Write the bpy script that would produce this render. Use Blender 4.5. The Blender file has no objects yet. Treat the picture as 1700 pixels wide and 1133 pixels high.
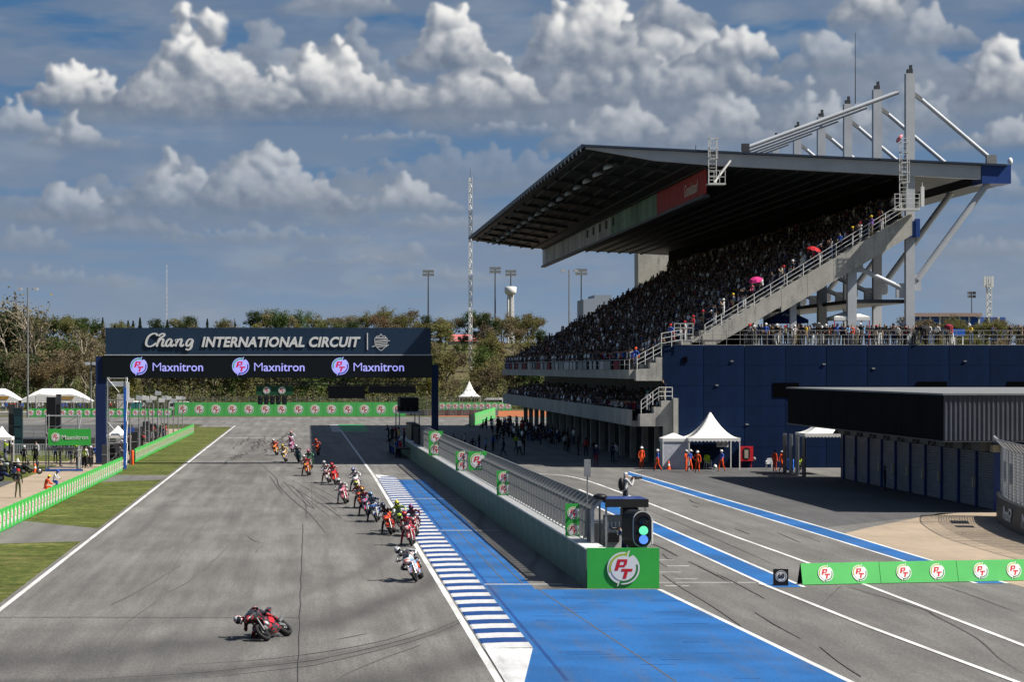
import bpy, bmesh, math, random
import numpy as np
from mathutils import Vector, Matrix, Euler

random.seed(7)
rng = np.random.default_rng(7)
R = math.radians
scene = bpy.context.scene

# ------------------------------------------------------------------ camera
FPX, VX, VY, CAMH = 4025.0, 512.0, 612.0, 8.0     # focal length in photo pixels, vanishing point of the straight
cam_data = bpy.data.cameras.new('camera')
cam_data.sensor_width = 36.0
cam_data.lens = FPX / 1700.0 * 36.0
cam_data.shift_x = (850.0 - VX) / 1700.0
cam_data.shift_y = -(566.5 - VY) / 1700.0
cam_data.clip_start = 1.0
cam_data.clip_end = 12000.0
cam = bpy.data.objects.new('camera', cam_data)
cam.location = (0, 0, CAMH)
cam.rotation_euler = (R(90), 0, 0)
scene.collection.objects.link(cam)
scene.camera = cam

# ------------------------------------------------------------------ sun
SUN_EL, SUN_OFF = 49.0, 16.0       # elevation; how far the sun stands behind the camera's right hand side
sun_dir = Vector((math.cos(R(SUN_EL)) * math.cos(R(SUN_OFF)), -math.cos(R(SUN_EL)) * math.sin(R(SUN_OFF)), math.sin(R(SUN_EL))))
sun_data = bpy.data.lights.new('sun', 'SUN')
sun_data.energy = 5.0
sun_data.angle = R(0.5)
sun_data.color = (1.0, 0.95, 0.87)
sun = bpy.data.objects.new('sun', sun_data)
sun.rotation_euler = sun_dir.to_track_quat('Z', 'Y').to_euler()
sun.location = (100, -20, 120)
scene.collection.objects.link(sun)

# ------------------------------------------------------------------ exposure
scene.view_settings.view_transform = 'Standard'
scene.view_settings.look = 'None'
scene.view_settings.exposure = 1.0
scene.view_settings.gamma = 1.0
scene.view_settings.use_curve_mapping = False

# ------------------------------------------------------------------ world: blue daylight overhead
world = bpy.data.worlds.new('World')
scene.world = world
world.use_nodes = True
wt = world.node_tree
sky = wt.nodes.new('ShaderNodeTexSky')
sky.sky_type = 'NISHITA'
sky.sun_disc = False
sky.sun_elevation = R(SUN_EL)
sky.sun_rotation = math.atan2(sun_dir.x, sun_dir.y)
sky.altitude = 100.0
sky.dust_density = 1.0
sky.ozone_density = 1.5
wt.links.new(sky.outputs[0], wt.nodes['Background'].inputs['Color'])
wt.nodes['Background'].inputs['Strength'].default_value = 0.05
scene.cycles.max_bounces = 6
scene.cycles.diffuse_bounces = 3
scene.cycles.glossy_bounces = 3
scene.cycles.transparent_max_bounces = 8


# ------------------------------------------------------------------ the lower sky all round: banks of cumulus on a wide ring, open overhead
def vnoise(x, y, seed):
    """Smooth value noise."""
    xi = np.floor(x).astype(np.int64)
    yi = np.floor(y).astype(np.int64)
    fx, fy = x - xi, y - yi
    fx = fx * fx * fx * (fx * (fx * 6 - 15) + 10)
    fy = fy * fy * fy * (fy * (fy * 6 - 15) + 10)

    def hsh(a, b):
        h = (a * 374761393 + b * 668265263 + seed * 974711) & 0x7fffffff
        h = ((h ^ (h >> 13)) * 1274126177) & 0x7fffffff
        return ((h ^ (h >> 16)) & 0xffff) / 65535.0
    a, b = hsh(xi, yi), hsh(xi + 1, yi)
    c, d = hsh(xi, yi + 1), hsh(xi + 1, yi + 1)
    return (a + (b - a) * fx) * (1 - fy) + (c + (d - c) * fx) * fy


def fbm(x, y, octv, seed, gain=0.5, billow=False):
    t, amp, tot = 0.0, 1.0, 0.0
    for k in range(octv):
        n = vnoise(x + 17.3 * k, y - 9.1 * k, seed + k)
        if billow:
            n = 1.0 - np.abs(2 * n - 1)
        t = t + n * amp
        tot += amp
        amp *= gain
        ca, sa = math.cos(0.6), math.sin(0.6)
        x, y = (x * ca - y * sa) * 2.03, (x * sa + y * ca) * 2.03
    return t / tot


CLOUDS = [  # left, right, base and top in photo px; brightness 0..1; haze 0..1
    (-80, 240, 474, 436, 0.5, 0.86), (560, 860, 470, 440, 0.5, 0.86), (820, 1040, 424, 384, 0.5, 0.8), (1520, 1780, 440, 396, 0.5, 0.8), (860, 1100, 360, 318, 0.55, 0.7), (250, 620, 404, 366, 0.55, 0.72), (-60, 110, 420, 362, 0.55, 0.72), (630, 720, 432, 396, 0.55, 0.78), (120, 330, 392, 338, 0.6, 0.62), (1540, 1760, 348, 288, 0.65, 0.55), (640, 800, 380, 350, 0.5, 0.75), (420, 700, 440, 418, 0.5, 0.85),
    (-80, 640, 372, 236, 0.30, 0.62), (560, 1010, 318, 222, 0.30, 0.68), (120, 790, 206, 10, 0.34, 0.50), (690, 1320, 224, 20, 0.32, 0.48), (1230, 1760, 236, 0, 0.34, 0.52),
    (30, 190, 372, 286, 0.75, 0.45), (170, 430, 350, 236, 0.8, 0.34), (330, 590, 346, 212, 0.85, 0.30), (545, 770, 352, 278, 0.8, 0.36), (1560, 1770, 276, 206, 0.75, 0.38),
    (1260, 1470, 262, 140, 0.7, 0.36), (900, 1150, 250, 148, 0.8, 0.28), (1080, 1290, 252, 136, 0.8, 0.28), (1440, 1600, 240, 150, 0.6, 0.5),
    (-40, 100, 232, 158, 0.8, 0.32), (50, 190, 248, 182, 0.8, 0.34), (1290, 1440, 140, 52, 0.65, 0.42), (1470, 1640, 112, 26, 0.65, 0.42), (760, 960, 226, 196, 0.6, 0.6), (560, 760, 236, 212, 0.55, 0.65),
    (900, 1310, 176, 20, 0.85, 0.14), (880, 1090, 120, -40, 1.0, 0.05), (1120, 1290, 122, 48, 0.9, 0.12), (1390, 1500, 66, -40, 1.0, 0.1), (1600, 1740, 200, 62, 1.0, 0.08),
    (660, 900, 182, 60, 0.95, 0.08), (680, 830, 120, -30, 1.0, 0.05), (60, 260, 184, 104, 0.9, 0.12), (36, 170, 176, 86, 1.0, 0.06), (430, 700, 184, 40, 1.0, 0.05), (205, 470, 186, -20, 1.0, 0.03), (1040, 1180, 60, -30, 0.8, 0.2), (470, 660, 20, -60, 0.6, 0.4)]


def sstep(x, lo, hi):
    t = np.clip((x - lo) / (hi - lo), 0, 1)
    return t * t * (3 - 2 * t)


def cloud_puffs(rnd, w, h, n):
    """Heaped puffs over a flat base: (x, y, depth, radius) with x from -w to w and y from 0 up to h."""
    out = []
    tow = [(rnd.uniform(-0.75, 0.75), rnd.uniform(0.6, 1.0), rnd.uniform(0.30, 0.6)) for _ in range(max(2, int(w / max(h, 1) * 2.2)))]
    tow[0] = (rnd.uniform(-0.25, 0.25), 1.0, 0.52)

    def env(x):
        e = 0.52 * max(0.0, 1 - x * x) ** 0.6
        for (c, a, s_) in tow:
            e = max(e, a * math.exp(-abs((x - c) / s_) ** 3.2) * max(0.0, 1 - x * x) ** 0.25)
        return e * h * (0.86 + 0.16 * math.sin(x * 17 + w) + 0.10 * math.sin(x * 41 + 2 * w))
    for k in range(n):
        x = rnd.uniform(-0.97, 0.97)
        e = env(x)
        t = rnd.random() ** 0.75
        y = e * t * 0.9
        r = h * rnd.uniform(0.10, 0.30) * (1.2 - 0.6 * t) * (0.6 + 0.4 * (1 - abs(x)))
        r = max(r, 3.0, 0.085 * h)
        out.append((x * w, max(y - r * 0.55, r * 0.2), rnd.uniform(-0.3, 0.3) * h * (1 - 0.5 * t), r))
        for _ in range(2 if r > 7 else 0):              # small knobs on the skin of the larger puffs
            a = rnd.uniform(-0.3, math.pi + 0.3)
            r2 = r * rnd.uniform(0.30, 0.5)
            out.append((x * w + math.cos(a) * r * 0.72, max(y - r * 0.55, r * 0.2) + math.sin(a) * r * 0.72, out[-1][2] + r * 0.25, r2))
    return out


def sky_colour(az, v, front, step, clouds):
    """Colours of the lower sky on a grid of bearings az (radians) and heights v (photo px above the horizon)."""
    u = az * FPX
    U = np.tan(az) * FPX if front else u
    e = np.sqrt(np.clip(v / 620.0, 0, 1))[..., None]
    blue = np.array([0.285, 0.360, 0.450]) * (1 - e) + np.array([0.058, 0.155, 0.315]) * e
    band = sstep(fbm(u / 280, v / 30, 5, 91, 0.55), 0.36, 0.62)[..., None] * 0.6
    veil = sstep(fbm(u / 230, v / 85, 5, 101, 0.55), 0.40, 0.64)[..., None] * 0.62
    grey = np.array([0.255, 0.310, 0.395]) * (1 - e) + np.array([0.165, 0.218, 0.310]) * e
    pale = np.array([0.300, 0.350, 0.420]) * (1 - e) + np.array([0.240, 0.290, 0.365]) * e
    col = blue * (1 - band) + grey * band
    wis = sstep(fbm(u / 90, v / 30, 5, 111, 0.5), 0.30, 0.75)[..., None]
    vc = grey * (1 - wis) + pale * wis
    col = col * (1 - veil) + vc * veil
    hazy = col.copy()
    clouds = [(c_[0], c_[1], c_[2], c_[3], c_[4] * (0.94 if c_[2] < 215 else 0.85), min(0.9, c_[5] + (0.04 if c_[2] < 215 else 0.14))) for c_ in clouds]
    wx = (fbm(u / 48, v / 40, 4, 11) - 0.5) * 34 + (fbm(u / 13, v / 11, 3, 31) - 0.5) * 9
    wy = (fbm(u / 48, v / 40, 4, 21) - 0.5) * 20 + (fbm(u / 13, v / 11, 3, 41) - 0.5) * 8
    fine = fbm(u / 15, v / 12, 5, 81, 0.6) - 0.5
    X, Y = U + wx, v + wy
    u0, v0 = U[0, 0], v[0, 0]
    sun2 = np.array([0.50, 0.62, 0.60])
    for ci, (x0, x1, by, ty, br, hz) in enumerate(clouds):
        cx, w = (x0 + x1) / 2 - VX, (x1 - x0) / 2
        base, h = VY - by, by - ty
        pad = 34
        sel_x = (U[0] > cx - w * 1.1 - pad) & (U[0] < cx + w * 1.1 + pad)
        sel_y = (v[:, 0] > base - pad) & (v[:, 0] < base + h * 1.35 + pad)
        if not sel_x.any() or not sel_y.any():
            continue
        xa, xb = np.argmax(sel_x), len(sel_x) - np.argmax(sel_x[::-1])
        ya, yb = np.argmax(sel_y), len(sel_y) - np.argmax(sel_y[::-1])
        XX, YY = X[ya:yb, xa:xb] - cx, Y[ya:yb, xa:xb] - base
        Hm = np.full(XX.shape, -h * 1.0)
        S = np.zeros(XX.shape)
        rnd = random.Random(171 + ci)
        us = U[0, xa:xb] - cx
        vs_ = v[ya:yb, 0] - base
        for (px, py, pz, r) in cloud_puffs(rnd, w, h, int(80 + w * 0.55) if front else 60):
            ia, ib = np.searchsorted(us, px - r - 22), np.searchsorted(us, px + r + 22)
            ja, jb = np.searchsorted(vs_, py - r - 20), np.searchsorted(vs_, py + r + 20)
            if ib <= ia or jb <= ja:
                continue
            d2 = ((XX[ja:jb, ia:ib] - px) ** 2 + (YY[ja:jb, ia:ib] - py) ** 2) / (r * r)
            z = np.where(d2 < 1, pz + r * np.sqrt(np.maximum(1 - d2, 0)), -h)
            Hm[ja:jb, ia:ib] = np.maximum(Hm[ja:jb, ia:ib], z)
            S[ja:jb, ia:ib] = np.maximum(S[ja:jb, ia:ib], np.clip(1 - d2, 0, 1))
        f = fine[ya:yb, xa:xb]
        Hs = Hm + f * 9

        def blur(A, k):
            for _ in range(k):
                A = (A + np.roll(A, 1, 0) + np.roll(A, -1, 0) + np.roll(A, 1, 1) + np.roll(A, -1, 1)) / 5
            return A
        sm = blur(Hs, 4)
        big = blur(Hm, 26)
        gy, gx = np.gradient(sm, step)
        by_, bx_ = np.gradient(big, step)
        gx, gy = np.clip(gx, -1.6, 1.6) * 0.38 + np.clip(bx_, -2, 2) * 0.6, np.clip(gy, -1.6, 1.6) * 0.38 + np.clip(by_, -2, 2) * 0.6
        nl = 1 / np.sqrt(gx * gx + gy * gy + 1)
        lam = np.clip((-gx * sun2[0] - gy * sun2[1] + sun2[2]) * nl, 0, 1)
        hr = np.clip((v[ya:yb, xa:xb] - base) / h, 0, 1.2)
        light = lam ** 1.5 * (0.22 + 0.78 * sstep(hr + f * 0.25, 0.02, 0.62)) * br * 1.02 + 0.12 * hr
        light = np.clip(blur(light, 3) + f * 0.12, 0, 1)[..., None]
        cover = blur(S, 4)
        a = sstep(cover + f * 0.9 * np.minimum(cover * 3, 0.5), 0.0, 0.74) * sstep(v[ya:yb, xa:xb] - base + wy[ya:yb, xa:xb] * 0.35, -16, 16)
        a = (a * (1 - 0.25 * hz))[..., None]
        dark = np.array([0.145, 0.186, 0.258])
        lite = np.array([0.93, 0.915, 0.88])
        c_ = dark * (1 - light) + lite * light
        hzc = hazy[ya:yb, xa:xb]
        lum = np.array([0.30, 0.345, 0.415])
        c_ = c_ * (1 - hz) + (hzc * 0.45 + lum * (0.40 + 0.28 * light) ) * hz
        col[ya:yb, xa:xb] = col[ya:yb, xa:xb] * (1 - a) + c_ * a
    return col


def sky_ring():
    RAD = 4800.0
    tops = 4025 * math.tan(R(36))
    secs = []
    u_f = np.arange(-640, 1341, 2.0)
    secs.append((np.arctan(u_f / FPX), np.concatenate([np.arange(-60, 70, 26.0), np.arange(70, 634, 2.0)]), 2.0, True))
    a0, a1 = math.atan(-640 / FPX), math.atan(1340 / FPX)
    secs.append((np.linspace(a0, a1, 100), np.linspace(632, tops, 110), 20.0, True))
    secs.append((np.linspace(a1, a0 + 2 * math.pi, 560), np.linspace(-60, tops, 130), 40.0, False))
    rnd = random.Random(8)
    high, rest = [], []
    for k in range(26):            # banks higher up and all round, of the same kind
        w, x = rnd.uniform(160, 420), rnd.uniform(-300, 1900)
        y = rnd.uniform(-2200, -60)
        high.append((x - w, x + w, y, y - w * rnd.uniform(0.3, 0.6), rnd.uniform(0.8, 1), rnd.uniform(0.05, 0.3)))
    for k in range(150):
        t = rnd.random()
        w, x = rnd.uniform(150, 480), rnd.uniform(0, 2 * math.pi) * FPX + VX
        y = 420 - 2600 * t ** 1.4
        rest.append((x - w, x + w, y, y - w * rnd.uniform(0.25, 0.55), rnd.uniform(0.7, 1), max(0.05, 0.6 - t)))
    V, F, C = [], [], []
    base = 0
    for si, (azs, vs_, step, front) in enumerate(secs):
        A, W = np.meshgrid(azs, vs_)
        Aw = np.where(A > math.pi, A - 2 * math.pi, A)
        col = sky_colour(A, W, front, step, (CLOUDS, high, rest)[si])
        V.append(np.stack([RAD * np.sin(A), RAD * np.cos(A), CAMH + RAD / np.cos(np.clip(Aw, -0.4, 0.4)) * W / FPX], -1).reshape(-1, 3))
        C.append(col.reshape(-1, 3))
        h, w = A.shape
        i = np.arange(h * w).reshape(h, w)
        F.append(np.stack([i[:-1, :-1], i[:-1, 1:], i[1:, 1:], i[1:, :-1]], -1).reshape(-1, 4) + base)
        base += h * w
    V, F, C = np.concatenate(V), np.concatenate(F), np.concatenate(C)
    me = bpy.data.meshes.new('sky')
    me.vertices.add(len(V))
    me.vertices.foreach_set('co', V.astype(np.float32).ravel())
    me.loops.add(F.size)
    me.loops.foreach_set('vertex_index', F.astype(np.int32).ravel())
    me.polygons.add(len(F))
    me.polygons.foreach_set('loop_start', np.arange(0, F.size, 4, dtype=np.int32))
    me.polygons.foreach_set('loop_total', np.full(len(F), 4, dtype=np.int32))
    ca = me.color_attributes.new('air', 'FLOAT_COLOR', 'POINT')
    ca.data.foreach_set('color', np.concatenate([C, np.ones((len(C), 1))], 1).astype(np.float32).ravel())
    me.update()
    m = bpy.data.materials.new('cloudy_sky')
    m.use_nodes = True
    nt = m.node_tree
    nt.nodes.clear()
    at_ = nt.nodes.new('ShaderNodeAttribute')
    at_.attribute_name = 'air'
    em = nt.nodes.new('ShaderNodeEmission')
    em.inputs['Strength'].default_value = SKY_GAIN
    out = nt.nodes.new('ShaderNodeOutputMaterial')
    nt.links.new(at_.outputs['Color'], em.inputs['Color'])
    nt.links.new(em.outputs[0], out.inputs['Surface'])
    m.cycles.emission_sampling = 'NONE'
    me.materials.append(m)
    o = bpy.data.objects.new('sky', me)
    o['kind'] = 'structure'
    scene.collection.objects.link(o)


SKY_GAIN = 0.52
sky_ring()

# ------------------------------------------------------------------ helpers
COL = scene.collection


def gp(px, py, h=0.0):
    """The point at height h that lies on the sight line of photo pixel (px, py)."""
    Y = FPX * (CAMH - h) / (py - VY)
    return Vector(((px - VX) * Y / FPX, Y, h))


def at(px, py, Y):
    return Vector(((px - VX) * Y / FPX, Y, CAMH - (py - VY) * Y / FPX))


def tag(o, label=None, cat=None, group=None, kind=None):
    if label: o['label'] = label
    if cat: o['category'] = cat
    if group: o['group'] = group
    if kind: o['kind'] = kind
    return o


def empty(name, loc=(0, 0, 0), rz=0.0, label=None, cat=None, group=None):
    o = bpy.data.objects.new(name, None)
    o.empty_display_size = 0.3
    o.location = loc
    o.rotation_euler = (0, 0, rz)
    COL.objects.link(o)
    return tag(o, label, cat, group)


def link(name, me, parent=None, loc=(0, 0, 0), rot=(0, 0, 0), scale=(1, 1, 1)):
    o = bpy.data.objects.new(name, me)
    o.location = loc
    o.rotation_euler = rot
    o.scale = scale
    o.parent = parent
    COL.objects.link(o)
    return o


KIDS = {}


def copy_tree(o, parent=None):
    c = o.copy()
    COL.objects.link(c)
    c.parent = parent
    for ch in list(o.children):
        copy_tree(ch, c)
    return c


def recolor(o, swap):
    """Give one copy its own colours: swap maps a material name to another material (slots are linked to the object)."""
    for s in o.material_slots:
        m = s.material
        if m and m.name in swap:
            s.link = 'OBJECT'
            s.material = swap[m.name]
    for ch in o.children:
        recolor(ch, swap)


class MB:
    def __init__(self):
        self.v, self.f, self.m, self.s = [], [], [], []

    def add(self, vs, fs, m=0, smooth=False):
        b = len(self.v)
        self.v += [tuple(p) for p in vs]
        for f in fs:
            self.f.append([b + i for i in f])
            self.m.append(m)
            self.s.append(smooth)
        return self

    def quad(self, a, b, c, d, m=0):
        return self.add([a, b, c, d], [[0, 1, 2, 3]], m)

    def poly(self, pts, m=0):
        return self.add(pts, [list(range(len(pts)))], m)

    def box(self, x0, x1, y0, y1, z0, z1, m=0):
        v = [(x0, y0, z0), (x1, y0, z0), (x1, y1, z0), (x0, y1, z0), (x0, y0, z1), (x1, y0, z1), (x1, y1, z1), (x0, y1, z1)]
        return self.add(v, [[3, 2, 1, 0], [4, 5, 6, 7], [0, 1, 5, 4], [1, 2, 6, 5], [2, 3, 7, 6], [3, 0, 4, 7]], m)

    def prism(self, pts, d, m=0):
        """Flat polygon pts (3-D) pushed along vector d."""
        n = len(pts)
        d = Vector(d)
        a = [Vector(p) for p in pts]
        b = [p + d for p in a]
        fs = [list(range(n))[::-1], list(range(n, 2 * n))]
        for i in range(n):
            j = (i + 1) % n
            fs.append([i, j, n + j, n + i])
        return self.add(a + b, fs, m)

    def bar(self, p, q, w, h=None, m=0, up=(0, 0, 1)):
        """Rectangular bar from p to q, w wide across, h along up."""
        h = w if h is None else h
        p, q = Vector(p), Vector(q)
        d = (q - p).normalized()
        u = Vector(up)
        if abs(d.dot(u)) > 0.98:
            u = Vector((0, 1, 0))
        s = d.cross(u).normalized() * (w / 2)
        t = s.cross(d).normalized() * (h / 2)
        v = [p - s - t, p + s - t, p + s + t, p - s + t, q - s - t, q + s - t, q + s + t, q - s + t]
        return self.add(v, [[3, 2, 1, 0], [4, 5, 6, 7], [0, 1, 5, 4], [1, 2, 6, 5], [2, 3, 7, 6], [3, 0, 4, 7]], m)

    def tube(self, p, q, r0, r1=None, n=8, m=0, cap=True):
        r1 = r0 if r1 is None else r1
        p, q = Vector(p), Vector(q)
        d = (q - p).normalized()
        u = Vector((0, 0, 1)) if abs(d.z) < 0.9 else Vector((1, 0, 0))
        s = d.cross(u).normalized()
        t = s.cross(d).normalized()
        vs, fs = [], []
        for k in range(n):
            a = 2 * math.pi * k / n
            vs.append(p + (s * math.cos(a) + t * math.sin(a)) * r0)
        for k in range(n):
            a = 2 * math.pi * k / n
            vs.append(q + (s * math.cos(a) + t * math.sin(a)) * r1)
        for k in range(n):
            j = (k + 1) % n
            fs.append([k, n + k, n + j, j])
        self.add(vs, fs, m, True)
        if cap:
            self.add(vs[:n], [list(range(n))], m)
            self.add(vs[n:], [list(range(n))[::-1]], m)
        return self

    def path(self, pts, r, n=6, m=0):
        for a, b in zip(pts[:-1], pts[1:]):
            self.tube(a, b, r, r, n, m)
        return self

    def loft(self, rings, m=0, smooth=True, cap=True):
        n = len(rings[0])
        vs = [p for r in rings for p in r]
        fs = []
        for i in range(len(rings) - 1):
            for k in range(n):
                j = (k + 1) % n
                fs.append([i * n + k, i * n + j, (i + 1) * n + j, (i + 1) * n + k])
        self.add(vs, fs, m, smooth)
        if cap:
            self.add(rings[0], [list(range(n))[::-1]], m)
            self.add(rings[-1], [list(range(n))], m)
        return self

    def lathe(self, prof, n=16, m=0, axis='z', c=(0, 0, 0), smooth=True):
        """prof: (radius, along) pairs, turned round an axis through c."""
        c = Vector(c)
        rings = []
        for (r, z) in prof:
            ring = []
            for k in range(n):
                a = 2 * math.pi * k / n
                if axis == 'z':
                    ring.append(c + Vector((r * math.cos(a), r * math.sin(a), z)))
                elif axis == 'x':
                    ring.append(c + Vector((z, r * math.cos(a), r * math.sin(a))))
                else:
                    ring.append(c + Vector((r * math.cos(a), z, -r * math.sin(a))))
            rings.append(ring)
        return self.loft(rings, m, smooth, False)

    def ball(self, c, rx, ry, rz, nu=8, nv=6, m=0):
        c = Vector(c)
        rings = []
        for i in range(nv + 1):
            t = -math.pi / 2 + math.pi * i / nv
            r = max(math.cos(t), 0.03)
            rings.append([c + Vector((rx * r * math.cos(2 * math.pi * k / nu), ry * r * math.sin(2 * math.pi * k / nu), rz * math.sin(t))) for k in range(nu)])
        return self.loft(rings, m, True, True)

    def mesh(self, name, mats):
        me = bpy.data.meshes.new(name)
        me.from_pydata([tuple(p) for p in self.v], [], self.f)
        mats = mats if isinstance(mats, (list, tuple)) else [mats]
        for mm in mats:
            me.materials.append(mm)
        me.polygons.foreach_set('material_index', self.m)
        me.polygons.foreach_set('use_smooth', self.s)
        me.update()
        return me

    def build(self, name, mats, parent=None, loc=(0, 0, 0), rot=(0, 0, 0)):
        return link(name, self.mesh(name, mats), parent, loc, rot)


# ------------------------------------------------------------------ materials
MATS = {}
ALB = 0.70          # the exposure below is set for these surface colours


def mat(name, col, rough=0.6, metal=0.0, var=0.12, scale=1.5, bump=0.0, bscale=30.0, spec=0.25, emit=None, estr=0.0, coat=0.0, stretch=None):
    if name in MATS:
        return MATS[name]
    m = bpy.data.materials.new(name)
    m.use_nodes = True
    nt = m.node_tree
    b = nt.nodes['Principled BSDF']
    b.inputs['Roughness'].default_value = rough
    b.inputs['Metallic'].default_value = metal
    b.inputs['Specular IOR Level'].default_value = spec
    b.inputs['Coat Weight'].default_value = coat
    c = (col[0] * ALB, col[1] * ALB, col[2] * ALB, 1)
    tcn = nt.nodes.new('ShaderNodeTexCoord')
    vec = tcn.outputs['Object']
    if stretch:
        mp = nt.nodes.new('ShaderNodeMapping')
        mp.inputs['Scale'].default_value = stretch
        nt.links.new(vec, mp.inputs['Vector'])
        vec = mp.outputs[0]
    if var > 0:
        nz = nt.nodes.new('ShaderNodeTexNoise')
        nz.inputs['Scale'].default_value = scale
        nz.inputs['Detail'].default_value = 6
        nz.inputs['Roughness'].default_value = 0.65
        nt.links.new(vec, nz.inputs['Vector'])
        mr = nt.nodes.new('ShaderNodeMapRange')
        mr.inputs[1].default_value = 0.3
        mr.inputs[2].default_value = 0.7
        mr.inputs[3].default_value = 1 - var
        mr.inputs[4].default_value = 1 + var
        nt.links.new(nz.outputs[0], mr.inputs[0])
        mx = nt.nodes.new('ShaderNodeVectorMath')
        mx.operation = 'SCALE'
        mx.inputs[0].default_value = c[:3]
        nt.links.new(mr.outputs[0], mx.inputs['Scale'])
        nt.links.new(mx.outputs[0], b.inputs['Base Color'])
    else:
        b.inputs['Base Color'].default_value = c
    if bump > 0:
        nb = nt.nodes.new('ShaderNodeTexNoise')
        nb.inputs['Scale'].default_value = bscale
        nb.inputs['Detail'].default_value = 4
        nt.links.new(vec, nb.inputs['Vector'])
        bp = nt.nodes.new('ShaderNodeBump')
        bp.inputs['Strength'].default_value = bump
        bp.inputs['Distance'].default_value = 0.02
        nt.links.new(nb.outputs[0], bp.inputs['Height'])
        nt.links.new(bp.outputs[0], b.inputs['Normal'])
    if emit:
        b.inputs['Emission Color'].default_value = (emit[0], emit[1], emit[2], 1)
        b.inputs['Emission Strength'].default_value = estr
    MATS[name] = m
    return m


class NT:
    """Small node-tree writer for the hand-made surface materials."""
    def __init__(self, name, rough=0.85, spec=0.3):
        self.m = bpy.data.materials.new(name)
        self.m.use_nodes = True
        MATS[name] = self.m
        self.t = self.m.node_tree
        self.b = self.t.nodes['Principled BSDF']
        self.b.inputs['Roughness'].default_value = rough
        self.b.inputs['Specular IOR Level'].default_value = spec
        self.co = self.t.nodes.new('ShaderNodeTexCoord').outputs['Object']

    def set(self, s, v):
        if isinstance(v, bpy.types.NodeSocket):
            self.t.links.new(v, s)
        else:
            s.default_value = v

    def noise(self, scale=1.0, detail=5, rough=0.6, stretch=(1, 1, 1), off=(0, 0, 0)):
        mp = self.t.nodes.new('ShaderNodeMapping')
        mp.inputs['Scale'].default_value = stretch
        mp.inputs['Location'].default_value = off
        self.t.links.new(self.co, mp.inputs['Vector'])
        n = self.t.nodes.new('ShaderNodeTexNoise')
        n.inputs['Scale'].default_value = scale
        n.inputs['Detail'].default_value = detail
        n.inputs['Roughness'].default_value = rough
        self.t.links.new(mp.outputs[0], n.inputs['Vector'])
        return n.outputs[0]

    def ramp(self, x, lo, hi, a=0.0, b=1.0):
        n = self.t.nodes.new('ShaderNodeMapRange')
        n.interpolation_type = 'SMOOTHSTEP'
        self.set(n.inputs[0], x)
        n.inputs[1].default_value = lo
        n.inputs[2].default_value = hi
        n.inputs[3].default_value = a
        n.inputs[4].default_value = b
        return n.outputs[0]

    def math(self, op, a, b):
        n = self.t.nodes.new('ShaderNodeMath')
        n.operation = op
        self.set(n.inputs[0], a)
        self.set(n.inputs[1], b)
        return n.outputs[0]

    def mix(self, f, a, b):
        n = self.t.nodes.new('ShaderNodeMix')
        n.data_type = 'RGBA'
        self.set(n.inputs[0], f)
        self.set(n.inputs[6], a if isinstance(a, bpy.types.NodeSocket) else (a[0], a[1], a[2], 1))
        self.set(n.inputs[7], b if isinstance(b, bpy.types.NodeSocket) else (b[0], b[1], b[2], 1))
        return n.outputs[2]

    def scale(self, col, f):
        n = self.t.nodes.new('ShaderNodeVectorMath')
        n.operation = 'SCALE'
        self.set(n.inputs[0], col if isinstance(col, bpy.types.NodeSocket) else col[:3])
        self.set(n.inputs['Scale'], f)
        return n.outputs[0]

    def color(self, c):
        c = self.scale(c, ALB)
        self.set(self.b.inputs['Base Color'], c)

    def bump(self, h, strength=0.3, dist=0.02):
        n = self.t.nodes.new('ShaderNodeBump')
        n.inputs['Strength'].default_value = strength
        n.inputs['Distance'].default_value = dist
        self.t.links.new(h, n.inputs['Height'])
        self.t.links.new(n.outputs[0], self.b.inputs['Normal'])


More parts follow.
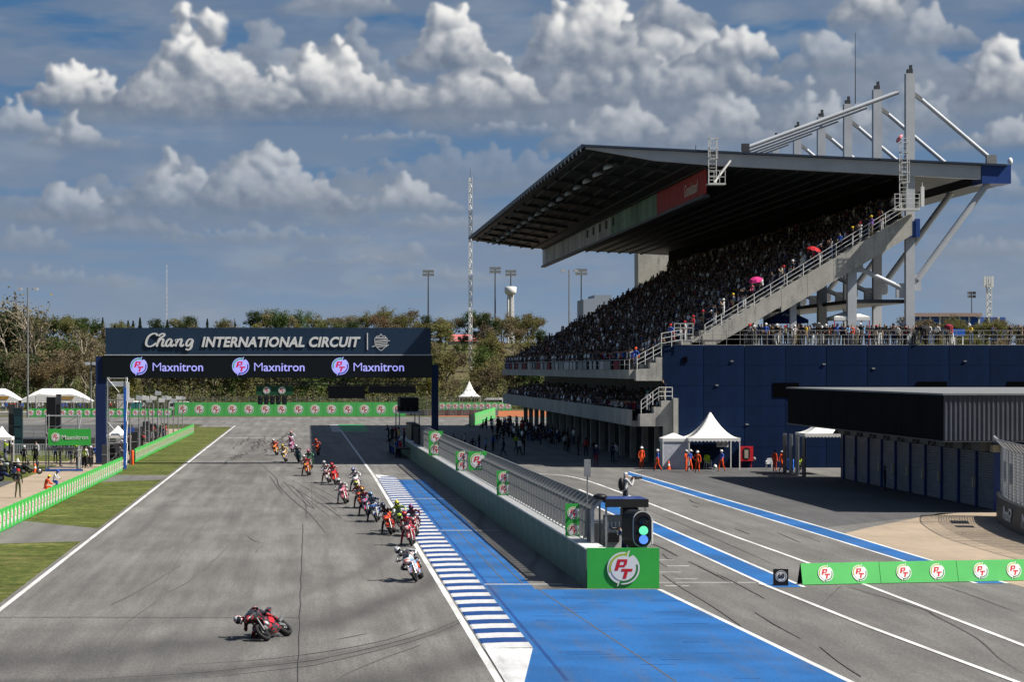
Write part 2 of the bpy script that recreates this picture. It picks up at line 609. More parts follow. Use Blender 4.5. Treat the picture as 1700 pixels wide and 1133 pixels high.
def asphalt(name, base, tint=1.0, streak=0.3, rubber=False):
    n = NT(name, 0.82, 0.35)
    big = n.noise(0.09, 4, 0.55)
    along = n.noise(0.9, 5, 0.62, (1, 0.035, 1))
    mid = n.noise(0.9, 6, 0.7, (1, 0.14, 1))
    grain = n.noise(13, 3, 0.7, (1, 0.25, 1))
    speck = n.noise(40, 2, 0.6, (1, 0.4, 1))
    f = n.math('MULTIPLY', n.ramp(big, 0.3, 0.7, 0.86, 1.14), n.ramp(along, 0.3, 0.7, 1 - streak, 1 + streak * 0.6))
    f = n.math('MULTIPLY', f, n.ramp(mid, 0.3, 0.7, 0.84, 1.14))
    f = n.math('MULTIPLY', f, n.ramp(grain, 0.25, 0.75, 0.76, 1.24))
    f = n.math('MULTIPLY', f, n.ramp(speck, 0.3, 0.7, 0.84, 1.17))
    if rubber:       # rubber laid down where the bikes brake and sweep through the bend
        sp = n.t.nodes.new('ShaderNodeSeparateXYZ')
        n.t.links.new(n.co, sp.inputs[0])
        wob = n.ramp(n.noise(0.6, 4, 0.6, (1, 0.3, 1)), 0.2, 0.8, -0.8, 0.8)
        tot = None
        for (y0, k, ex, wd, amt) in ((60.0, 6.2, 0.20, 1.1, 0.40), (64.0, 11.3, 0.19, 3.0, 0.46), (55.0, 4.5, 0.22, 2.6, 0.42), (70.0, 17.0, 0.2, 2.0, 0.22)):
            yb = n.math('ADD', n.math('MULTIPLY', n.math('EXPONENT', n.math('MULTIPLY', sp.outputs[0], ex), 0.0), k), y0)
            d = n.math('DIVIDE', n.math('SUBTRACT', n.math('ADD', sp.outputs[1], wob), yb), wd)
            g = n.math('MULTIPLY', n.math('EXPONENT', n.math('MULTIPLY', n.math('MULTIPLY', d, d), -1.0), 0.0), amt)
            tot = g if tot is None else n.math('ADD', tot, g)
        for (x0, wd, y0, y1, amt) in ((3.2, 1.1, 84.0, 130.0, 0.20), (-5.2, 1.6, 150.0, 250.0, 0.16), (0.9, 0.8, 110.0, 200.0, 0.10)):
            d = n.math('DIVIDE', n.math('SUBTRACT', n.math('ADD', sp.outputs[0], n.math('MULTIPLY', wob, 0.4)), x0), wd)
            g = n.math('MULTIPLY', n.math('EXPONENT', n.math('MULTIPLY', n.math('MULTIPLY', d, d), -1.0), 0.0), n.math('MULTIPLY', n.ramp(sp.outputs[1], y0, y0 + 30), n.ramp(sp.outputs[1], y1 + 40, y1, 0.0, amt)))
            tot = n.math('ADD', tot, g)
        tot = n.math('MULTIPLY', tot, n.ramp(along, 0.25, 0.7, 0.75, 1.25))
        f = n.math('MULTIPLY', f, n.math('SUBTRACT', 1.0, tot))
    n.color(n.scale(base, f))
    n.bump(grain, 0.35, 0.01)
    return n.m


M_TRACK = asphalt('track_asphalt', (0.158, 0.150, 0.139), streak=0.28, rubber=True)
M_DARKASPH = asphalt('resurfaced_asphalt', (0.155, 0.148, 0.138), streak=0.2, rubber=True)
M_PIT = asphalt('pit_asphalt', (0.148, 0.141, 0.132), streak=0.16)
M_APRON = asphalt('apron_asphalt', (0.085, 0.084, 0.085), streak=0.12)


def paint(name, col, wear=0.35, rough=0.65):
    n = NT(name, rough, 0.25)
    a = n.noise(1.1, 6, 0.7, (1, 0.10, 1))
    b = n.noise(9.0, 4, 0.7)
    c = n.noise(0.25, 3, 0.5)
    w = n.math('MULTIPLY', n.ramp(a, 0.46, 0.72), n.ramp(b, 0.30, 0.70))
    w = n.math('MULTIPLY', w, wear)
    g = n.noise(0.5, 5, 0.7, (0.5, 1.6, 1))
    w = n.math('ADD', w, n.math('MULTIPLY', n.ramp(g, 0.56, 0.78), wear * 0.35))
    k = n.math('MULTIPLY', n.ramp(c, 0.3, 0.7, 0.76, 1.16), n.ramp(b, 0.3, 0.7, 0.82, 1.16))
    n.color(n.mix(w, n.scale(col, k), (0.10, 0.10, 0.10)))
    return n.m


M_BLUEP = paint('blue_runoff_paint', (0.016, 0.122, 0.36), 0.8)
M_BLUEK = paint('blue_kerb_paint', (0.008, 0.060, 0.24), 0.6)
M_WHITEP = paint('white_line_paint', (0.70, 0.70, 0.68), 0.5)
M_WHITEK = paint('white_kerb_paint', (0.72, 0.72, 0.72), 0.8)
M_GREENP = paint('green_runoff_paint', (0.03, 0.30, 0.08), 0.3)
M_ORANGE = paint('orange_runoff_paint', (0.42, 0.13, 0.04), 0.3)
M_RUBBER = mat('tyre_rubber_mark', (0.055, 0.053, 0.051), 0.8, var=0.3, scale=6)
M_RUBBERL = mat('faint_rubber_mark', (0.122, 0.118, 0.112), 0.8, var=0.2, scale=6)
M_SEAM = mat('tar_seam', (0.10, 0.096, 0.092), 0.75, var=0.3, scale=4)

n = NT('mown_grass', 0.95, 0.1)
a = n.noise(0.25, 5, 0.6); b_ = n.noise(2.2, 6, 0.72, (1, 0.5, 1)); c = n.noise(16, 3, 0.7); d_ = n.noise(0.8, 4, 0.6, (0.35, 1.4, 1))
col = n.mix(n.ramp(b_, 0.35, 0.68), (0.055, 0.082, 0.016), (0.142, 0.150, 0.040))
col = n.mix(n.math('MULTIPLY', n.ramp(d_, 0.50, 0.72), 0.7), col, (0.26, 0.225, 0.095))
n.color(n.scale(col, n.math('MULTIPLY', n.ramp(a, 0.3, 0.7, 0.75, 1.2), n.ramp(c, 0.3, 0.7, 0.6, 1.35))))
n.bump(c, 0.8, 0.05)
M_GRASS = n.m
n = NT('dry_ground', 0.95, 0.1)
a = n.noise(0.02, 5, 0.6); b_ = n.noise(0.3, 6, 0.7)
col = n.mix(n.ramp(a, 0.4, 0.6), (0.12, 0.10, 0.05), (0.075, 0.085, 0.03))
n.color(n.scale(col, n.ramp(b_, 0.3, 0.7, 0.7, 1.3)))
M_GROUND = n.m
n = NT('pale_concrete_paving', 0.85, 0.25)
a = n.noise(0.15, 5, 0.6); b_ = n.noise(1.5, 6, 0.7, (1, 0.3, 1)); c = n.noise(12, 3, 0.7)
n.color(n.scale(n.mix(n.ramp(b_, 0.3, 0.75), (0.40, 0.315, 0.225), (0.33, 0.265, 0.20)), n.math('MULTIPLY', n.ramp(a, 0.3, 0.7, 0.86, 1.1), n.ramp(c, 0.3, 0.7, 0.92, 1.08))))
M_PAVE = n.m
n = NT('weathered_concrete', 0.85, 0.25)
a = n.noise(0.35, 5, 0.65); b_ = n.noise(1.4, 6, 0.75, (1, 1, 0.22)); c = n.noise(9, 3, 0.7)
col = n.mix(n.ramp(b_, 0.48, 0.78), (0.50, 0.48, 0.43), (0.23, 0.225, 0.21))
n.color(n.scale(col, n.math('MULTIPLY', n.ramp(a, 0.3, 0.7, 0.82, 1.12), n.ramp(c, 0.3, 0.7, 0.92, 1.08))))
M_CONC = n.m
n = NT('stained_green_wall_paint', 0.7, 0.3)
a = n.noise(0.5, 5, 0.65); b_ = n.noise(2.0, 6, 0.75, (1, 1, 0.15)); c = n.noise(9, 3, 0.7)
col = n.mix(n.ramp(b_, 0.50, 0.76), (0.135, 0.225, 0.175), (0.36, 0.43, 0.35))
n.color(n.scale(col, n.math('MULTIPLY', n.ramp(a, 0.3, 0.7, 0.8, 1.15), n.ramp(c, 0.3, 0.7, 0.92, 1.08))))
M_PITWALL = n.m

M_WHITE = mat('white_paint', (0.78, 0.78, 0.76), 0.5, var=0.06)
M_TENT = mat('white_tent_fabric', (0.80, 0.79, 0.76), 0.75, var=0.07, scale=1.2, bump=0.3, bscale=2.5)
M_STEEL = mat('pale_grey_steel', (0.50, 0.525, 0.56), 0.5, 0.0, var=0.10, scale=0.6)
M_GALV = mat('galvanised_steel', (0.44, 0.45, 0.45), 0.42, 0.55, var=0.15, scale=2)
M_GALVD = mat('dull_galvanised_steel', (0.28, 0.285, 0.285), 0.55, 0.35, var=0.2, scale=2)
M_NAVY = mat('navy_wall_paint', (0.003, 0.0145, 0.052), 0.55, var=0.35, scale=0.5, bump=0.08, bscale=1.0, spec=0.12, stretch=(1, 1, 0.3))
M_NAVYL = mat('navy_panel', (0.017, 0.040, 0.080), 0.42, var=0.10, scale=0.4)
M_BLUEST = mat('blue_steel', (0.02, 0.06, 0.24), 0.45, var=0.1)
M_BLACK = mat('black_plastic', (0.012, 0.012, 0.014), 0.5, var=0.1)
M_BLACKM = mat('black_matt', (0.016, 0.017, 0.019), 0.8, var=0.15)
M_DGREY = mat('dark_grey_metal', (0.060, 0.064, 0.072), 0.55, 0.1, var=0.15)
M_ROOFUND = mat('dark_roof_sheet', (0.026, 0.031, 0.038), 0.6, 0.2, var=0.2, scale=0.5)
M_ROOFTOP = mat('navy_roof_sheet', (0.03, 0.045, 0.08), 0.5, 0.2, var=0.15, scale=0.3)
M_GREENB = mat('green_banner_vinyl', (0.048, 0.46, 0.070), 0.5, var=0.08, scale=0.8)
M_GREENBL = mat('pale_green_banner_vinyl', (0.10, 0.52, 0.13), 0.5, var=0.08, scale=0.8)
M_GREENPT = mat('logo_green', (0.028, 0.22, 0.05), 0.5, var=0)
M_LIME = mat('logo_lime', (0.40, 0.56, 0.05), 0.5, var=0)
M_RED = mat('logo_red', (0.62, 0.018, 0.03), 0.5, var=0)
M_LOGOW = mat('logo_white', (0.82, 0.82, 0.82), 0.5, var=0)
M_SCREEN = mat('dark_screen', (0.006, 0.009, 0.012), 0.3, var=0)
M_LEDW = mat('led_white', (0.2, 0.2, 0.3), 0.5, var=0, emit=(0.26, 0.26, 0.72), estr=0.62)
M_LEDR = mat('led_red', (0.3, 0.01, 0.05), 0.5, var=0, emit=(0.45, 0.005, 0.05), estr=0.45)
M_LEDG = mat('led_green', (0.01, 0.2, 0.05), 0.5, var=0, emit=(0.01, 0.26, 0.06), estr=0.45)
M_LEDN = mat('led_navy', (0.01, 0.01, 0.1), 0.5, var=0, emit=(0.01, 0.02, 0.20), estr=0.45)
M_GLASS = mat('dark_glass', (0.01, 0.013, 0.016), 0.08, var=0, spec=0.6)
M_TYRE = mat('black_tyre', (0.014, 0.014, 0.015), 0.75, var=0.15, scale=8)
M_CARBON = mat('carbon_black', (0.02, 0.02, 0.022), 0.35, var=0.1)
M_SKIN = mat('skin', (0.36, 0.20, 0.13), 0.6, var=0.1)
M_HAIR = mat('black_hair', (0.012, 0.010, 0.009), 0.6, var=0.1)
M_GOLD = mat('gold_print', (0.42, 0.24, 0.05), 0.6, var=0.1)
M_TEAL = mat('teal_plastic', (0.02, 0.26, 0.26), 0.5, var=0.1)
M_ORNG = mat('orange_plastic', (0.75, 0.10, 0.02), 0.5, var=0.05)
M_REDP = mat('red_plastic', (0.60, 0.02, 0.03), 0.45, var=0.08)
M_YELL = mat('yellow_plastic', (0.68, 0.46, 0.03), 0.5, var=0.08)
M_HIVIS = mat('hi_vis_lime', (0.50, 0.72, 0.03), 0.6, var=0.05)
M_BLUEPL = mat('blue_plastic', (0.02, 0.12, 0.50), 0.5, var=0.08)


# ------------------------------------------------------------------ lettering and the round oil-company emblem
def text_mesh(s, size, mats, shear=0.0, offset=0.0, extrude=0.02, space=1.0, align='CENTER', name='lettering'):
    cu_ = bpy.data.curves.new('text', 'FONT')
    cu_.body = s
    cu_.size = size
    cu_.shear = shear
    cu_.offset = offset
    cu_.extrude = extrude
    cu_.space_character = space
    cu_.align_x = align
    cu_.align_y = 'CENTER'
    cu_.resolution_u = 3
    o = bpy.data.objects.new('text', cu_)
    COL.objects.link(o)
    dg = bpy.context.evaluated_depsgraph_get()
    me = bpy.data.meshes.new_from_object(o.evaluated_get(dg))
    me.name = name
    bpy.data.objects.remove(o)
    me.materials.clear()
    me.materials.append(mats)
    return me


def arc(r, a0, a1, n, cx=0.0, cy=0.0, ky=1.0):
    return [(cx + r * math.cos(R(a0 + (a1 - a0) * k / n)), cy + ky * r * math.sin(R(a0 + (a1 - a0) * k / n))) for k in range(n + 1)]


def emblem_mesh(name, mats, n=28, lift=0.012):
    """Unit emblem in the xy plane facing +z: white rimmed swirl, white disc, slanted red P and T. mats: white, lime, green, red"""
    b = MB()

    def flat(pts, z, m):
        b.poly([(x, y, z) for x, y in pts], m)

    # swirl rim: upper left half and lower right half, with squared tails
    up = arc(1.0, 78, 262, n) + [(-0.30, -1.16)] + [(-0.36, -0.80)]
    flat([(0.40, 1.13)] + up[:-2] + [(0.0, -0.5), (0.30, 0.72)], 0.0, 0)
    lo = arc(1.0, 258, 414, n)
    flat([(-0.40, -1.13)] + lo + [(0.0, 0.5), (-0.30, -0.72)], lift * 0.5, 0)
    inner = arc(0.90, 88, 196, n)
    flat([(0.30, 1.02)] + inner + [(-0.70, -0.20)] + arc(0.74, 190, 75, n), lift, 1)
    inner = arc(0.90, 268, 376, n)
    flat([(-0.30, -1.02)] + inner + [(0.70, 0.20)] + arc(0.74, 370, 255, n), lift, 2)
    flat(arc(0.77, 0, 360 - 360 / n, n - 1), lift * 1.6, 0)

    def blk(x0, x1, y0, y1):
        sh = 0.28
        flat([(x0 + sh * y0, y0), (x1 + sh * y0, y0), (x1 + sh * y1, y1), (x0 + sh * y1, y1)], lift * 2.4, 3)
    blk(-0.52, -0.30, -0.14, 0.55)
    blk(-0.30, 0.10, 0.40, 0.55)
    blk(-0.06, 0.12, 0.20, 0.40)
    blk(-0.30, 0.06, 0.07, 0.20)
    blk(-0.10, 0.58, -0.20, -0.03)
    blk(0.12, 0.33, -0.64, -0.20)
    return b.mesh(name, mats)


EMB = emblem_mesh('emblem', [M_LOGOW, M_LIME, M_GREENPT, M_RED])
EMB_LED = emblem_mesh('emblem_lit', [M_LEDW, M_LEDG, M_LEDN, M_LEDR])
EMB_LOW = emblem_mesh('emblem_small', [M_LOGOW, M_LIME, M_GREENPT, M_RED], 12, 0.02)
FACE_CAM = (R(90), 0, 0)
FACE_XP = (R(90), 0, R(90))
FACE_XM = (R(90), 0, R(-90))


def ordinal(k):
    return f"{k}{'th' if 10 <= k % 100 <= 20 else {1: 'st', 2: 'nd', 3: 'rd'}.get(k % 10, 'th')}"

# ================================================================== THE SETTING
def terrain_z(x, y):
    t = min(max((y - 475.0) / 320.0, 0.0), 1.0)
    t = t * t * (3 - 2 * t)
    side = 1.0 if x < 60 else max(0.95, 1.0 - (x - 60) / 160.0)
    return -0.03 + t * 16.0 * side + (0.6 * math.sin(x * 0.021) * t)


b = MB()
xs = [-4700, -3000, -1200, -700, -450, -300] + list(range(-220, 301, 20)) + [380, 500, 800, 1300, 3000, 4700]
ys = [-4600, -200, 0, 100, 200, 300, 400, 470] + list(range(490, 841, 25)) + [950, 1200, 2000, 4600]
vs = [(x, y, terrain_z(x, y)) for y in ys for x in xs]
nx = len(xs)
b.add(vs, [[j * nx + i, j * nx + i + 1, (j + 1) * nx + i + 1, (j + 1) * nx + i] for j in range(len(ys) - 1) for i in range(nx - 1)], 0, True)
tag(b.build('ground', M_GROUND), kind='structure')


def sheet(name, pts, m, z=0.0, parent=None, struct=True):
    bb = MB().poly([(p[0], p[1], z) for p in pts])
    o = bb.build(name, m, parent)
    if struct and parent is None:
        tag(o, kind='structure')
    return o


def rect(name, x0, x1, y0, y1, m, z=0.0, parent=None):
    return sheet(name, [(x0, y0), (x1, y0), (x1, y1), (x0, y1)], m, z, parent)


def ribbon(name, pts, w, m, z, parent=None, taper=False):
    pts = [Vector((p[0], p[1])) for p in pts]
    bb = MB()
    L, Rr = [], []
    for i, p in enumerate(pts):
        a, c = pts[max(i - 1, 0)], pts[min(i + 1, len(pts) - 1)]
        d = (c - a).normalized()
        nrm = Vector((-d.y, d.x))
        ww = w / 2
        if taper:
            ww *= 0.25 + 0.75 * math.sin(math.pi * (i + 0.5) / len(pts))
        L.append(p + nrm * ww)
        Rr.append(p - nrm * ww)
    for i in range(len(pts) - 1):
        bb.quad((Rr[i].x, Rr[i].y, z), (Rr[i + 1].x, Rr[i + 1].y, z), (L[i + 1].x, L[i + 1].y, z), (L[i].x, L[i].y, z))
    o = bb.build(name, m, parent)
    if parent is None:
        tag(o, kind='structure')
    return o


def smooth_pts(pts, k=6):
    out = []
    P = [Vector((p[0], p[1])) for p in pts]
    for i in range(len(P) - 1):
        p0, p1, p2, p3 = P[max(i - 1, 0)], P[i], P[i + 1], P[min(i + 2, len(P) - 1)]
        for j in range(k):
            t = j / k
            out.append(0.5 * ((2 * p1) + (p2 - p0) * t + (2 * p0 - 5 * p1 + 4 * p2 - p3) * t * t + (3 * p1 - p0 - 3 * p2 + p3) * t ** 3))
    out.append(P[-1])
    return out


track = rect('race_track', -10.5, 10.4, 20, 345, M_TRACK, 0.0)
pit = rect('pit_lane', 10.4, 62, 20, 345, M_PIT, 0.0)
far = rect('corner_track', -90, 60, 345, 399, M_TRACK, 0.0)
rect('resurfaced_track', -10.3, -0.28, 40, 77.6, M_DARKASPH, 0.004, track)
rect('grass_verge', -15.0, -10.5, 20, 330, M_GRASS, 0.0)
rect('verge_corner', -15.0, -10.5, 330, 345, M_TRACK, 0.0, track)
rect('service_road', -20.7, -15.0, 60, 320, M_PAVE, 0.0)
rect('infield_grass', -90, -20.7, 60, 235, M_GRASS, 0.0)
rect('paddock_asphalt', -90, -20.7, 235, 345, M_APRON, 0.0)
rect('infield_path', -60, -20.7, 201, 208, M_PAVE, 0.004)
rect('infield_path', -60, -20.7, 164, 172, M_APRON, 0.004)
rect('runoff_strip', -90, 60, 399, 470, M_GROUND, 0.0)
sheet('track_crossing', [(-15.0, 110), (-10.5, 112), (-10.5, 121), (-15.0, 127)], M_PIT, 0.004)
sheet('track_crossing', [(-15.0, 170), (-10.5, 174), (-10.5, 181), (-15.0, 182)], M_PIT, 0.004)
apr = sheet('apron_paving', [gp(1372, 894).to_2d(), gp(1440, 877).to_2d(), gp(1560, 853).to_2d(), (48, 137), (60, 137), (60, 60), (27, 60), (26.0, 92), (26.0, 101)], M_PAVE, 0.004)
sheet('apron_asphalt', [(26.1, 122), (38.5, 137.2), (38.5, 194.5), (27.5, 194.5), (25.2, 187)], M_APRON, 0.004)
# concrete bay joints of the paving
for k in range(5):
    yj = 70 + k * 14.0
    rect('paving_joint', 26.6 if yj < 101 else 30.0, 46, yj, yj + 0.10, M_SEAM, 0.008, apr)
rect('orange_runoff', 20.5, 44, 402, 455, M_ORANGE, 0.008)
rect('green_runoff', 4.2, 7.8, 306, 345, M_GREENP, 0.004)
for k in range(9):
    rect('kerb_stripe', 3.0, 4.2, 306 + k * 4.4, 306 + k * 4.4 + 2.2, M_WHITEK, 0.008, far)

# painted lines
LX = -10.2
rect('edge_line', LX - 0.10, LX + 0.08, 22, 338, M_WHITEP, 0.004, track)
ribbon('edge_line', [(4.15, 318), (4.86, 181), (4.86, 110), (4.86, 40)], 0.20, M_WHITEP, 0.006, track)
rect('edge_line', -14.8, -10.3, 337.4, 338, M_WHITEP, 0.004, track)
rect('cross_line', -9.9, -2.4, 279, 279.6, M_WHITEP, 0.004, track)
for yy in (176.2, 148.4, 119.3, 89.5):
    rect('cross_line', 6.5, 9.4, yy, yy + 0.22, M_WHITEP, 0.012, track)
blue = sheet('blue_runoff', [(6.42, 174), (8.35, 174), (8.2, 87.6), (12.55, 87.6), (14.4, 50), (4.9, 50), (4.95, 60), (6.0, 69)], M_BLUEP, 0.004)
ribbon('edge_line', [(12.68, 87.6), (13.1, 78), (13.8, 62), (14.5, 50)], 0.18, M_WHITEP, 0.008, pit)
# worn joints running along the blue paint
for (x0, x1, y0, y1, w) in ((7.35, 7.3, 90, 174, 0.05), (7.95, 7.8, 90, 174, 0.05), (6.62, 6.6, 62, 174, 0.10), (8.3, 9.4, 88, 61, 0.05)):
    ribbon('worn_joint', [(x0, y0), (x1, y1)], w, M_SEAM if w < 0.1 else M_BLUEK, 0.008, blue)
rng2 = random.Random(3)
for k in range(26):
    yy = 60 + 27 * rng2.random()
    xx = 6.9 + 5.0 * rng2.random()
    rect('scuff', xx, xx + rng2.uniform(0.3, 1.4), yy, yy + rng2.uniform(0.03, 0.07), M_BLUEK, 0.008, blue)

kerb = empty('kerb', (0, 0, 0))
tag(kerb, kind='structure')
km = {}
for nm, m in (('w', M_WHITEK), ('b', M_BLUEK)):
    bb = MB()
    bb.prism([(0, 0, 0.002), (1.36, 0, 0.002), (1.36, 0, 0.055), (0.7, 0, 0.05), (0.05, 0, 0.022)][::-1], (0, 1.29, 0), 0)
    km[nm] = bb.mesh('kerb_stripe', m)
yk = 69.0
k = 0
while yk < 177:
    link('kerb_stripe', km['w' if k % 2 == 0 else 'b'], kerb, (5.02, yk, 0))
    yk += 1.30
    k += 1
MB().prism([(5.02, 69, 0.002), (6.38, 69, 0.002), (5.35, 60.5, 0.002), (5.0, 60.5, 0.002)][::-1], (0, 0, 0.02)).build('kerb_end', M_WHITEK, kerb)
MB().prism([(5.02, 177, 0.002), (6.38, 177, 0.002), (5.3, 182, 0.002), (4.98, 182, 0.002)], (0, 0, 0.03)).build('kerb_end', M_WHITEK, kerb)


def band(pts_l, pts_r, z=0.004):
    L, Rr = pts_l, pts_r
    o = sheet('blue_lane_band', L + Rr[::-1], M_BLUEP, z, pit)
    ribbon('edge_line', L, 0.16, M_WHITEP, z + 0.004, pit)
    ribbon('edge_line', Rr, 0.16, M_WHITEP, z + 0.004, pit)


band([(23.8, 182), (24.5, 117), (24.8, 90)], [(24.75, 187), (25.8, 122), (25.95, 90)], 0.010)
band([(16.55, 160), (16.7, 117), (16.85, 88.5)], [(17.85, 160), (17.95, 126), (18.1, 88.5)], 0.010)
ribbon('edge_line', smooth_pts([(13.0, 192), (17.5, 184), (19.6, 176), (20.1, 151), (20.2, 119), (20.5, 99), (20.6, 70), (20.6, 45)]), 0.19, M_WHITEP, 0.014, pit)
ribbon('edge_line', [(16.78, 90), (17.3, 75), (18.0, 62), (18.7, 48)], 0.19, M_WHITEP, 0.018, pit)
for k in range(5):
    x0 = 12.9 + 0.30 * k + (k % 2) * 0.5
    rect('grid_mark', x0 + 0.2, x0 + 1.1, 89.0 + k * 3.0, 89.12 + k * 3.0, M_WHITEP, 0.004, pit)
rect('cross_line', 12.8, 16.7, 90.4, 90.52, M_WHITEP, 0.004, pit)

# rubber and seams
def pxpath(pp, k=6):
    return smooth_pts([gp(x, y).to_2d() for x, y in pp], k)


z = 0.010
SK = [([(429, 767), (445, 782), (459, 795), (464, 809), (490, 834), (513, 853), (540, 885)], 0.09, M_RUBBER),
      ([(447, 790), (462, 812), (470, 822)], 0.07, M_RUBBER), ([(470, 800), (505, 835), (520, 845)], 0.06, M_RUBBER),
      ([(473, 802), (540, 842), (568, 862)], 0.06, M_RUBBER), ([(500, 805), (545, 838), (560, 850)], 0.05, M_RUBBERL),
      ([(490, 812), (530, 845), (548, 858)], 0.05, M_RUBBERL), ([(478, 795), (530, 822), (575, 850)], 0.05, M_RUBBERL),
      ([(500, 825), (508, 840), (508, 862)], 0.05, M_RUBBER), ([(517, 800), (519, 840)], 0.04, M_RUBBERL),
      ([(512, 804), (548, 822), (580, 842)], 0.05, M_RUBBERL), ([(484, 806), (515, 838), (522, 846)], 0.05, M_RUBBER),
      ([(766, 1029), (735, 1041), (698, 1055), (614, 1077), (540, 1093), (498, 1100), (340, 1117), (150, 1129)], 0.14, M_RUBBERL),
      ([(766, 1033), (735, 1047), (698, 1061), (614, 1084), (540, 1101), (498, 1109), (340, 1127)], 0.12, M_RUBBERL),
      ([(700, 1045), (640, 1064), (560, 1080), (440, 1096), (300, 1105)], 0.10, M_RUBBERL),
      ([(700, 1072), (640, 1093), (575, 1120), (560, 1130)], 0.08, M_RUBBERL),
      ([(610, 1053), (560, 1063)], 0.08, M_RUBBERL),
      ([(386, 900), (372, 915), (358, 930), (340, 948)], 0.08, M_RUBBERL), ([(352, 932), (320, 962), (280, 985)], 0.07, M_RUBBERL),
      ([(356, 930), (346, 940), (338, 948)], 0.22, M_RUBBERL),
      ([(300, 940), (225, 985), (185, 1005)], 0.10, M_RUBBERL), ([(410, 890), (425, 900), (455, 905)], 0.06, M_RUBBERL),
      ([(425, 920), (428, 912), (438, 908)], 0.05, M_RUBBERL),
      ([(260, 1000), (205, 1040), (180, 1075)], 0.06, M_RUBBERL), ([(350, 860), (300, 925), (270, 975)], 0.05, M_RUBBERL),
      ([(1360, 1010), (1385, 985), (1400, 975), (1440, 985), (1530, 1012), (1555, 1025), (1620, 1060), (1660, 1095), (1700, 1120)], 0.05, M_RUBBER),
      ([(1045, 835), (1130, 870), (1210, 905), (1300, 945)], 0.045, M_RUBBER),
      ([(1100, 955), (1130, 975), (1180, 1005), (1230, 1040)], 0.16, M_RUBBERL), ([(1170, 945), (1215, 965), (1270, 995)], 0.14, M_RUBBERL),
      ([(1362, 1075), (1395, 1100), (1430, 1125)], 0.16, M_RUBBERL), ([(1550, 970), (1600, 985), (1690, 1018)], 0.07, M_RUBBERL),
      ([(1220, 878), (1245, 888)], 0.10, M_RUBBERL), ([(1150, 840), (1160, 843)], 0.12, M_RUBBERL), ([(1290, 885), (1330, 902)], 0.08, M_RUBBERL),
      ([(1100, 920), (1112, 930), (1118, 925)], 0.10, M_RUBBERL)]
for (pp, w, m) in SK:
    z += 0.0004
    ribbon('skid_mark', pxpath(pp), w * 0.8, m, z, track if pp[0][0] < 1000 else pit, True)
rs = random.Random(11)
for k in range(15):      # wavering black lines where bikes sat and spun on the grid
    x0 = -7.9 + 4.6 * rs.random()
    y0 = rs.uniform(196, 265)
    L = rs.uniform(12, 46)
    pts = []
    for j in range(9):
        t = j / 8
        pts.append((x0 + 0.9 * t + 0.25 * math.sin(j * 2.1 + k), y0 + L * t))
    z += 0.0004
    ribbon('skid_mark', smooth_pts(pts, 3), rs.uniform(0.08, 0.16), M_RUBBER, z, track, True)
for k in range(0):      # faint streaks along the racing line
    x0 = rs.uniform(-9.5, 4.2)
    y0 = rs.uniform(64, 180)
    L = rs.uniform(6, 26)
    z += 0.0002
    ribbon('skid_mark', smooth_pts([(x0 + rs.uniform(-.05, .05) * j, y0 + L * j / 3) for j in range(4)], 3), rs.uniform(0.03, 0.07), M_RUBBERL, z, track, True)
for k in range(9):
    x0 = rs.uniform(13.5, 24)
    y0 = rs.uniform(66, 160)
    L = rs.uniform(3, 9)
    z += 0.0002
    ribbon('skid_mark', [(x0, y0), (x0 + rs.uniform(-.05, .1), y0 + L / 2), (x0 + rs.uniform(-.1, .2), y0 + L)], rs.uniform(0.04, 0.10), M_RUBBERL, z, pit, True)
pts = [(-0.26 + 0.012 * math.sin(k * 1.7) + 0.008 * math.sin(k * 4.3), 58 + k * 2.0) for k in range(34)]
ribbon('tar_seam', pts, 0.022, M_SEAM, z + 0.002, track)
rect('tar_seam', -10.2, -0.25, 77.55, 77.68, M_SEAM, z + 0.003, track)
for (x0, y0, y1) in ((9.9, 120, 175), (8.6, 150, 200)):
    ribbon('tar_seam', [(x0 - 1.2, y0 + 60), (x0 - 1.3, y1 + 30)], 0.06, M_SEAM, z + 0.004, track)

# ================================================================== GRANDSTAND (one building over the pits)
GY, GY1 = 196.0, 324.0          # near and far end of the seating
WY = 195.0                      # navy end wall
gs = empty('grandstand', (40, GY, 0), label='long covered grandstand over the pit garages with a navy end wall', cat='grandstand')
GO = Vector((40, GY, 0))


def gpart(bb, name, m, parent=gs):
    bb.v = [(p[0] - GO.x, p[1] - GO.y, p[2] - GO.z) for p in bb.v]
    return bb.build(name, m, parent)


def glink(name, me, loc, rot=(0, 0, 0), parent=gs):
    return link(name, me, parent, Vector(loc) - GO, rot)


DECK = 9.70
# navy end wall built of cladding panels on a backing
wl = gpart(MB().box(28.5, 78, WY + 0.08, GY + 0.9, 0, DECK), 'wall', M_NAVY)
pan = MB().box(0, 3.26, -0.075, 0, 0, 1.625).mesh('wall_panel', M_NAVY)
for i in range(14):
    for j in range(6):
        o = glink('wall_panel', pan, (28.52 + i * 3.29, WY + 0.078 - 0.012 * ((i * 7 + j * 3) % 3), 0.02 + j * 1.645), parent=wl)
M_BLKW = mat('black_opening', (0.002, 0.002, 0.003), 0.9, var=0, spec=0.03)
for (x0, x1, y0, y1) in ((1283, 1326, 636, 660), (1522, 1572, 634, 648), (1672, 1720, 634, 647)):
    a, c = at(x0, y1, WY), at(x1, y0, WY)
    gpart(MB().box(a.x, c.x, WY - 0.06, WY - 0.02, a.z, c.z), 'wall_vent', M_BLKW, gs)
a, c = at(1133, 602, WY), at(1141, 593, WY)
gpart(MB().box(a.x, c.x, WY - 0.06, WY - 0.02, a.z, c.z), 'wall_vent', M_BLKW, gs)
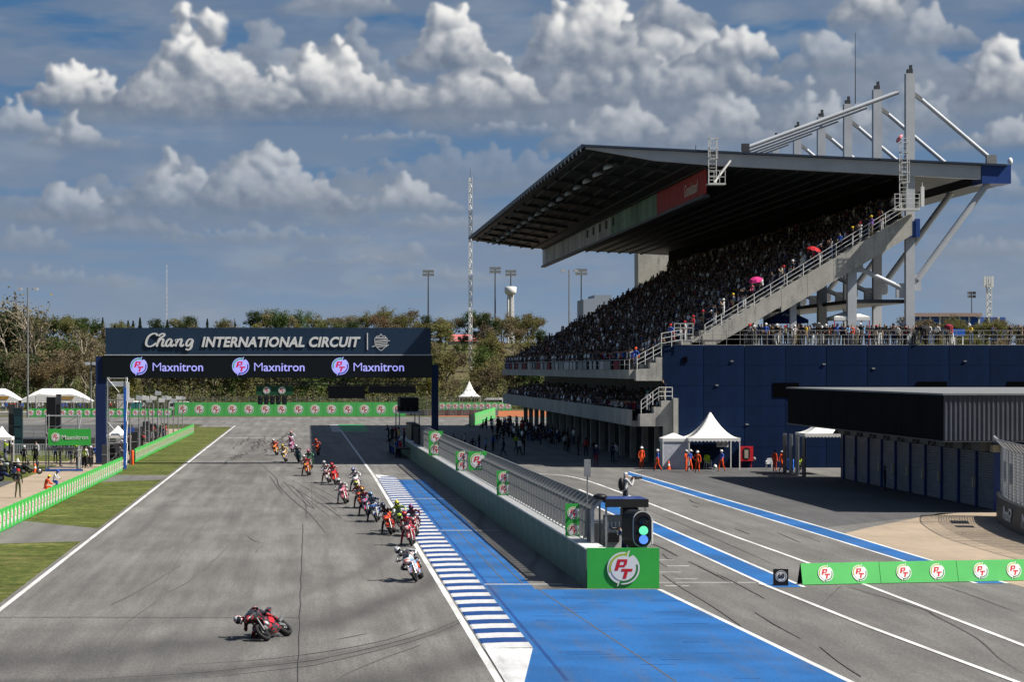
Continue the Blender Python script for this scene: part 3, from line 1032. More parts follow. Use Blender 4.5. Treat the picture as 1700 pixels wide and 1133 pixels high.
for k, (px, py) in enumerate(((1215, 600), (1368, 605), (1450, 612), (1602, 600), (1190, 640), (1240, 705))):
    p = at(px, py, WY)
    gpart(MB().box(p.x - 0.12, p.x + 0.12, WY - 0.08, WY - 0.015, p.z - 0.06, p.z + 0.06), 'wall_fitting', M_GALVD)
gpart(MB().box(28.5, 78, WY + 0.08, 330, DECK + 0.002, DECK + 0.2), 'deck', M_CONC)
# railing of the deck
rb = MB()
for zz in (0.45, 0.8, 1.15):
    rb.tube((31.5, WY + 0.3, DECK + 0.2 + zz), (78, WY + 0.3, DECK + 0.2 + zz), 0.02, n=6)
gpart(rb, 'railing', M_GALVD)
post = MB().tube((0, 0, 0), (0, 0, 1.18), 0.025, n=6).mesh('railing_post', M_GALVD)
for i in range(43):
    glink('railing_post', post, (31.5 + i * 1.09, WY + 0.3, DECK + 0.2))

# raked upper tier: steps
NR = 28
X0, Z0 = 26.2, 7.9
RUN, RISE = 22.2 / NR, 12.6 / NR


def row_pos(i):
    return X0 + i * RUN, Z0 + i * RISE


for i in range(NR):
    x, zz = row_pos(i)
    gpart(MB().box(x, x + RUN + 0.05, GY, GY1, zz - 0.5, zz), 'seating_step', M_CONC)
# raked end wall (stringer) towards the camera, cast in lengths
S0, S1 = at(1165, 573, GY), at(1512, 368, GY)
nseg = 8
for k in range(nseg):
    a = S0.lerp(S1, k / nseg)
    c = S0.lerp(S1, (k + 1) / nseg)
    pts = [(a.x + 0.01, GY - 0.5, a.z - 0.62 - 0.5 * (k > 2)), (c.x - 0.01, GY - 0.5, c.z - 0.62 - 0.5 * (k > 2)), (c.x - 0.01, GY - 0.5, c.z + 0.72), (a.x + 0.01, GY - 0.5, a.z + 0.72)]
    gpart(MB().prism(pts, (0, 0.48, 0)), 'end_beam', M_CONC)
for k in range(8):   # matching far end
    pass
# landing at the foot of the raked wall with steps down
a = at(1075, 640, GY - 1)
lb = MB()
prof = [(26.3, 7.0), (28.4, 7.0), (28.4, 8.9), (27.9, 8.9), (27.9, 8.45), (27.4, 8.45), (27.4, 8.0), (26.3, 7.9)]
lb.prism([(x, GY - 1.4, zz) for x, zz in prof], (0, 1.2, 0))
gpart(lb, 'landing', M_CONC)
lb = MB()
prof = [(26.6, 3.35), (29.2, 3.35), (29.2, 5.4), (28.3, 5.4), (28.3, 4.9), (27.7, 4.9), (27.7, 4.4), (26.6, 4.3)]
lb.prism([(x, GY - 1.6, zz) for x, zz in prof], (0, 1.4, 0))
lb.box(28.45, 29.25, GY - 1.55, GY - 1.3, 2.2, 3.35)
gpart(lb, 'landing', M_CONC)
gpart(MB().box(29.21, 29.6, WY - 1.0, WY + 0.05, 0, 5.6), 'end_pier', M_CONC)
M_RAIL = mat('white_steel_rail', (0.66, 0.66, 0.64), 0.5, var=0.05)


def stair_rail(p, q, n, h=1.05, rails=3):
    bb = MB()
    p, q = Vector(p), Vector(q)
    for k in range(rails):
        dz_ = h * (k + 1) / rails
        bb.tube(p + Vector((0, 0, dz_)), q + Vector((0, 0, dz_)), 0.03, n=6)
    for k in range(n + 1):
        c_ = p.lerp(q, k / n)
        bb.tube(c_, c_ + Vector((0, 0, h)), 0.035, n=6)
    return bb


gpart(stair_rail((S0.x + 0.2, GY - 0.3, S0.z + 0.6), (S1.x - 0.8, GY - 0.3, S1.z + 0.4), 12), 'stair_railing', M_RAIL)
gpart(stair_rail((26.4, GY - 1.2, 7.95), (28.35, GY - 1.2, 9.0), 3), 'stair_railing', M_RAIL)
gpart(stair_rail((28.35, GY - 1.2, 9.6), (30.0, GY - 1.2, 9.9), 2, 1.2), 'stair_railing', M_RAIL)
gpart(stair_rail((26.7, GY - 1.4, 4.35), (28.1, GY - 1.4, 5.4), 3), 'stair_railing', M_RAIL)
gpart(stair_rail((28.1, GY - 1.4, 5.42), (29.2, GY - 1.4, 5.42), 2), 'stair_railing', M_RAIL)
# white cage at the foot of the raked railing
a = at(1135, 555, GY - 1.0)
cb = MB()
for zz in (0.0, 0.5, 1.0, 1.35):
    cb.bar((a.x - 0.75, a.y, a.z - 0.5 + zz), (a.x + 0.75, a.y, a.z - 0.5 + zz), 0.05)
for xx in (-0.75, -0.25, 0.25, 0.75):
    cb.bar((a.x + xx, a.y, a.z - 0.5), (a.x + xx, a.y, a.z + 0.85), 0.05)
cb.box(a.x - 0.8, a.x + 0.8, a.y, a.y + 0.9, a.z - 0.62, a.z - 0.54)
gpart(cb, 'access_cage', M_RAIL)

# front edge of the upper tier, lower terrace and pit garages, running away along the pit lane
gpart(MB().box(25.9, 30.5, GY - 0.2, GY1, 7.15, 7.88), 'upper_slab', M_CONC)
fb = MB()
for zz in (8.3, 8.7):
    fb.tube((25.95, GY, zz), (25.95, GY1, zz), 0.025, n=6)
for i in range(44):
    yy = GY + i * (GY1 - GY) / 43
    fb.tube((25.95, yy, 7.9), (25.95, yy, 8.72), 0.025, n=5)
gpart(fb, 'front_railing', M_RAIL)
ban = [mat('white_cloth', (0.62, 0.62, 0.62), 0.8), mat('blue_cloth', (0.03, 0.07, 0.22), 0.8), mat('red_cloth', (0.22, 0.02, 0.03), 0.8), mat('grey_cloth', (0.35, 0.36, 0.36), 0.8)]
rb_ = random.Random(5)
yy = GY + 6
while yy < GY1 - 6:
    w = rb_.uniform(1.6, 4.5)
    gpart(MB().box(25.84, 25.88, yy, yy + w, 7.9, 8.62), 'flag_banner', rb_.choice([0, 0, 0, 1, 2, 3, 3]) * 0 + 0 or ban[rb_.choice([0, 0, 0, 0, 1, 2, 3, 3, 3, 3])])
    yy += w + rb_.uniform(0.2, 3.0)
gpart(MB().box(26.2, 31.5, GY, GY1, 3.3, 3.75), 'lower_slab', M_CONC)
nseg = 26
for i in range(nseg):
    ya = GY + i * (GY1 - GY) / nseg
    gpart(MB().box(26.0, 26.18, ya + 0.02, ya + (GY1 - GY) / nseg - 0.02, 3.35, 4.65), 'parapet_panel', M_CONC)
gpart(MB().box(31.5, 31.7, GY, GY1, 3.75, 7.15), 'terrace_back_wall', M_DGREY)
fin = MB().box(-0.10, 0, 0, 0.22, 0, 1.3).mesh('louvre_fin', M_STEEL)
for i in range(110):
    glink('louvre_fin', fin, (31.5, GY + 0.5 + i * 1.15, 5.85))
gpart(MB().box(32.0, 32.2, GY, GY1, 0, 3.3), 'garage_wall', M_BLACKM)
pier = MB().box(0, 0.5, 0, 0.5, 0, 3.3).mesh('pit_pier', M_CONC)
for i in range(17):
    glink('pit_pier', pier, (28.6, GY + 4 + i * 7.6, 0))
fld = MB()
for i in range(10):
    fld.box(29.0, 29.25, GY + 0.3 + i * 0.32, GY + 0.42 + i * 0.32, 0, 3.0)
gpart(fld, 'folding_door', M_DGREY)

# roof
RY0, RY1 = 195.6, 334.0
RXF, RXB = 22.2, 56.4


def roof_z(x):
    return 26.1 - (x - RXF) / (RXB - RXF) * 1.6


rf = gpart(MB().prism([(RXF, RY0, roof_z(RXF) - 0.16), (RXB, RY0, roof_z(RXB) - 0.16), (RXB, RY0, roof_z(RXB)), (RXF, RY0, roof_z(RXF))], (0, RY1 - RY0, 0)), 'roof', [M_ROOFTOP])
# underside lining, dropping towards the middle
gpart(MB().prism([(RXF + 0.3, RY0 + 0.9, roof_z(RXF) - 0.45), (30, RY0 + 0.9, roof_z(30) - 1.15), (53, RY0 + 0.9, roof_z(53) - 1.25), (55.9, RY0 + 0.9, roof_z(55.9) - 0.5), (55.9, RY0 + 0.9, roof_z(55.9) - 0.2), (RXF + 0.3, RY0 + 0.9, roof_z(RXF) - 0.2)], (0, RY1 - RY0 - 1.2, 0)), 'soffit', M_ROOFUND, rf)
gb = [(RXF + 0.2, RY0 + 0.3, roof_z(RXF) - 0.30), (28, RY0 + 0.3, roof_z(28) - 1.02), (33, RY0 + 0.3, roof_z(33) - 1.18), (54.35, RY0 + 0.3, roof_z(54.35) - 1.30), (54.35, RY0 + 0.3, roof_z(54.35) - 0.20), (RXF + 0.2, RY0 + 0.3, roof_z(RXF) - 0.20)]
gpart(MB().prism(gb, (0, 0.5, 0)), 'gable_beam', M_STEEL, rf)
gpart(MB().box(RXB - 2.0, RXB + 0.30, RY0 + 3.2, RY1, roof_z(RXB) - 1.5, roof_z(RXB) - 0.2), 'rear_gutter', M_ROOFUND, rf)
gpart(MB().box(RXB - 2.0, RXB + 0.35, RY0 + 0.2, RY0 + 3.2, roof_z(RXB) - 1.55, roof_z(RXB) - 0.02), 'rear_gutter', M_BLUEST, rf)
# purlins seen from below, each its own bar
for k in range(16):
    x = RXF + 0.9 + k * 1.5
    t = min(1.0, (x - RXF) / 8.5)
    zz = roof_z(x) - 0.46 - 0.78 * t
    gpart(MB().box(x, x + 0.16, RY0 + 0.95, RY1 - 0.6, zz - 0.14, zz + 0.05), 'purlin', mat('dark_purlin', (0.035, 0.040, 0.048), 0.7), rf)
for k in range(12):
    y = RY0 + 6 + k * 11.3
    gpart(MB().prism([(RXF + 0.6, y, roof_z(RXF) - 0.5), (30, y, roof_z(30) - 1.2), (30, y, roof_z(30) - 1.5), (RXF + 0.6, y, roof_z(RXF) - 0.75)], (0, 0.3, 0)), 'rafter', mat('dark_purlin', (0.035, 0.040, 0.048), 0.7), rf)
clip = MB().box(-0.06, 0.04, 0, 0.12, -0.55, 0).mesh('gutter_bracket', M_STEEL)
gpart(MB().box(RXF - 0.16, RXF - 0.01, RY0, RY1, roof_z(RXF) - 0.30, roof_z(RXF) + 0.02), 'front_gutter', M_ROOFTOP, rf)
for k in range(46):
    glink('gutter_bracket', clip, (RXF - 0.17, RY0 + 0.5 + k * 3.0, roof_z(RXF) - 0.02), parent=rf)
# dish floodlights under the roof edge
dish = MB()
dish.lathe([(0.02, 0.30), (0.22, 0.27), (0.38, 0.14), (0.44, -0.05), (0.40, -0.05), (0.30, 0.1), (0.03, 0.2)], 12, 0)
dish.box(-0.05, 0.05, -0.05, 0.05, 0.3, 0.75, 1)
dish.box(0.35, 0.75, -0.18, 0.18, -0.12, 0.2, 1)
dishm = dish.mesh('floodlight', [M_STEEL, M_DGREY])
for k in range(17):
    y = RY0 + 5 + k * 7.6
    glink('floodlight', dishm, (24.8, y, roof_z(24.8) - 1.35), (R(8), R(-20), 0), rf)
# hanging board under the roof, in lengths
HX = 32.5
cols = []
hb_r = mat('red_hanging_banner', (0.46, 0.05, 0.06), 0.7, var=0.3, scale=0.5)
hb_g = mat('green_stained_banner', (0.22, 0.36, 0.28), 0.7, var=0.55, scale=0.6, stretch=(1, 0.6, 0.2))
hb_w = mat('grey_stained_banner', (0.50, 0.51, 0.51), 0.7, var=0.5, scale=0.6, stretch=(1, 0.6, 0.2))
y = RY0 + 3.0
k = 0
while y < RY1 - 4:
    L = 6.9
    m = hb_r if k < 4 else (hb_g if k < 9 else hb_w)
    bb = MB().box(HX, HX + 0.12, y + 0.03, y + L - 0.03, roof_z(HX) - 3.35, roof_z(HX) - 1.25)
    gpart(bb, 'hanging_board', m, rf)
    y += L
    k += 1
HEND = y
me = text_mesh('Grandstand', 1.5, mat('faded_white_print', (0.85, 0.75, 0.72), 0.7, var=0.2), 0.35, 0.0, 0.01)
glink('board_lettering', me, (HX - 0.03, RY0 + 10.5, roof_z(HX) - 2.4), FACE_XM, rf)
gpart(MB().box(HX - 0.2, HX + 0.35, RY0 + 2.9, HEND, roof_z(HX) - 3.62, roof_z(HX) - 3.36), 'board_rail', M_DGREY, rf)
for k in range(5):
    y = RY0 + 62 + k * 6
    gpart(MB().box(HX - 0.03, HX - 0.005, y, y + 1.5, roof_z(HX) - 2.4, roof_z(HX) - 1.5), 'board_patch', M_BLACKM, rf)

# masts with stays, every 11.3 m
for k in range(11):
    y = GY + 0.4 + k * 11.3
    cx = 48.7
    top = 31.9
    gpart(MB().box(cx - 0.36, cx + 0.36, y - 0.3, y + 0.3, DECK + 0.2, top), 'mast', M_STEEL)
    gpart(MB().box(cx - 0.22, cx + 0.22, y - 0.2, y + 0.2, top, top + 0.35).box(cx - 0.02, cx + 0.2, y - 0.1, y + 0.1, top + 0.35, top + 0.7), 'mast_cap', M_DGREY)
    p, q = Vector((cx - 0.9, y, top - 1.5)), Vector((35.6, y, roof_z(35.6) + 0.45))
    gpart(MB().tube(p, q, 0.17, n=12), 'stay', M_STEEL)
    d = (q - p).normalized()
    gpart(MB().box(q.x - 0.5, q.x + 0.1, y - 0.2, y + 0.2, roof_z(35.6), q.z + 0.3), 'stay_bracket', M_DGREY)
    p2, q2 = Vector((cx + 0.95, y, top - 2.1)), Vector((55.2, y, roof_z(55.2) + 0.5))
    gpart(MB().tube(p2, q2, 0.18, n=12), 'stay', M_STEEL)
    gpart(MB().box(q2.x - 0.3, q2.x + 0.5, y - 0.2, y + 0.2, roof_z(55.2), q2.z + 0.25).bar(Vector((cx + 0.3, y, top - 1.6)), p2, 0.3, 0.3), 'stay_bracket', M_GALVD)
    # rear raking strut under the roof
    p3, q3 = Vector((49.3, y, 15.2)), Vector((55.5, y, roof_z(55.5) - 0.9))
    gpart(MB().tube(p3, q3, 0.26, n=12), 'raking_strut', M_STEEL)
    gpart(MB().box(48.9, 49.6, y - 0.15, y + 0.15, 14.3, 15.6), 'strut_bracket', M_STEEL)
    gpart(MB().box(55.0, 55.9, y - 0.15, y + 0.15, q3.z - 0.3, q3.z + 0.45), 'strut_bracket', M_STEEL)
    if k % 1 == 0:
        cx2 = 44.0
        gpart(MB().box(cx2 - 0.36, cx2 + 0.36, y - 0.3, y + 0.3, DECK + 0.2, 16.6), 'column', M_STEEL)
        gpart(MB().tube((44.4, y, 16.2), (48.3, y, 14.4), 0.2, n=10), 'brace', M_STEEL)
        gpart(MB().box(47.6, 48.34, y - 0.15, y + 0.15, 13.7, 14.9), 'brace_bracket', M_STEEL)
        gpart(MB().box(44.36, 44.9, y - 0.15, y + 0.15, 15.8, 16.6), 'brace_bracket', M_STEEL)
    gpart(MB().box(39.0, 39.5, y - 0.2, y + 0.2, DECK + 0.2, 13.8), 'column', M_STEEL)
gpart(MB().box(44.0, 48.6, GY + 0.8, GY1, 13.3, 13.6), 'gallery_floor', M_DGREY)
gpart(MB().box(36.2, 36.4, GY + 6, GY1, DECK + 0.2, 12.1), 'concourse_wall', M_BLACKM)
gpart(MB().box(49.06, 49.4, GY - 0.2, GY + 0.5, 18.6, 20.1).box(48.0, 49.4, GY - 0.12, GY + 0.09, 18.6, 19.9), 'corner_bracket', M_BLUEST)
# far end wall of the upper tier, rising behind the crowd
a0, a1 = at(1057, 455, GY1), at(1112, 408, GY1)
gpart(MB().prism([(46.3, 339, 0), (50.4, 339, 0), (50.4, 339, 25.3), (46.1, 339, 24.2)], (0, 4.0, 0)), 'stair_tower', M_CONC)
# back wall behind the last row with hanging flags
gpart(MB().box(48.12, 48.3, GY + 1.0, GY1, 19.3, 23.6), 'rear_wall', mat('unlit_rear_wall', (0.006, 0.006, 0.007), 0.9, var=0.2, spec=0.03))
flagm = MB().box(-0.02, 0.02, 0, 0.8, 0, 0.9).mesh('hung_flag', ban[3])
for k in sorted(random.sample(range(46), 15)):
    o = glink('hung_flag', flagm, (48.0, GY + 2 + k * 2.6, 20.6 + 0.3 * random.random()), (R(random.uniform(-25, 25)), R(-18), 0))
    o.scale = (1, random.uniform(0.5, 1.3), random.uniform(0.6, 1.2))
# access ladders and platforms on the near gable


def ladder(x, y, z0, z1, w=0.62, cage=True):
    bb = MB()
    for s in (-1, 1):
        bb.bar((x + s * w / 2, y, z0), (x + s * w / 2, y, z1), 0.07)
    zz = z0 + 0.3
    while zz < z1:
        bb.bar((x - w / 2, y, zz), (x + w / 2, y, zz), 0.04)
        zz += 0.33
    if cage:
        zz = z0 + 2.0
        while zz < z1:
            for q0, q1 in (((-w / 2, 0), (-w / 2, -0.7)), ((-w / 2, -0.7), (w / 2, -0.7)), ((w / 2, -0.7), (w / 2, 0))):
                bb.bar((x + q0[0], y + q0[1], zz), (x + q1[0], y + q1[1], zz), 0.05)
            zz += 0.8
        for s in (-0.3, 0.3):
            bb.bar((x + s, y - 0.7, z0 + 2.0), (x + s, y - 0.7, z1), 0.04)
    return bb


a = at(1183, 305, RY0 - 0.3)
gpart(ladder(a.x, RY0 - 0.25, a.z, a.z + 3.7), 'ladder', M_RAIL, rf)
pb = MB().box(a.x - 0.45, a.x + 0.95, RY0 - 1.0, RY0 + 0.2, a.z - 0.12, a.z)
for xx in (-0.4, 0.0, 0.45, 0.9):
    pb.bar((a.x + xx, RY0 - 0.98, a.z), (a.x + xx, RY0 - 0.98, a.z + 1.0), 0.05)
for zz in (0.5, 1.0):
    pb.bar((a.x - 0.45, RY0 - 0.98, a.z + zz), (a.x + 0.95, RY0 - 0.98, a.z + zz), 0.05)
pb.bar((a.x + 0.1, RY0 - 0.5, a.z + 0.1), (a.x + 1.5, RY0 + 0.1, a.z + 1.9), 0.14)
gpart(pb, 'ladder_platform', M_RAIL, rf)
a = at(1500, 345, GY - 0.9)
gpart(ladder(a.x - 0.05, GY - 1.1, a.z, a.z + 5.7), 'ladder', M_RAIL)
pb = MB().box(a.x - 0.95, a.x + 1.1, GY - 1.8, GY - 0.6, a.z - 0.25, a.z - 0.1)
for xx in (-0.9, -0.4, 0.1, 0.6, 1.05):
    pb.bar((a.x + xx, GY - 1.75, a.z - 0.1), (a.x + xx, GY - 1.75, a.z + 1.05), 0.05)
for zz in (0.35, 0.7, 1.05):
    pb.bar((a.x - 0.95, GY - 1.75, a.z + zz), (a.x + 1.1, GY - 1.75, a.z + zz), 0.045)
gpart(pb, 'ladder_platform', M_RAIL)
gpart(MB().box(a.x + 1.25, a.x + 1.5, GY - 1.6, GY - 1.3, a.z + 0.05, a.z + 1.65).bar((a.x + 1.37, GY - 1.45, a.z + 1.6), (a.x + 1.37, GY - 1.45, a.z + 2.0), 0.04), 'aerial_panel', M_WHITE)
# whip aerial on the third mast and a pink dish
p = at(1420, 172, GY + 22)
gpart(MB().tube(p, (p.x, p.y, p.z + 6.4), 0.05, 0.02, 6), 'whip_aerial', M_DGREY)
p = at(1493, 230, GY - 1.0)
db = MB().lathe([(0.0, 0.1), (0.2, 0.06), (0.36, 0.0), (0.40, 0.0), (0.2, 0.1), (0.0, 0.14)], 12, 0)
o = db.build('dish_aerial', mat('pink_plastic', (0.75, 0.25, 0.28), 0.6), rf, Vector((p.x, p.y, p.z)) - GO, (R(15), R(-58), 0))
p = at(1677, 268, RY0 + 2)
gpart(MB().ball(p, 0.22, 0.22, 0.32, 10, 8).tube((p.x, p.y, p.z - 0.6), (p.x, p.y, p.z - 0.2), 0.05), 'gutter_lamp', M_WHITE, rf)
p = at(1155, 242, RY0 + 4)
gpart(MB().tube((p.x, p.y, roof_z(p.x)), (p.x, p.y, roof_z(p.x) + 0.75), 0.03, n=5), 'lightning_rod', M_DGREY, rf)

# ================================================================== GANTRY
GTY = 201.5
gt = empty('start_gantry', (-16.5, GTY, 0), label='navy start gantry spanning the track with a lit advertising board', cat='gantry')
GT = Vector((-16.5, GTY, 0))


def tpart(bb, name, m, parent=gt):
    bb.v = [(p[0] - GT.x, p[1] - GT.y, p[2]) for p in bb.v]
    return bb.build(name, m, parent)


a, c = at(175, 590.5, GTY), at(715.5, 545, GTY)
xs_ = [a.x + (c.x - a.x) * k / 6 for k in range(7)]
tpart(MB().box(a.x, c.x, GTY + 0.06, GTY + 1.4, a.z - 0.1, c.z), 'header_box', M_NAVYL)
for k in range(6):
    tpart(MB().box(xs_[k] + 0.012, xs_[k + 1] - 0.012, GTY, GTY + 0.058, a.z + 0.08, c.z + 0.02), 'header_panel', M_NAVYL)
tpart(MB().box(a.x - 0.1, c.x + 0.1, GTY - 0.06, GTY + 0.05, a.z, a.z + 0.075), 'header_sill', M_STEEL)
l0, l1 = at(170, 628, GTY), at(717.5, 590.8, GTY)
scr = tpart(MB().box(l0.x, l1.x, GTY - 0.02, GTY + 1.3, l0.z, l1.z - 0.02), 'led_screen', M_SCREEN)
for cx_ in (158.5, 717.0):
    p, q = at(cx_, 640, GTY), at(cx_ + (17 if cx_ < 500 else 11), 640, GTY)
    zt = 9.0 if cx_ < 500 else 8.3
    tpart(MB().box(p.x, q.x, GTY + 0.1, GTY + 0.8, 0, zt), 'gantry_column', M_NAVY if cx_ > 500 else mat('dark_blue_column', (0.010, 0.026, 0.10), 0.5))
    tpart(MB().box(p.x - 0.12, q.x + 0.12, GTY - 0.02, GTY + 1.3, 0, 0.12), 'base_plate', M_DGREY)
S = GTY / FPX


def tput(name, me, px, py, sc, dy_=-0.05, parent=gt):
    p = at(px, py, GTY)
    o = link(name, me, parent, (p.x - GT.x, dy_, p.z), FACE_CAM, (sc, sc, sc))
    return o


M_LETT = mat('white_letter', (0.80, 0.80, 0.80), 0.45, var=0.04)
me = text_mesh('INTERNATIONAL CIRCUIT', 1.0, M_LETT, 0.22, 0.036, 0.03, 1.04, name='lettering')
w = max(v.co.x for v in me.vertices) - min(v.co.x for v in me.vertices)
hh = max(v.co.y for v in me.vertices) - min(v.co.y for v in me.vertices)
o = tput('header_lettering', me, 464.5, 569, 1.0, -0.04)
o.scale = (264 * S / w, 17.5 * S / hh, 1)
# brush script word drawn stroke by stroke
STRK = [[(556, 108), (540, 88), (508, 88), (470, 112), (446, 155), (442, 195), (465, 216), (505, 208), (545, 180)],
        [(566, 112), (590, 92), (618, 88), (624, 105), (590, 128), (572, 145), (556, 185), (547, 218)],
        [(556, 185), (580, 150), (606, 140), (614, 158), (602, 195), (608, 214), (634, 200)],
        [(700, 150), (676, 142), (650, 165), (640, 200), (656, 214), (682, 192), (702, 148)],
        [(702, 148), (690, 195), (698, 214), (726, 194)],
        [(734, 160), (752, 146), (748, 175), (737, 216)],
        [(744, 188), (768, 152), (794, 142), (798, 160), (786, 198), (796, 214), (824, 196)],
        [(912, 150), (884, 142), (856, 164), (846, 198), (862, 212), (888, 190), (912, 148)],
        [(912, 148), (902, 195), (892, 230), (866, 250), (840, 240)]]
sb = MB()
for si, st in enumerate(STRK):
    pts = smooth_pts(st, 5)
    L, Rr = [], []
    for i, p in enumerate(pts):
        d = (pts[min(i + 1, len(pts) - 1)] - pts[max(i - 1, 0)]).normalized()
        nr = Vector((-d.y, d.x))
        ww = 6.0 + 5.0 * abs(d.y)
        if i == 0 or i == len(pts) - 1:
            ww *= 0.7
        L.append(p + nr * ww)
        Rr.append(p - nr * ww)
    for i in range(len(pts) - 1):
        def g_(p_, zz):
            q_ = at(170 + p_.x / 6.07, 540 + p_.y / 6.07, GTY)
            return Vector((q_.x - GT.x, zz, q_.z))
        z0_ = -0.085 - 0.006 * si
        sb.quad(g_(L[i], z0_), g_(L[i + 1], z0_), g_(Rr[i + 1], z0_), g_(Rr[i], z0_))
        sb.quad(g_(L[i], z0_), g_(L[i], -0.01), g_(L[i + 1], -0.01), g_(L[i + 1], z0_))
        sb.quad(g_(Rr[i], z0_), g_(Rr[i + 1], z0_), g_(Rr[i + 1], -0.01), g_(Rr[i], -0.01))
sb.build('script_lettering', M_LETT, gt)
p, q = at(609.2, 581, GTY), at(610.8, 553, GTY)
tpart(MB().box(p.x, q.x, GTY - 0.06, GTY - 0.002, p.z, q.z), 'divider', M_LETT)
# crest: outline shield, crown, speed stripes and ribbon
cb = MB()
c0 = at(632.5, 569, GTY)


def cpt(x, y):     # crest units: photo px from centre, y up
    return Vector((c0.x + x * S - GT.x, -0.05, c0.z + y * S))


def cstroke(pts, w, close=False):
    pts = [Vector(p) for p in pts]
    if close:
        pts = pts + [pts[0]]
    for i in range(len(pts) - 1):
        d = (pts[i + 1] - pts[i]).normalized()
        nr = Vector((-d.y, d.x)) * (w / 2)
        e = d * (w * 0.3)
        cb.quad(cpt(*(pts[i] - e + nr)), cpt(*(pts[i] - e - nr)), cpt(*(pts[i + 1] + e - nr)), cpt(*(pts[i + 1] + e + nr)))


cstroke([(-10.5, 6), (-10, -2), (-7, -8), (0, -13.6), (7, -8), (10, -2), (10.5, 6)], 0.9)
cstroke([(-9.5, 7.5), (9.5, 7.5)], 1.6)
cstroke([(-8, 9), (-5.5, 11.4), (-3, 9.5), (0, 14.5), (3, 9.5), (5.5, 11.4), (8, 9)], 1.0)
for (x0, y0, x1, y1) in ((-9, 3, 9, 4.8), (-9.4, 0.2, 14.5, 3.0), (-9, -2.6, 9.4, -0.6), (-14.5, -7.2, -8, -4.4), (-8, -5.0, 8.6, -3.4), (-6, -7.4, 7.4, -6.2), (8, -7.0, 12.4, -3.8)):
    cstroke([(x0, y0), (x1, y1)], 1.15)
cb.build('crest', M_LETT, gt)
meM = text_mesh('M', 1.0, M_LEDW, 0.0, -0.012, 0.005, 1.0)
me = text_mesh('axnitron', 1.0, M_LEDW, 0.0, 0.008, 0.005, 1.0)
w = max(v.co.x for v in me.vertices) - min(v.co.x for v in me.vertices)
for (ex, tx) in ((230.5, 295), (399.5, 463.5), (564.8, 628.5)):
    o = tput('screen_emblem', EMB_LED, ex, 608.5, 14.2 * S, -0.04)
    o = tput('screen_lettering', me, tx + 8.5, 610.5, 68 * S / w, -0.04)
    o = tput('screen_lettering', meM, tx - 34.5, 610.3, 68 * S / w, -0.04)
    o.scale = (68 * S / w * 1.12, 68 * S / w, 1)
# truss and boards hung below
tb = MB()
p, q = at(420, 634, GTY), at(708, 634, GTY)
for dz_ in (0, -0.28):
    tb.bar((p.x, GTY + 0.6, p.z + dz_), (q.x, GTY + 0.6, q.z + dz_), 0.08)
for k in range(24):
    xa = p.x + (q.x - p.x) * k / 24
    xb = p.x + (q.x - p.x) * (k + 1) / 24
    tb.bar((xa, GTY + 0.6, p.z - 0.28 * (k % 2)), (xb, GTY + 0.6, p.z - 0.28 * ((k + 1) % 2)), 0.05)
for k in range(5):
    xa = p.x + (q.x - p.x) * k / 4
    tb.bar((xa, GTY + 0.6, p.z), (xa, GTY + 0.6, l0.z), 0.06)
tpart(tb, 'light_truss', M_DGREY)
p, q = at(425, 656.5, GTY), at(486, 641, GTY)
tpart(MB().box(p.x, q.x, GTY + 0.25, GTY + 0.35, p.z, q.z), 'start_board', mat('dark_green_board', (0.012, 0.085, 0.035), 0.5))
for ex in (442.5, 468):
    tput('board_emblem', EMB_LOW, ex, 648.5, 6.2 * S, 0.22)
for k in range(5):
    p = at(432 + k * 10, 664.5, GTY)
    tpart(MB().box(p.x - 0.2, p.x + 0.2, GTY + 0.25, GTY + 0.45, p.z - 0.38, p.z + 0.36), 'start_light', M_BLACK)
    lens = MB()
    for zz in (0.17, -0.17):
        lens.lathe([(0.001, -0.02), (0.12, -0.01), (0.13, 0.0)], 10, 0, 'y', (p.x, GTY + 0.24, p.z + zz))
    tpart(lens, 'light_lens', M_GLASS)
for (x0, x1, y0, y1) in ((545, 606, 641, 662), (612, 691, 641, 653)):
    p, q = at(x0, y1, GTY), at(x1, y0, GTY)
    tpart(MB().box(p.x, q.x, GTY + 0.4, GTY + 0.8, p.z, q.z).bar(((p.x + q.x) / 2, GTY + 0.6, q.z), ((p.x + q.x) / 2, GTY + 0.6, q.z + 0.5), 0.08), 'information_screen', M_BLACK)

# ================================================================== PIT WALL with its fence
PW = empty('pit_wall', (10.12, 88.0, 0), 0.0091, label='long stained concrete pit wall with a grated fence on top', cat='wall')


def wall_x(y):
    return 10.12 - 0.0091 * (y - 88.0)


seg = MB().box(0, 0.62, 0.012, 2.988, 0, 1.40).mesh('wall_segment', M_PITWALL)
for k in range(48):
    link('wall_segment', seg, PW, (0, 0.3 + k * 3.0, 0))
led = MB().box(-0.05, 0.72, 0.005, 2.995, 1.40, 1.46).mesh('wall_coping', M_WHITE)
for k in range(48):
    link('wall_coping', led, PW, (0, 0.3 + k * 3.0, 0))
post = MB().box(-0.06, 0.06, -0.07, 0.07, 1.46, 2.75).bar((0, 0, 2.72), (0.36, 0, 3.08), 0.09).mesh('fence_post', M_GALV)
pn = MB()
for zz in (1.56, 2.15, 2.72):
    pn.bar((0, 0.05, zz), (0, 1.15, zz), 0.04)
for k in range(9):
    yy = 0.12 + k * 0.12
    pn.bar((0, yy, 1.56), (0, yy, 2.74), 0.03, 0.03)
    pn.bar((0, yy, 2.74), (0.33, yy, 3.06), 0.018, 0.018)
for k in range(9):
    pn.bar((0.005, 0.05, 1.62 + k * 0.125), (0.005, 1.15, 1.62 + k * 0.125), 0.012, 0.012)
pn.bar((0.33, 0.05, 3.06), (0.33, 1.15, 3.06), 0.06)
panel = pn.mesh('fence_panel', M_GALVD)
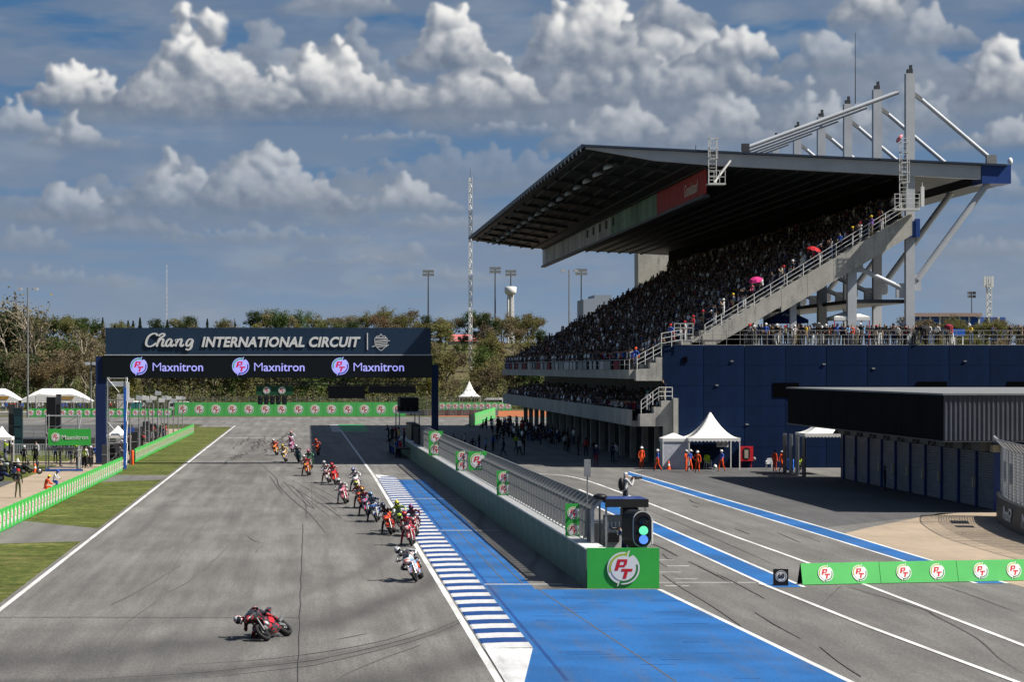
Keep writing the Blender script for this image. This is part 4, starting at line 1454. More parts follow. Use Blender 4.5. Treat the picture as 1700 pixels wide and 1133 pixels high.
for k in range(97):
    link('fence_post', post, PW, (0.52, 2.6 + k * 1.2, 0))
    if k < 96:
        link('fence_panel', panel, PW, (0.52, 2.6 + k * 1.2, 0))
MB().box(0.3, 0.5, 118.2, 126, 1.46, 2.9).build('solid_panel', M_BLACKM, PW)
# banners on the fence
bcol = M_GREENB
for (px, y0, y1, w) in ((724.5, 716, 757, 0.62), (769.5, 750, 782, 0.62), (838, 782, 823, 0.66), (954, 837, 895, 0.72)):
    Y = (10.92 + 0.32) / ((px - VX) / FPX + 0.0091)
    s_ = FPX / Y
    hw = (12 if px < 900 else 13.5) / s_ * 0.98
    p = at(px, y1, Y)
    q = at(px, y0, Y)
    o = MB().box(-hw, hw, -0.02, 0.02, 0, q.z - p.z).build('pt_banner', M_GREENB, None, (p.x - 0.05, Y, p.z), (0, 0, R(0)))
    nth = {724.5: 'farthest', 769.5: 'second farthest', 838: 'second nearest', 954: 'nearest'}[px]
    tag(o, f'narrow green banner with two round emblems on the pit wall fence, {nth} of four', 'banner', 'narrow fence banners')
    H_ = q.z - p.z
    for t in (0.26, 0.74):
        link('emblem', EMB, o, (0, -0.03, H_ * t), FACE_CAM, (hw * 0.78,) * 3)
Y = 141.0
p, q = at(778, 781, Y), at(808, 750, Y)
o = MB().box(-0.53, 0.53, -0.03, 0.03, 0, q.z - p.z).build('pt_banner', M_GREENB, None, ((p.x + q.x) / 2, Y, p.z))
tag(o, 'square green banner with one large emblem on the pit wall fence', 'banner')
link('emblem', EMB, o, (0, -0.04, (q.z - p.z) / 2), FACE_CAM, (0.45,) * 3)
# green end board of the wall
eb = MB().box(0, 2.62, 0, 0.10, 0, 1.47).build('end_board', M_GREENB, PW, (0, -0.02, 0))
link('emblem', EMB, PW, (1.31, -0.06, 0.74), FACE_CAM, (0.59, 0.59, 0.59))
MB().box(0.64, 2.60, 0.1, 0.4, 0, 1.42).build('wall_return', M_PITWALL, PW)
MB().box(2.30, 2.60, 0.4, 6.0, 0, 1.30).build('wall_return', M_PITWALL, PW)

# marshal post behind the end board
WP = empty('marshal_post', (11.9, 91.5, 0), label='small canopied marshal post with equipment at the end of the pit wall', cat='marshal post')
bb = MB().box(-0.85, 0.75, -1.2, 1.0, 2.98, 3.12).box(-0.85, 0.77, -1.22, -1.2, 2.82, 3.12)
bb.build('canopy', M_BLACKM, WP)
MB().poly([(-0.84, -1.19, 3.124), (0.74, -1.19, 3.124), (0.74, 0.99, 3.124), (-0.84, 0.99, 3.124)]).build('canopy_top', mat('blue_canopy_sheet', (0.03, 0.06, 0.22), 0.3), WP)
for (x, y) in ((-0.8, -1.1), (0.66, -1.1), (0.66, 0.9), (-0.8, 0.9)):
    MB().bar((x, y, 0), (x, y, 2.98), 0.07).build('canopy_post', M_GALV, WP)
MB().box(-0.75, -0.1, -0.3, 0.3, 1.2, 2.45).build('equipment_panel', mat('grey_cabinet', (0.42, 0.42, 0.40), 0.6), WP)
MB().box(-0.08, 0.5, -0.35, 0.4, 1.0, 2.75).build('equipment_rack', M_BLACK, WP)
MB().box(-0.75, -0.1, -0.9, -0.35, 0.0, 1.95).build('cabinet', mat('white_cabinet', (0.6, 0.6, 0.58), 0.5), WP)
MB().box(-0.78, -0.02, -0.95, -0.3, 1.952, 2.0).build('cabinet_top', M_STEEL, WP)
for k in range(5):
    MB().tube((-0.68 + k * 0.14, -0.7, 2.0), (-0.68 + k * 0.14, -0.7, 2.25), 0.03, n=8).build('bottle', M_WHITE, WP)
MB().box(-0.7, -0.3, -1.0, -0.6, 1.5, 1.85).build('monitor', M_BLACK, WP)
for k in range(3):
    MB().tube((0.85 + 0.08 * k, -0.5, 1.4), (0.85 + 0.08 * k, -0.5, 2.35), 0.025, n=6).build('flag_pole', M_WHITE, WP)
MB().bar((-1.35, 0.2, 1.5), (-1.35, 0.2, 4.5), 0.05).box(-1.47, -1.23, 0.15, 0.25, 3.9, 4.55).build('aerial_mast', M_GALVD, WP)
MB().ball((-1.0, -0.9, 3.2), 0.28, 0.3, 0.12).build('rolled_cover', M_BLACK, WP)
MB().box(-0.8, 0.75, 3.2, 5.4, 0, 1.95).build('camera_stand', M_DGREY, WP)

# traffic light on the end of the wall
TL = empty('traffic_light', (12.15, 88.25, 1.47), label='black pit exit traffic light showing green and blue lamps', cat='traffic light')


def pill(w, h, n=10):
    r = w / 2
    pts = [(r * math.cos(R(a)), h - r + r * math.sin(R(a))) for a in np.linspace(0, 180, n)]
    pts += [(r * math.cos(R(a)), r + r * math.sin(R(a))) for a in np.linspace(180, 360, n)]
    return pts


MB().prism([(x - 0.02, -0.02, y) for x, y in pill(0.72, 1.36)], (-0.30, 0.55, 0)).build('housing', M_BLACK, TL)
MB().prism([(x, -0.10, y) for x, y in pill(0.70, 1.34)], (0, 0.07, 0)).build('white_rim', M_WHITE, TL)
MB().prism([(x, -0.14, y + 0.03) for x, y in pill(0.64, 1.28)], (0, 0.035, 0)).build('face_plate', M_BLACK, TL)
m_g = mat('lit_green_lamp', (0.1, 0.5, 0.3), 0.4, var=0.2, scale=30, emit=(0.16, 0.86, 0.46), estr=0.55)
m_b = mat('lit_blue_lamp', (0.1, 0.2, 0.6), 0.4, var=0.2, scale=30, emit=(0.10, 0.28, 0.95), estr=0.55)
for zz, m in ((0.98, M_GLASS), (0.63, m_g), (0.30, m_b)):
    MB().lathe([(0.001, -0.03), (0.12, -0.02), (0.165, 0.0)], 18, 0, 'y', (0.03, -0.145, zz)).build('lamp', m, TL)
    hd = MB()
    for k in range(9):
        a0, a1 = R(10 + k * 17.8), R(10 + (k + 1) * 17.8)
        c0_, c1_ = Vector((0.03 + 0.19 * math.cos(a0), 0, zz + 0.19 * math.sin(a0))), Vector((0.03 + 0.19 * math.cos(a1), 0, zz + 0.19 * math.sin(a1)))
        f_, k_ = Vector((0, -0.22, 0)), Vector((0, -0.14, 0))
        hd.quad(c0_ + k_, c1_ + k_, c1_ + f_, c0_ + f_)
    hd.build('lamp_hood', M_BLACK, TL)
MB().box(-0.2, 0.2, 0.1, 0.4, -0.05, 0.1).build('bracket', M_DGREY, TL)

# ------------------------------------------------------------------ pit exit boards
AF = empty('banner_barrier', (18.2, 89.3, 0), math.atan2(2.0, 9.3), label='low green folding banner barrier with round emblems across the pit exit', cat='barrier')
L = 3.12
for k in range(4):
    x0 = k * L
    f = MB()
    dz_ = 0.01 * (k % 2)
    f.prism([(x0 + 0.01, 0, 0.02), (x0 + L - 0.01, 0, 0.02), (x0 + L - 0.01, 0.20, 0.80 + dz_), (x0 + 0.01, 0.20, 0.79)], (0, 0.02, 0))
    f.build('front_panel', M_GREENBL, AF)
    f = MB().prism([(x0 + 0.01, 0.5, 0.02), (x0 + 0.01, 0.23, 0.79), (x0 + L - 0.01, 0.23, 0.79), (x0 + L - 0.01, 0.5, 0.02)], (0, 0.02, 0))
    f.build('rear_panel', M_BLACKM, AF)
    for xe in ((0.95, 2.3) if k < 1 else (0.95, 2.3)):
        link('emblem', EMB, AF, (x0 + xe, 0.10 - 0.02, 0.41), (R(90 - 14.0), 0, 0), (0.30,) * 3)
SB = empty('speed_board', (17.35, 89.0, 0), label='small black speed limit board reading 60 at the pit exit', cat='sign')
MB().box(-0.27, 0.27, 0, 0.12, 0, 0.62).build('board', M_BLACK, SB)
MB().box(-0.24, 0.24, 0.12, 0.4, 0, 0.04).build('foot', M_BLACK, SB)
MB().lathe([(0.001, 0.0), (0.215, 0.0)], 24, 0, 'y', (0, -0.006, 0.36)).build('white_disc', M_LOGOW, SB)
MB().lathe([(0.175, 0.0), (0.195, 0.0)], 24, 0, 'y', (0, -0.012, 0.36)).build('disc_ring', M_BLACK, SB)
link('lettering', text_mesh('60', 0.25, M_BLACK, 0, 0.008, 0.002), SB, (0, -0.016, 0.36), FACE_CAM)

# ================================================================== GARAGE BUILDING at the right
GB = empty('garage_building', (38.6, 136.0, 0), label='low dark building with a row of roller shutter doors and deep fascia', cat='building')


def bpart(bb, name, m, parent=GB):
    bb.v = [(p[0] - 38.6, p[1] - 136.0, p[2]) for p in bb.v]
    return bb.build(name, m, parent)


bpart(MB().box(38.75, 62, 136.2, 176.5, 0, 3.95), 'wall', M_NAVY)
nseg = 9
for k in range(nseg):
    ya = 133.5 + (177 - 133.5) * k / nseg
    yb = 133.5 + (177 - 133.5) * (k + 1) / nseg
    bpart(MB().box(35.0, 35.12, ya + 0.012 + (0.05 if k == 0 else 0), yb - 0.012, 4.02, 6.5), 'fascia_panel', mat('black_fascia', (0.007, 0.008, 0.009), 0.9, var=0.3, scale=0.4, spec=0.04))
rib = MB()
xx = 35.0
while xx < 60:
    rib.prism([(xx, 133.5, 4.02), (xx + 0.05, 133.44, 4.02), (xx + 0.13, 133.44, 4.02), (xx + 0.18, 133.5, 4.02), (xx + 0.26, 133.5, 4.02), (xx + 0.26, 133.6, 4.02), (xx, 133.6, 4.02)], (0, 0, 2.47))
    xx += 0.26
bpart(rib, 'corrugated_cladding', mat('grey_corrugated_sheet', (0.085, 0.094, 0.118), 0.5, 0.1, var=0.15, scale=0.5))
bpart(MB().box(34.9, 60, 133.35, 177.2, 6.52, 6.62), 'roof', mat('pale_roof_edge', (0.20, 0.205, 0.21), 0.6, var=0.2))
bpart(MB().box(34.95, 60, 133.42, 177.1, 3.93, 4.0), 'soffit', M_DGREY)
M_SHUT = mat('roller_shutter', (0.20, 0.235, 0.29), 0.45, 0.3, var=0.2, scale=1.0)
sl = MB()
for k in range(22):
    z0 = 0.03 + k * 0.145
    sl.prism([(0, 0, z0), (0, 0, z0 + 0.14), (-0.035, 0, z0 + 0.10), (-0.035, 0, z0 + 0.03)], (0, 3.5, 0))
shut = sl.mesh('roller_door', M_SHUT)
hd = MB().box(-0.7, 0.0, 0.3, 2.3, 3.32, 3.85).mesh('door_header', mat('grey_header_box', (0.16, 0.17, 0.18), 0.6))
hd2 = MB().prism([(-0.9, 2.55, 3.3), (-0.55, 2.55, 3.3), (-0.05, 2.55, 4.0), (-0.4, 2.55, 4.0)], (0, 0.5, 0)).mesh('bracket', mat('grey_bracket', (0.22, 0.23, 0.24), 0.6))
pp = MB().box(-0.10, 0.30, 0, 0.24, 0, 3.95).mesh('door_post', M_BLUEST)
bx = MB().box(-0.24, -0.10, 0.0, 0.26, 1.1, 1.75).mesh('switch_box', mat('cream_box', (0.5, 0.48, 0.40), 0.6))
for k in range(11):
    y = k * 3.86 + 0.1
    if k < 10:
        link('roller_door', shut, GB, (0.06, y + 0.30, 0))
        link('door_header', hd, GB, (0, y + 0.3, 0))
        link('bracket', hd2, GB, (0, y + 0.5, 0))
    link('door_post', pp, GB, (0, y, 0))
    if k % 2 == 1 or k in (4, 6):
        link('switch_box', bx, GB, (0, y, 0))
bpart(MB().box(37.9, 38.4, 134.2, 134.8, 3.35, 3.75), 'ventilation_unit', mat('cream_unit', (0.45, 0.42, 0.30), 0.6))
bpart(MB().tube((38.35, 134.0, 0), (38.35, 134.0, 3.93), 0.10, n=10), 'pipe', M_GALV)

# grey screens and a white canopy beyond the far corner
SCN = empty('screen_row', (36.4, 180, 0), label='row of grey upright screen panels at the corner of the garages', cat='screen')
for k in range(8):
    MB().box(-0.04, 0.04, 0.05, 1.15, 0.05, 2.9 + 0.1 * (k % 2)).build('screen_panel', mat('grey_screen', (0.20, 0.215, 0.235), 0.6, var=0.2) if k % 3 else M_DGREY, SCN, (0.25 * (k % 2), -2.5 + k * 1.2, 0))


def pagoda(name, c, w, eave, peak, label, m=M_TENT, posts=True, col=None):
    t = empty(name, c, 0, label, 'tent')
    n = 9
    rings = []
    for k in range(n + 1):
        s_ = k / n
        hw = w / 2 * (1 - s_) + 0.05 * s_
        zz = eave + (peak - eave) * (s_ ** 1.9)
        ring = []
        for (cx_, cy_) in ((-1, -1), (1, -1), (1, 1), (-1, 1)):
            nx_, ny_ = {(-1, -1): (1, -1), (1, -1): (1, 1), (1, 1): (-1, 1), (-1, 1): (-1, -1)}[(cx_, cy_)]
            for j in range(4):
                f_ = j / 4
                ring.append(Vector(((cx_ + (nx_ - cx_) * f_) * hw, (cy_ + (ny_ - cy_) * f_) * hw, zz - 0.10 * math.sin(math.pi * f_) * (1 - s_))))
        rings.append(ring)
    MB().loft(rings, 0, True, False).build('canopy', m, t)
    vb = MB()
    hw = w / 2
    for (ax, ay, bx_, by_) in ((-1, -1, 1, -1), (1, -1, 1, 1), (1, 1, -1, 1), (-1, 1, -1, -1)):
        ns = 14
        for j in range(ns):
            f0, f1 = j / ns, (j + 1) / ns
            p0 = Vector(((ax + (bx_ - ax) * f0) * hw, (ay + (by_ - ay) * f0) * hw, eave + 0.02))
            p1 = Vector(((ax + (bx_ - ax) * f1) * hw, (ay + (by_ - ay) * f1) * hw, eave + 0.02))
            mid = (p0 + p1) / 2
            vb.poly([p0, p0 - Vector((0, 0, 0.22)), mid - Vector((0, 0, 0.32)), p1 - Vector((0, 0, 0.22)), p1])
    vb.build('valance', m, t)
    if posts:
        for (x, y) in ((-1, -1), (1, -1), (1, 1), (-1, 1)):
            MB().bar((x * (hw - 0.06), y * (hw - 0.06), 0), (x * (hw - 0.06), y * (hw - 0.06), eave), 0.08).build('post', M_WHITE, t)
    return t


pagoda('pagoda_tent', (31.95, 192.8, 0), 4.1, 2.5, 4.5, 'white pagoda tent with a tall peak against the navy wall')
pagoda('pagoda_tent', (39.0, 183.5, 0), 3.6, 3.1, 4.3, 'white peaked canopy behind the grey screens by the roller doors')
CT = empty('booth_tent', (29.0, 192.6, 0), 0, 'small white plastic sided booth beside the pagoda tent', 'tent')
M_PLAS = mat('crumpled_white_plastic', (0.52, 0.54, 0.60), 0.35, var=0.15, scale=2.5, bump=0.9, bscale=2.0)
MB().box(-0.95, 0.95, -0.95, -0.90, 0, 2.2).box(-0.95, -0.90, -0.90, 0.9, 0, 2.2).box(0.9, 0.95, -0.9, 0.9, 0, 2.2).build('side_sheet', M_PLAS, CT)
MB().loft([[Vector((x * 1.0, y * 1.0, 2.2)) for x, y in ((-1, -1), (1, -1), (1, 1), (-1, 1))], [Vector((x * 1.0, y * 1.0, 2.45)) for x, y in ((-1, -1), (1, -1), (1, 1), (-1, 1))], [Vector((x * 0.1, y * 0.1, 2.85)) for x, y in ((-1, -1), (1, -1), (1, 1), (-1, 1))]], 0, False).build('canopy', M_TENT, CT)
for (x, y) in ((-1, -1), (1, -1)):
    MB().bar((x * 0.98, y * 0.98, 0), (x * 0.98, y * 0.98, 2.3), 0.06).build('post', M_WHITE, CT)
# things by the tents


def cone(c, label, h=0.7):
    t = empty('traffic_cone', c, 0, label, 'traffic cone', 'orange cones')
    MB().lathe([(0.17, 0.04), (0.115, h * 0.45)], 12).build('cone_body', M_ORNG, t)
    MB().lathe([(0.115, h * 0.45), (0.085, h * 0.68)], 12).build('white_band', M_WHITE, t)
    MB().lathe([(0.085, h * 0.68), (0.03, h), (0.001, h)], 12).build('cone_tip', M_ORNG, t)
    MB().box(-0.19, 0.19, -0.19, 0.19, 0, 0.04).build('base', M_ORNG, t)
    return t


cone(gp(1110, 780.5), 'orange traffic cone in front of the white booth')


def chair(c, rz, label, m, grp='plastic chairs'):
    t = empty('plastic_chair', c, rz, label, 'chair', grp)
    MB().box(-0.22, 0.22, -0.22, 0.2, 0.42, 0.46).build('seat', m, t)
    MB().prism([(-0.22, 0.2, 0.46), (0.22, 0.2, 0.46), (0.24, 0.3, 0.85), (0.1, 0.31, 0.9), (-0.1, 0.31, 0.9), (-0.24, 0.3, 0.85)], (0, 0.03, 0)).build('backrest', m, t)
    for (x, y) in ((-1, -1), (1, -1), (1, 1), (-1, 1)):
        MB().bar((x * 0.24, y * 0.24, 0), (x * 0.19, y * 0.18, 0.44), 0.05).build('leg', m, t)
    for x in (-1, 1):
        MB().bar((x * 0.23, -0.2, 0.64), (x * 0.23, 0.26, 0.66), 0.05).bar((x * 0.23, -0.2, 0.44), (x * 0.23, -0.2, 0.64), 0.04).build('armrest', m, t)
    return t


chair(gp(1175, 778.5), R(15), 'white plastic chair with a lime vest over its back under the pagoda tent', M_WHITE)
o = MB().box(-0.25, 0.25, -0.03, 0.03, 0.0, 0.5).ball((0, 0, 0.5), 0.26, 0.1, 0.12).build('safety_vest', M_HIVIS, None, gp(1174, 778.5) + Vector((0, 0.12, 0.5)), (R(-14), R(6), R(15)))
tag(o, 'lime safety vest hung on a white chair', 'vest')
chair(gp(1277, 780), R(-20), 'white plastic chair standing alone by the grey wall box', M_WHITE)
t = empty('stretcher', gp(1214, 777), 0, 'yellow rescue stretcher leaning upright under the tent', 'stretcher')
MB().box(-0.19, 0.19, 0, 0.08, 0.05, 1.75).build('stretcher_board', M_YELL, t)
for k in range(3):
    MB().box(-0.2, 0.2, -0.02, -0.005, 0.35 + k * 0.45, 0.43 + k * 0.45).build('strap', M_BLACK, t)
t = empty('hose_cabinet', gp(1240, 777.5), 0, 'red fire hose cabinet on legs against the navy wall', 'hose cabinet')
MB().box(-0.55, 0.5, 0, 0.5, 0.55, 1.72).build('cabinet_body', M_REDP, t)
MB().prism([(x * 1.15 - 0.05, -0.02, y * 1.0 + 0.65) for x, y in pill(0.5, 1.0, 7)], (0, 0.015, 0)).build('opening', M_BLACK, t)
MB().box(-0.2, 0.1, -0.04, -0.022, 0.78, 1.45).build('hose', mat('beige_hose', (0.4, 0.36, 0.28), 0.7, bump=0.4), t)
for x in (-0.45, 0.4):
    MB().bar((x, 0.25, 0), (x, 0.25, 0.55), 0.07).build('leg', M_REDP, t)
MB().ball((0.62, 0.2, 0.72), 0.14, 0.12, 0.16).build('hose_valve', M_GALVD, t)
t = empty('electric_box', gp(1273, 777), 0, 'grey electrical box on a stand beside a white chair', 'electrical box')
MB().box(-0.4, 0.4, 0, 0.3, 1.0, 1.55).build('box_body', M_STEEL, t)
MB().bar((-0.3, 0.15, 0), (-0.3, 0.15, 1.0), 0.06).build('stand', M_GALVD, t)
MB().bar((0.3, 0.15, 0), (0.3, 0.15, 1.0), 0.06).build('stand', M_GALVD, t)
t = MB().lathe([(0.24, 0), (0.29, 0.05), (0.29, 0.42), (0.27, 0.45), (0.29, 0.48), (0.29, 0.85), (0.25, 0.88), (0.001, 0.88)], 16).build('drum', M_BLUEPL, None, gp(1312, 781.5))
tag(t, 'blue plastic drum beside an orange suited marshal', 'drum')
t = empty('notice_board', gp(1202, 778) + Vector((0, 0.6, 1.68)), 0, 'white notice board hanging at the front of the pagoda tent', 'sign')
MB().box(-0.48, 0.45, 0, 0.03, 0, 0.42).build('board', M_LOGOW, t)
link('lettering', text_mesh('DR 15', 0.32, M_BLACK, 0, 0.004, 0.002), t, (-0.02, -0.01, 0.2), FACE_CAM)
t = MB().ball((0, 0, 0.16), 0.16, 0.14, 0.17).bar((0, 0, 0.3), (0, 0, 0.4), 0.04).build('water_can', M_WHITE, None, gp(1187, 778.5))
tag(t, 'white water can at the foot of the tent post', 'can')
for k, px in enumerate((1121, 1127)):
    t = MB().lathe([(0.07, 0), (0.08, 0.02), (0.08, 0.3), (0.03, 0.42), (0.03, 0.48), (0.001, 0.48)], 10).build('gas_bottle', M_BLUEST, None, gp(px, 779))
    tag(t, 'dark blue bottle in front of the white booth, ' + ('left' if k == 0 else 'right') + ' of two', 'bottle', 'blue bottles by the booth')

# ------------------------------------------------------------------ debris fence on a dark barrier, right edge
DB = empty('debris_fence', (34.3, 118, 0), label='tall wire debris fence on a dark barrier with white lettering', cat='fence')
path = smooth_pts([(37.2, 131.0), (36.5, 128.6), (35.4, 124.0), (34.4, 118.0), (33.8, 113.0), (33.5, 106.0), (33.4, 98.0)], 4)


def dloc(p, z_):
    return Vector((p.x - 34.3, p.y - 118.0, z_))


M_BARR = mat('dark_barrier_vinyl', (0.035, 0.037, 0.042), 0.5, var=0.15)
for i in range(len(path) - 1):
    p, q = path[i], path[i + 1]
    d = (q - p).normalized()
    nr = Vector((-d.y, d.x)) * 0.9
    nr = -nr if nr.x < 0 else nr
    MB().prism([dloc(p + d * 0.01, 0.0), dloc(q - d * 0.01, 0.0), dloc(q - d * 0.01 + nr, 0.0), dloc(p + d * 0.01 + nr, 0.0)][::-1], (0, 0, 1.35)).build('barrier_block', M_BARR, DB)
wb = MB()
tot_len = 0
for i, p in enumerate(path):
    MB().bar(dloc(p, 1.35) + Vector((0.35, 0, 0)), dloc(p, 3.85) + Vector((0.35, 0, 0)), 0.09).bar(dloc(p, 3.85) + Vector((0.35, 0, 0)), dloc(p, 4.35) + Vector((-0.15, 0, 0)), 0.09).build('fence_post', M_STEEL, DB)
    if i < len(path) - 1:
        q = path[i + 1]
        wm_ = MB()
        for k in range(16):
            zz = 1.5 + k * 0.155
            wm_.tube(dloc(p, zz) + Vector((0.35, 0, 0)), dloc(q, zz) + Vector((0.35, 0, 0)), 0.018, n=4)
        for k in range(9):
            r_ = p.lerp(q, k / 9)
            wm_.tube(dloc(r_, 1.4) + Vector((0.35, 0, 0)), dloc(r_, 3.85) + Vector((0.35, 0, 0)), 0.014, n=4)
            wm_.tube(dloc(r_, 3.85) + Vector((0.35, 0, 0)), dloc(r_, 4.35) + Vector((-0.15, 0, 0)), 0.014, n=4)
        wm_.tube(dloc(p, 4.35) + Vector((-0.15, 0, 0)), dloc(q, 4.35) + Vector((-0.15, 0, 0)), 0.03, n=4)
        o = wm_.build('wire_mesh', M_GALV, DB)
        o['kind'] = 'stuff'
        if i in (6, 7, 9):
            MB().prism([dloc(p, 2.2) + Vector((0.38, 0, 0)), dloc(q, 2.2) + Vector((0.38, 0, 0)), dloc(q, 3.2) + Vector((0.38, 0, 0)), dloc(p, 3.2) + Vector((0.38, 0, 0))], (0.02, 0, 0)).build('blue_sheet', mat('pale_blue_sheet', (0.22, 0.26, 0.55), 0.6), DB)
tm = text_mesh('MotoGP', 0.95, M_LOGOW, 0.2, 0.012, 0.006)
for (i, t_) in ((10, 0.3), (15, 0.4)):
    p, q = path[i], path[i + 1]
    c_ = p.lerp(q, t_)
    d = (q - p).normalized()
    ang = math.atan2(d.y, d.x)
    nr = Vector((d.y, -d.x))
    if nr.x > 0:
        nr = -nr
    o = link('lettering', tm, DB, dloc(c_ + nr * 0.06, 0.7), (R(90), 0, ang), (1, 1, 1))

# ================================================================== LEFT SIDE: banner fence, scaffold, poles, tents
def banner_fence(name, label, x0, y0, x1, y1, h, n, m, emb, r, per=2, face='x'):
    t = empty(name, (x0, y0, 0), 0, label, 'fence')
    d = Vector((x1 - x0, y1 - y0, 0))
    ang = math.atan2(d.y, d.x)
    ln = d.length / n
    t.rotation_euler = (0, 0, ang)
    pm = MB().box(0.015, ln - 0.015, -0.04, 0.04, 0.03, h).mesh('banner_panel', m)
    po = MB().box(-0.05, 0.05, 0.05, 0.15, 0, h - 0.02).mesh('fence_post', M_GALVD)
    for k in range(n):
        link('banner_panel', pm, t, (k * ln, 0, 0))
        link('fence_post', po, t, (k * ln, 0, 0))
        for j in range(per):
            link('emblem', emb, t, (k * ln + ln * (j + 0.5) / per, -0.05, h * 0.5), FACE_CAM, (r,) * 3)
    return t


banner_fence('banner_fence', 'low green banner fence with round emblems along the near grass verge', -15.15, 98.0, -14.45, 188.0, 1.12, 31, M_GREENB, EMB, 0.42)
banner_fence('banner_fence', 'low green banner fence with round emblems along the far grass verge', -14.75, 203.0, -14.1, 298.0, 1.15, 32, M_GREENB, EMB_LOW, 0.42)
banner_fence('banner_fence', 'tall green banner fence with large emblems behind the far corner', -22.3, 404.0, 16.2, 404.0, 2.35, 14, M_GREENBL, EMB, 0.82, 1)
banner_fence('banner_fence', 'shorter green banner fence left of the tall one, below the big tents', -46.0, 396.0, -22.3, 396.0, 1.45, 9, M_GREENB, EMB_LOW, 0.55, 2)
banner_fence('banner_fence', 'green banner fence behind the orange strip right of the gantry', 23.5, 460.0, 38.5, 460.0, 1.6, 6, M_GREENBL, EMB_LOW, 0.6, 2)
banner_fence('banner_fence', 'green banner fence slanting down beside the pit entry', 22.0, 330.0, 30.2, 392.0, 1.7, 8, M_GREENBL, EMB_LOW, 0.5, 2)
# orange post at the opening
t = MB().lathe([(0.12, 0), (0.12, 1.15), (0.08, 1.2), (0.001, 1.2)], 12).build('marker_post', M_ORNG, None, (-14.6, 201.2, 0))
tag(t, 'orange marker post at the gap between the two verge fences', 'post')

# far catch fence behind the banners
cf = empty('catch_fence', (-46, 409, 0), 0, 'grey wire catch fence on posts behind the far banners', 'fence')
for k in range(40):
    MB().bar((k * 2.0, 0, 0), (k * 2.0, 0, 3.3), 0.10).build('fence_post', M_GALVD, cf)
wf = MB()
for k in range(9):
    wf.bar((0, 0.02, 0.6 + k * 0.32), (78, 0.02, 0.6 + k * 0.32), 0.03)
for k in range(150):
    wf.bar((k * 0.52, 0.03, 0.5), (k * 0.52, 0.03, 3.25), 0.02)
o = wf.build('wire_mesh', M_GALVD, cf)
o['kind'] = 'stuff'
MB().box(0, 78, 0.2, 0.6, 0, 1.0).build('guard_rail', M_GALVD, cf)


def scaffold(name, label, c, w, d, h, lifts, mset=M_GALV, extra=None):
    t = empty(name, c, 0, label, 'scaffold')
    for (x, y) in ((0, 0), (w, 0), (w, d), (0, d)):
        MB().tube((x, y, 0), (x, y, h), 0.05, n=8).build('upright', mset, t)
    for k in range(lifts + 1):
        zz = 0.3 + (h - 0.4) * k / lifts
        for (a, b_) in (((0, 0), (w, 0)), ((w, 0), (w, d)), ((w, d), (0, d)), ((0, d), (0, 0))):
            MB().tube((*a, zz), (*b_, zz), 0.035, n=6).build('ledger', mset, t)
        if k < lifts:
            z1 = 0.3 + (h - 0.4) * (k + 1) / lifts
            (MB().tube((0, -0.04, zz), (w, -0.04, z1), 0.03, n=6) if k % 2 == 0 else MB().tube((w, -0.04, zz), (0, -0.04, z1), 0.03, n=6)).build('brace', mset, t)
            (MB().tube((w + 0.04, 0, zz), (w + 0.04, d, z1), 0.03, n=6)).build('brace', mset, t)
    return t


sc1 = scaffold('scaffold_tower', 'scaffold tower carrying a green lettered board beside the service road', (-20.35, 188.0, 0), 2.5, 2.0, 4.4, 3)
MB().box(0.05, 2.45, 0.05, 1.95, 1.75, 1.82).build('platform', M_DGREY, sc1)
MB().bar((-0.05, 0, 0.12), (2.9, -0.3, 0.12), 0.14).build('base_beam', M_BLUEPL, sc1)
p, q = at(80, 740, 187.6), at(151, 712.5, 187.6)
ab = empty('sponsor_board', (p.x, 187.6, p.z), 0, 'green board lettered Maxnitron with a round emblem on the scaffold', 'board')
MB().box(0, q.x - p.x, -0.03, 0.03, 0, q.z - p.z).build('board_panel', M_GREENB, ab)
link('emblem', EMB, ab, (0.58, -0.05, (q.z - p.z) / 2), FACE_CAM, (0.36,) * 3)
me = text_mesh('Maxnitron', 1.0, M_LOGOW, 0.0, 0.006, 0.004)
w = max(v.co.x for v in me.vertices) - min(v.co.x for v in me.vertices)
link('lettering', me, ab, (2.07, -0.05, (q.z - p.z) / 2 - 0.03), FACE_CAM, (2.05 / w,) * 3)
sc2 = scaffold('scaffold_tower', 'tall slim scaffold tower right beside the left gantry column', (-16.0, 193.0, 0), 1.45, 1.4, 7.3, 4)
MB().box(-0.1, 1.5, 0.0, 1.4, 6.55, 6.95).build('platform', M_STEEL, sc2)
MB().bar((1.4, -0.12, 0), (1.4, -0.12, 6.5), 0.2).build('blue_pole', M_BLUEPL, sc2)
MB().box(1.42, 1.72, 0.0, 0.3, 5.4, 6.9).build('white_panel', M_WHITE, sc2)
# poles along the far verge fence, each with a small head
for k, px in enumerate((216, 231, 241, 247, 254, 262, 268, 273, 279, 288, 296, 303)):
    Y = FPX * 15.5 / (VX - px)
    h = 8 - (662 - VY + (4 if k % 3 == 0 else (-8 if k == 5 else 0))) * Y / FPX
    t = empty('camera_pole', (-15.5, Y, 0), 0, f'thin grey pole with small head behind the far verge fence, {ordinal(k + 1)} from gantry', 'pole', 'thin poles along the far verge')
    MB().tube((0, 0, 0), (0, 0, h), 0.07, 0.05, 8).build('pole', M_GALVD, t)
    MB().box(-0.28, 0.32, -0.12, 0.2, h - 0.15, h + 0.22).bar((-0.28, 0, h + 0.3), (0.4, 0, h + 0.12), 0.05).build('pole_head', M_STEEL if k % 2 else M_WHITE, t)
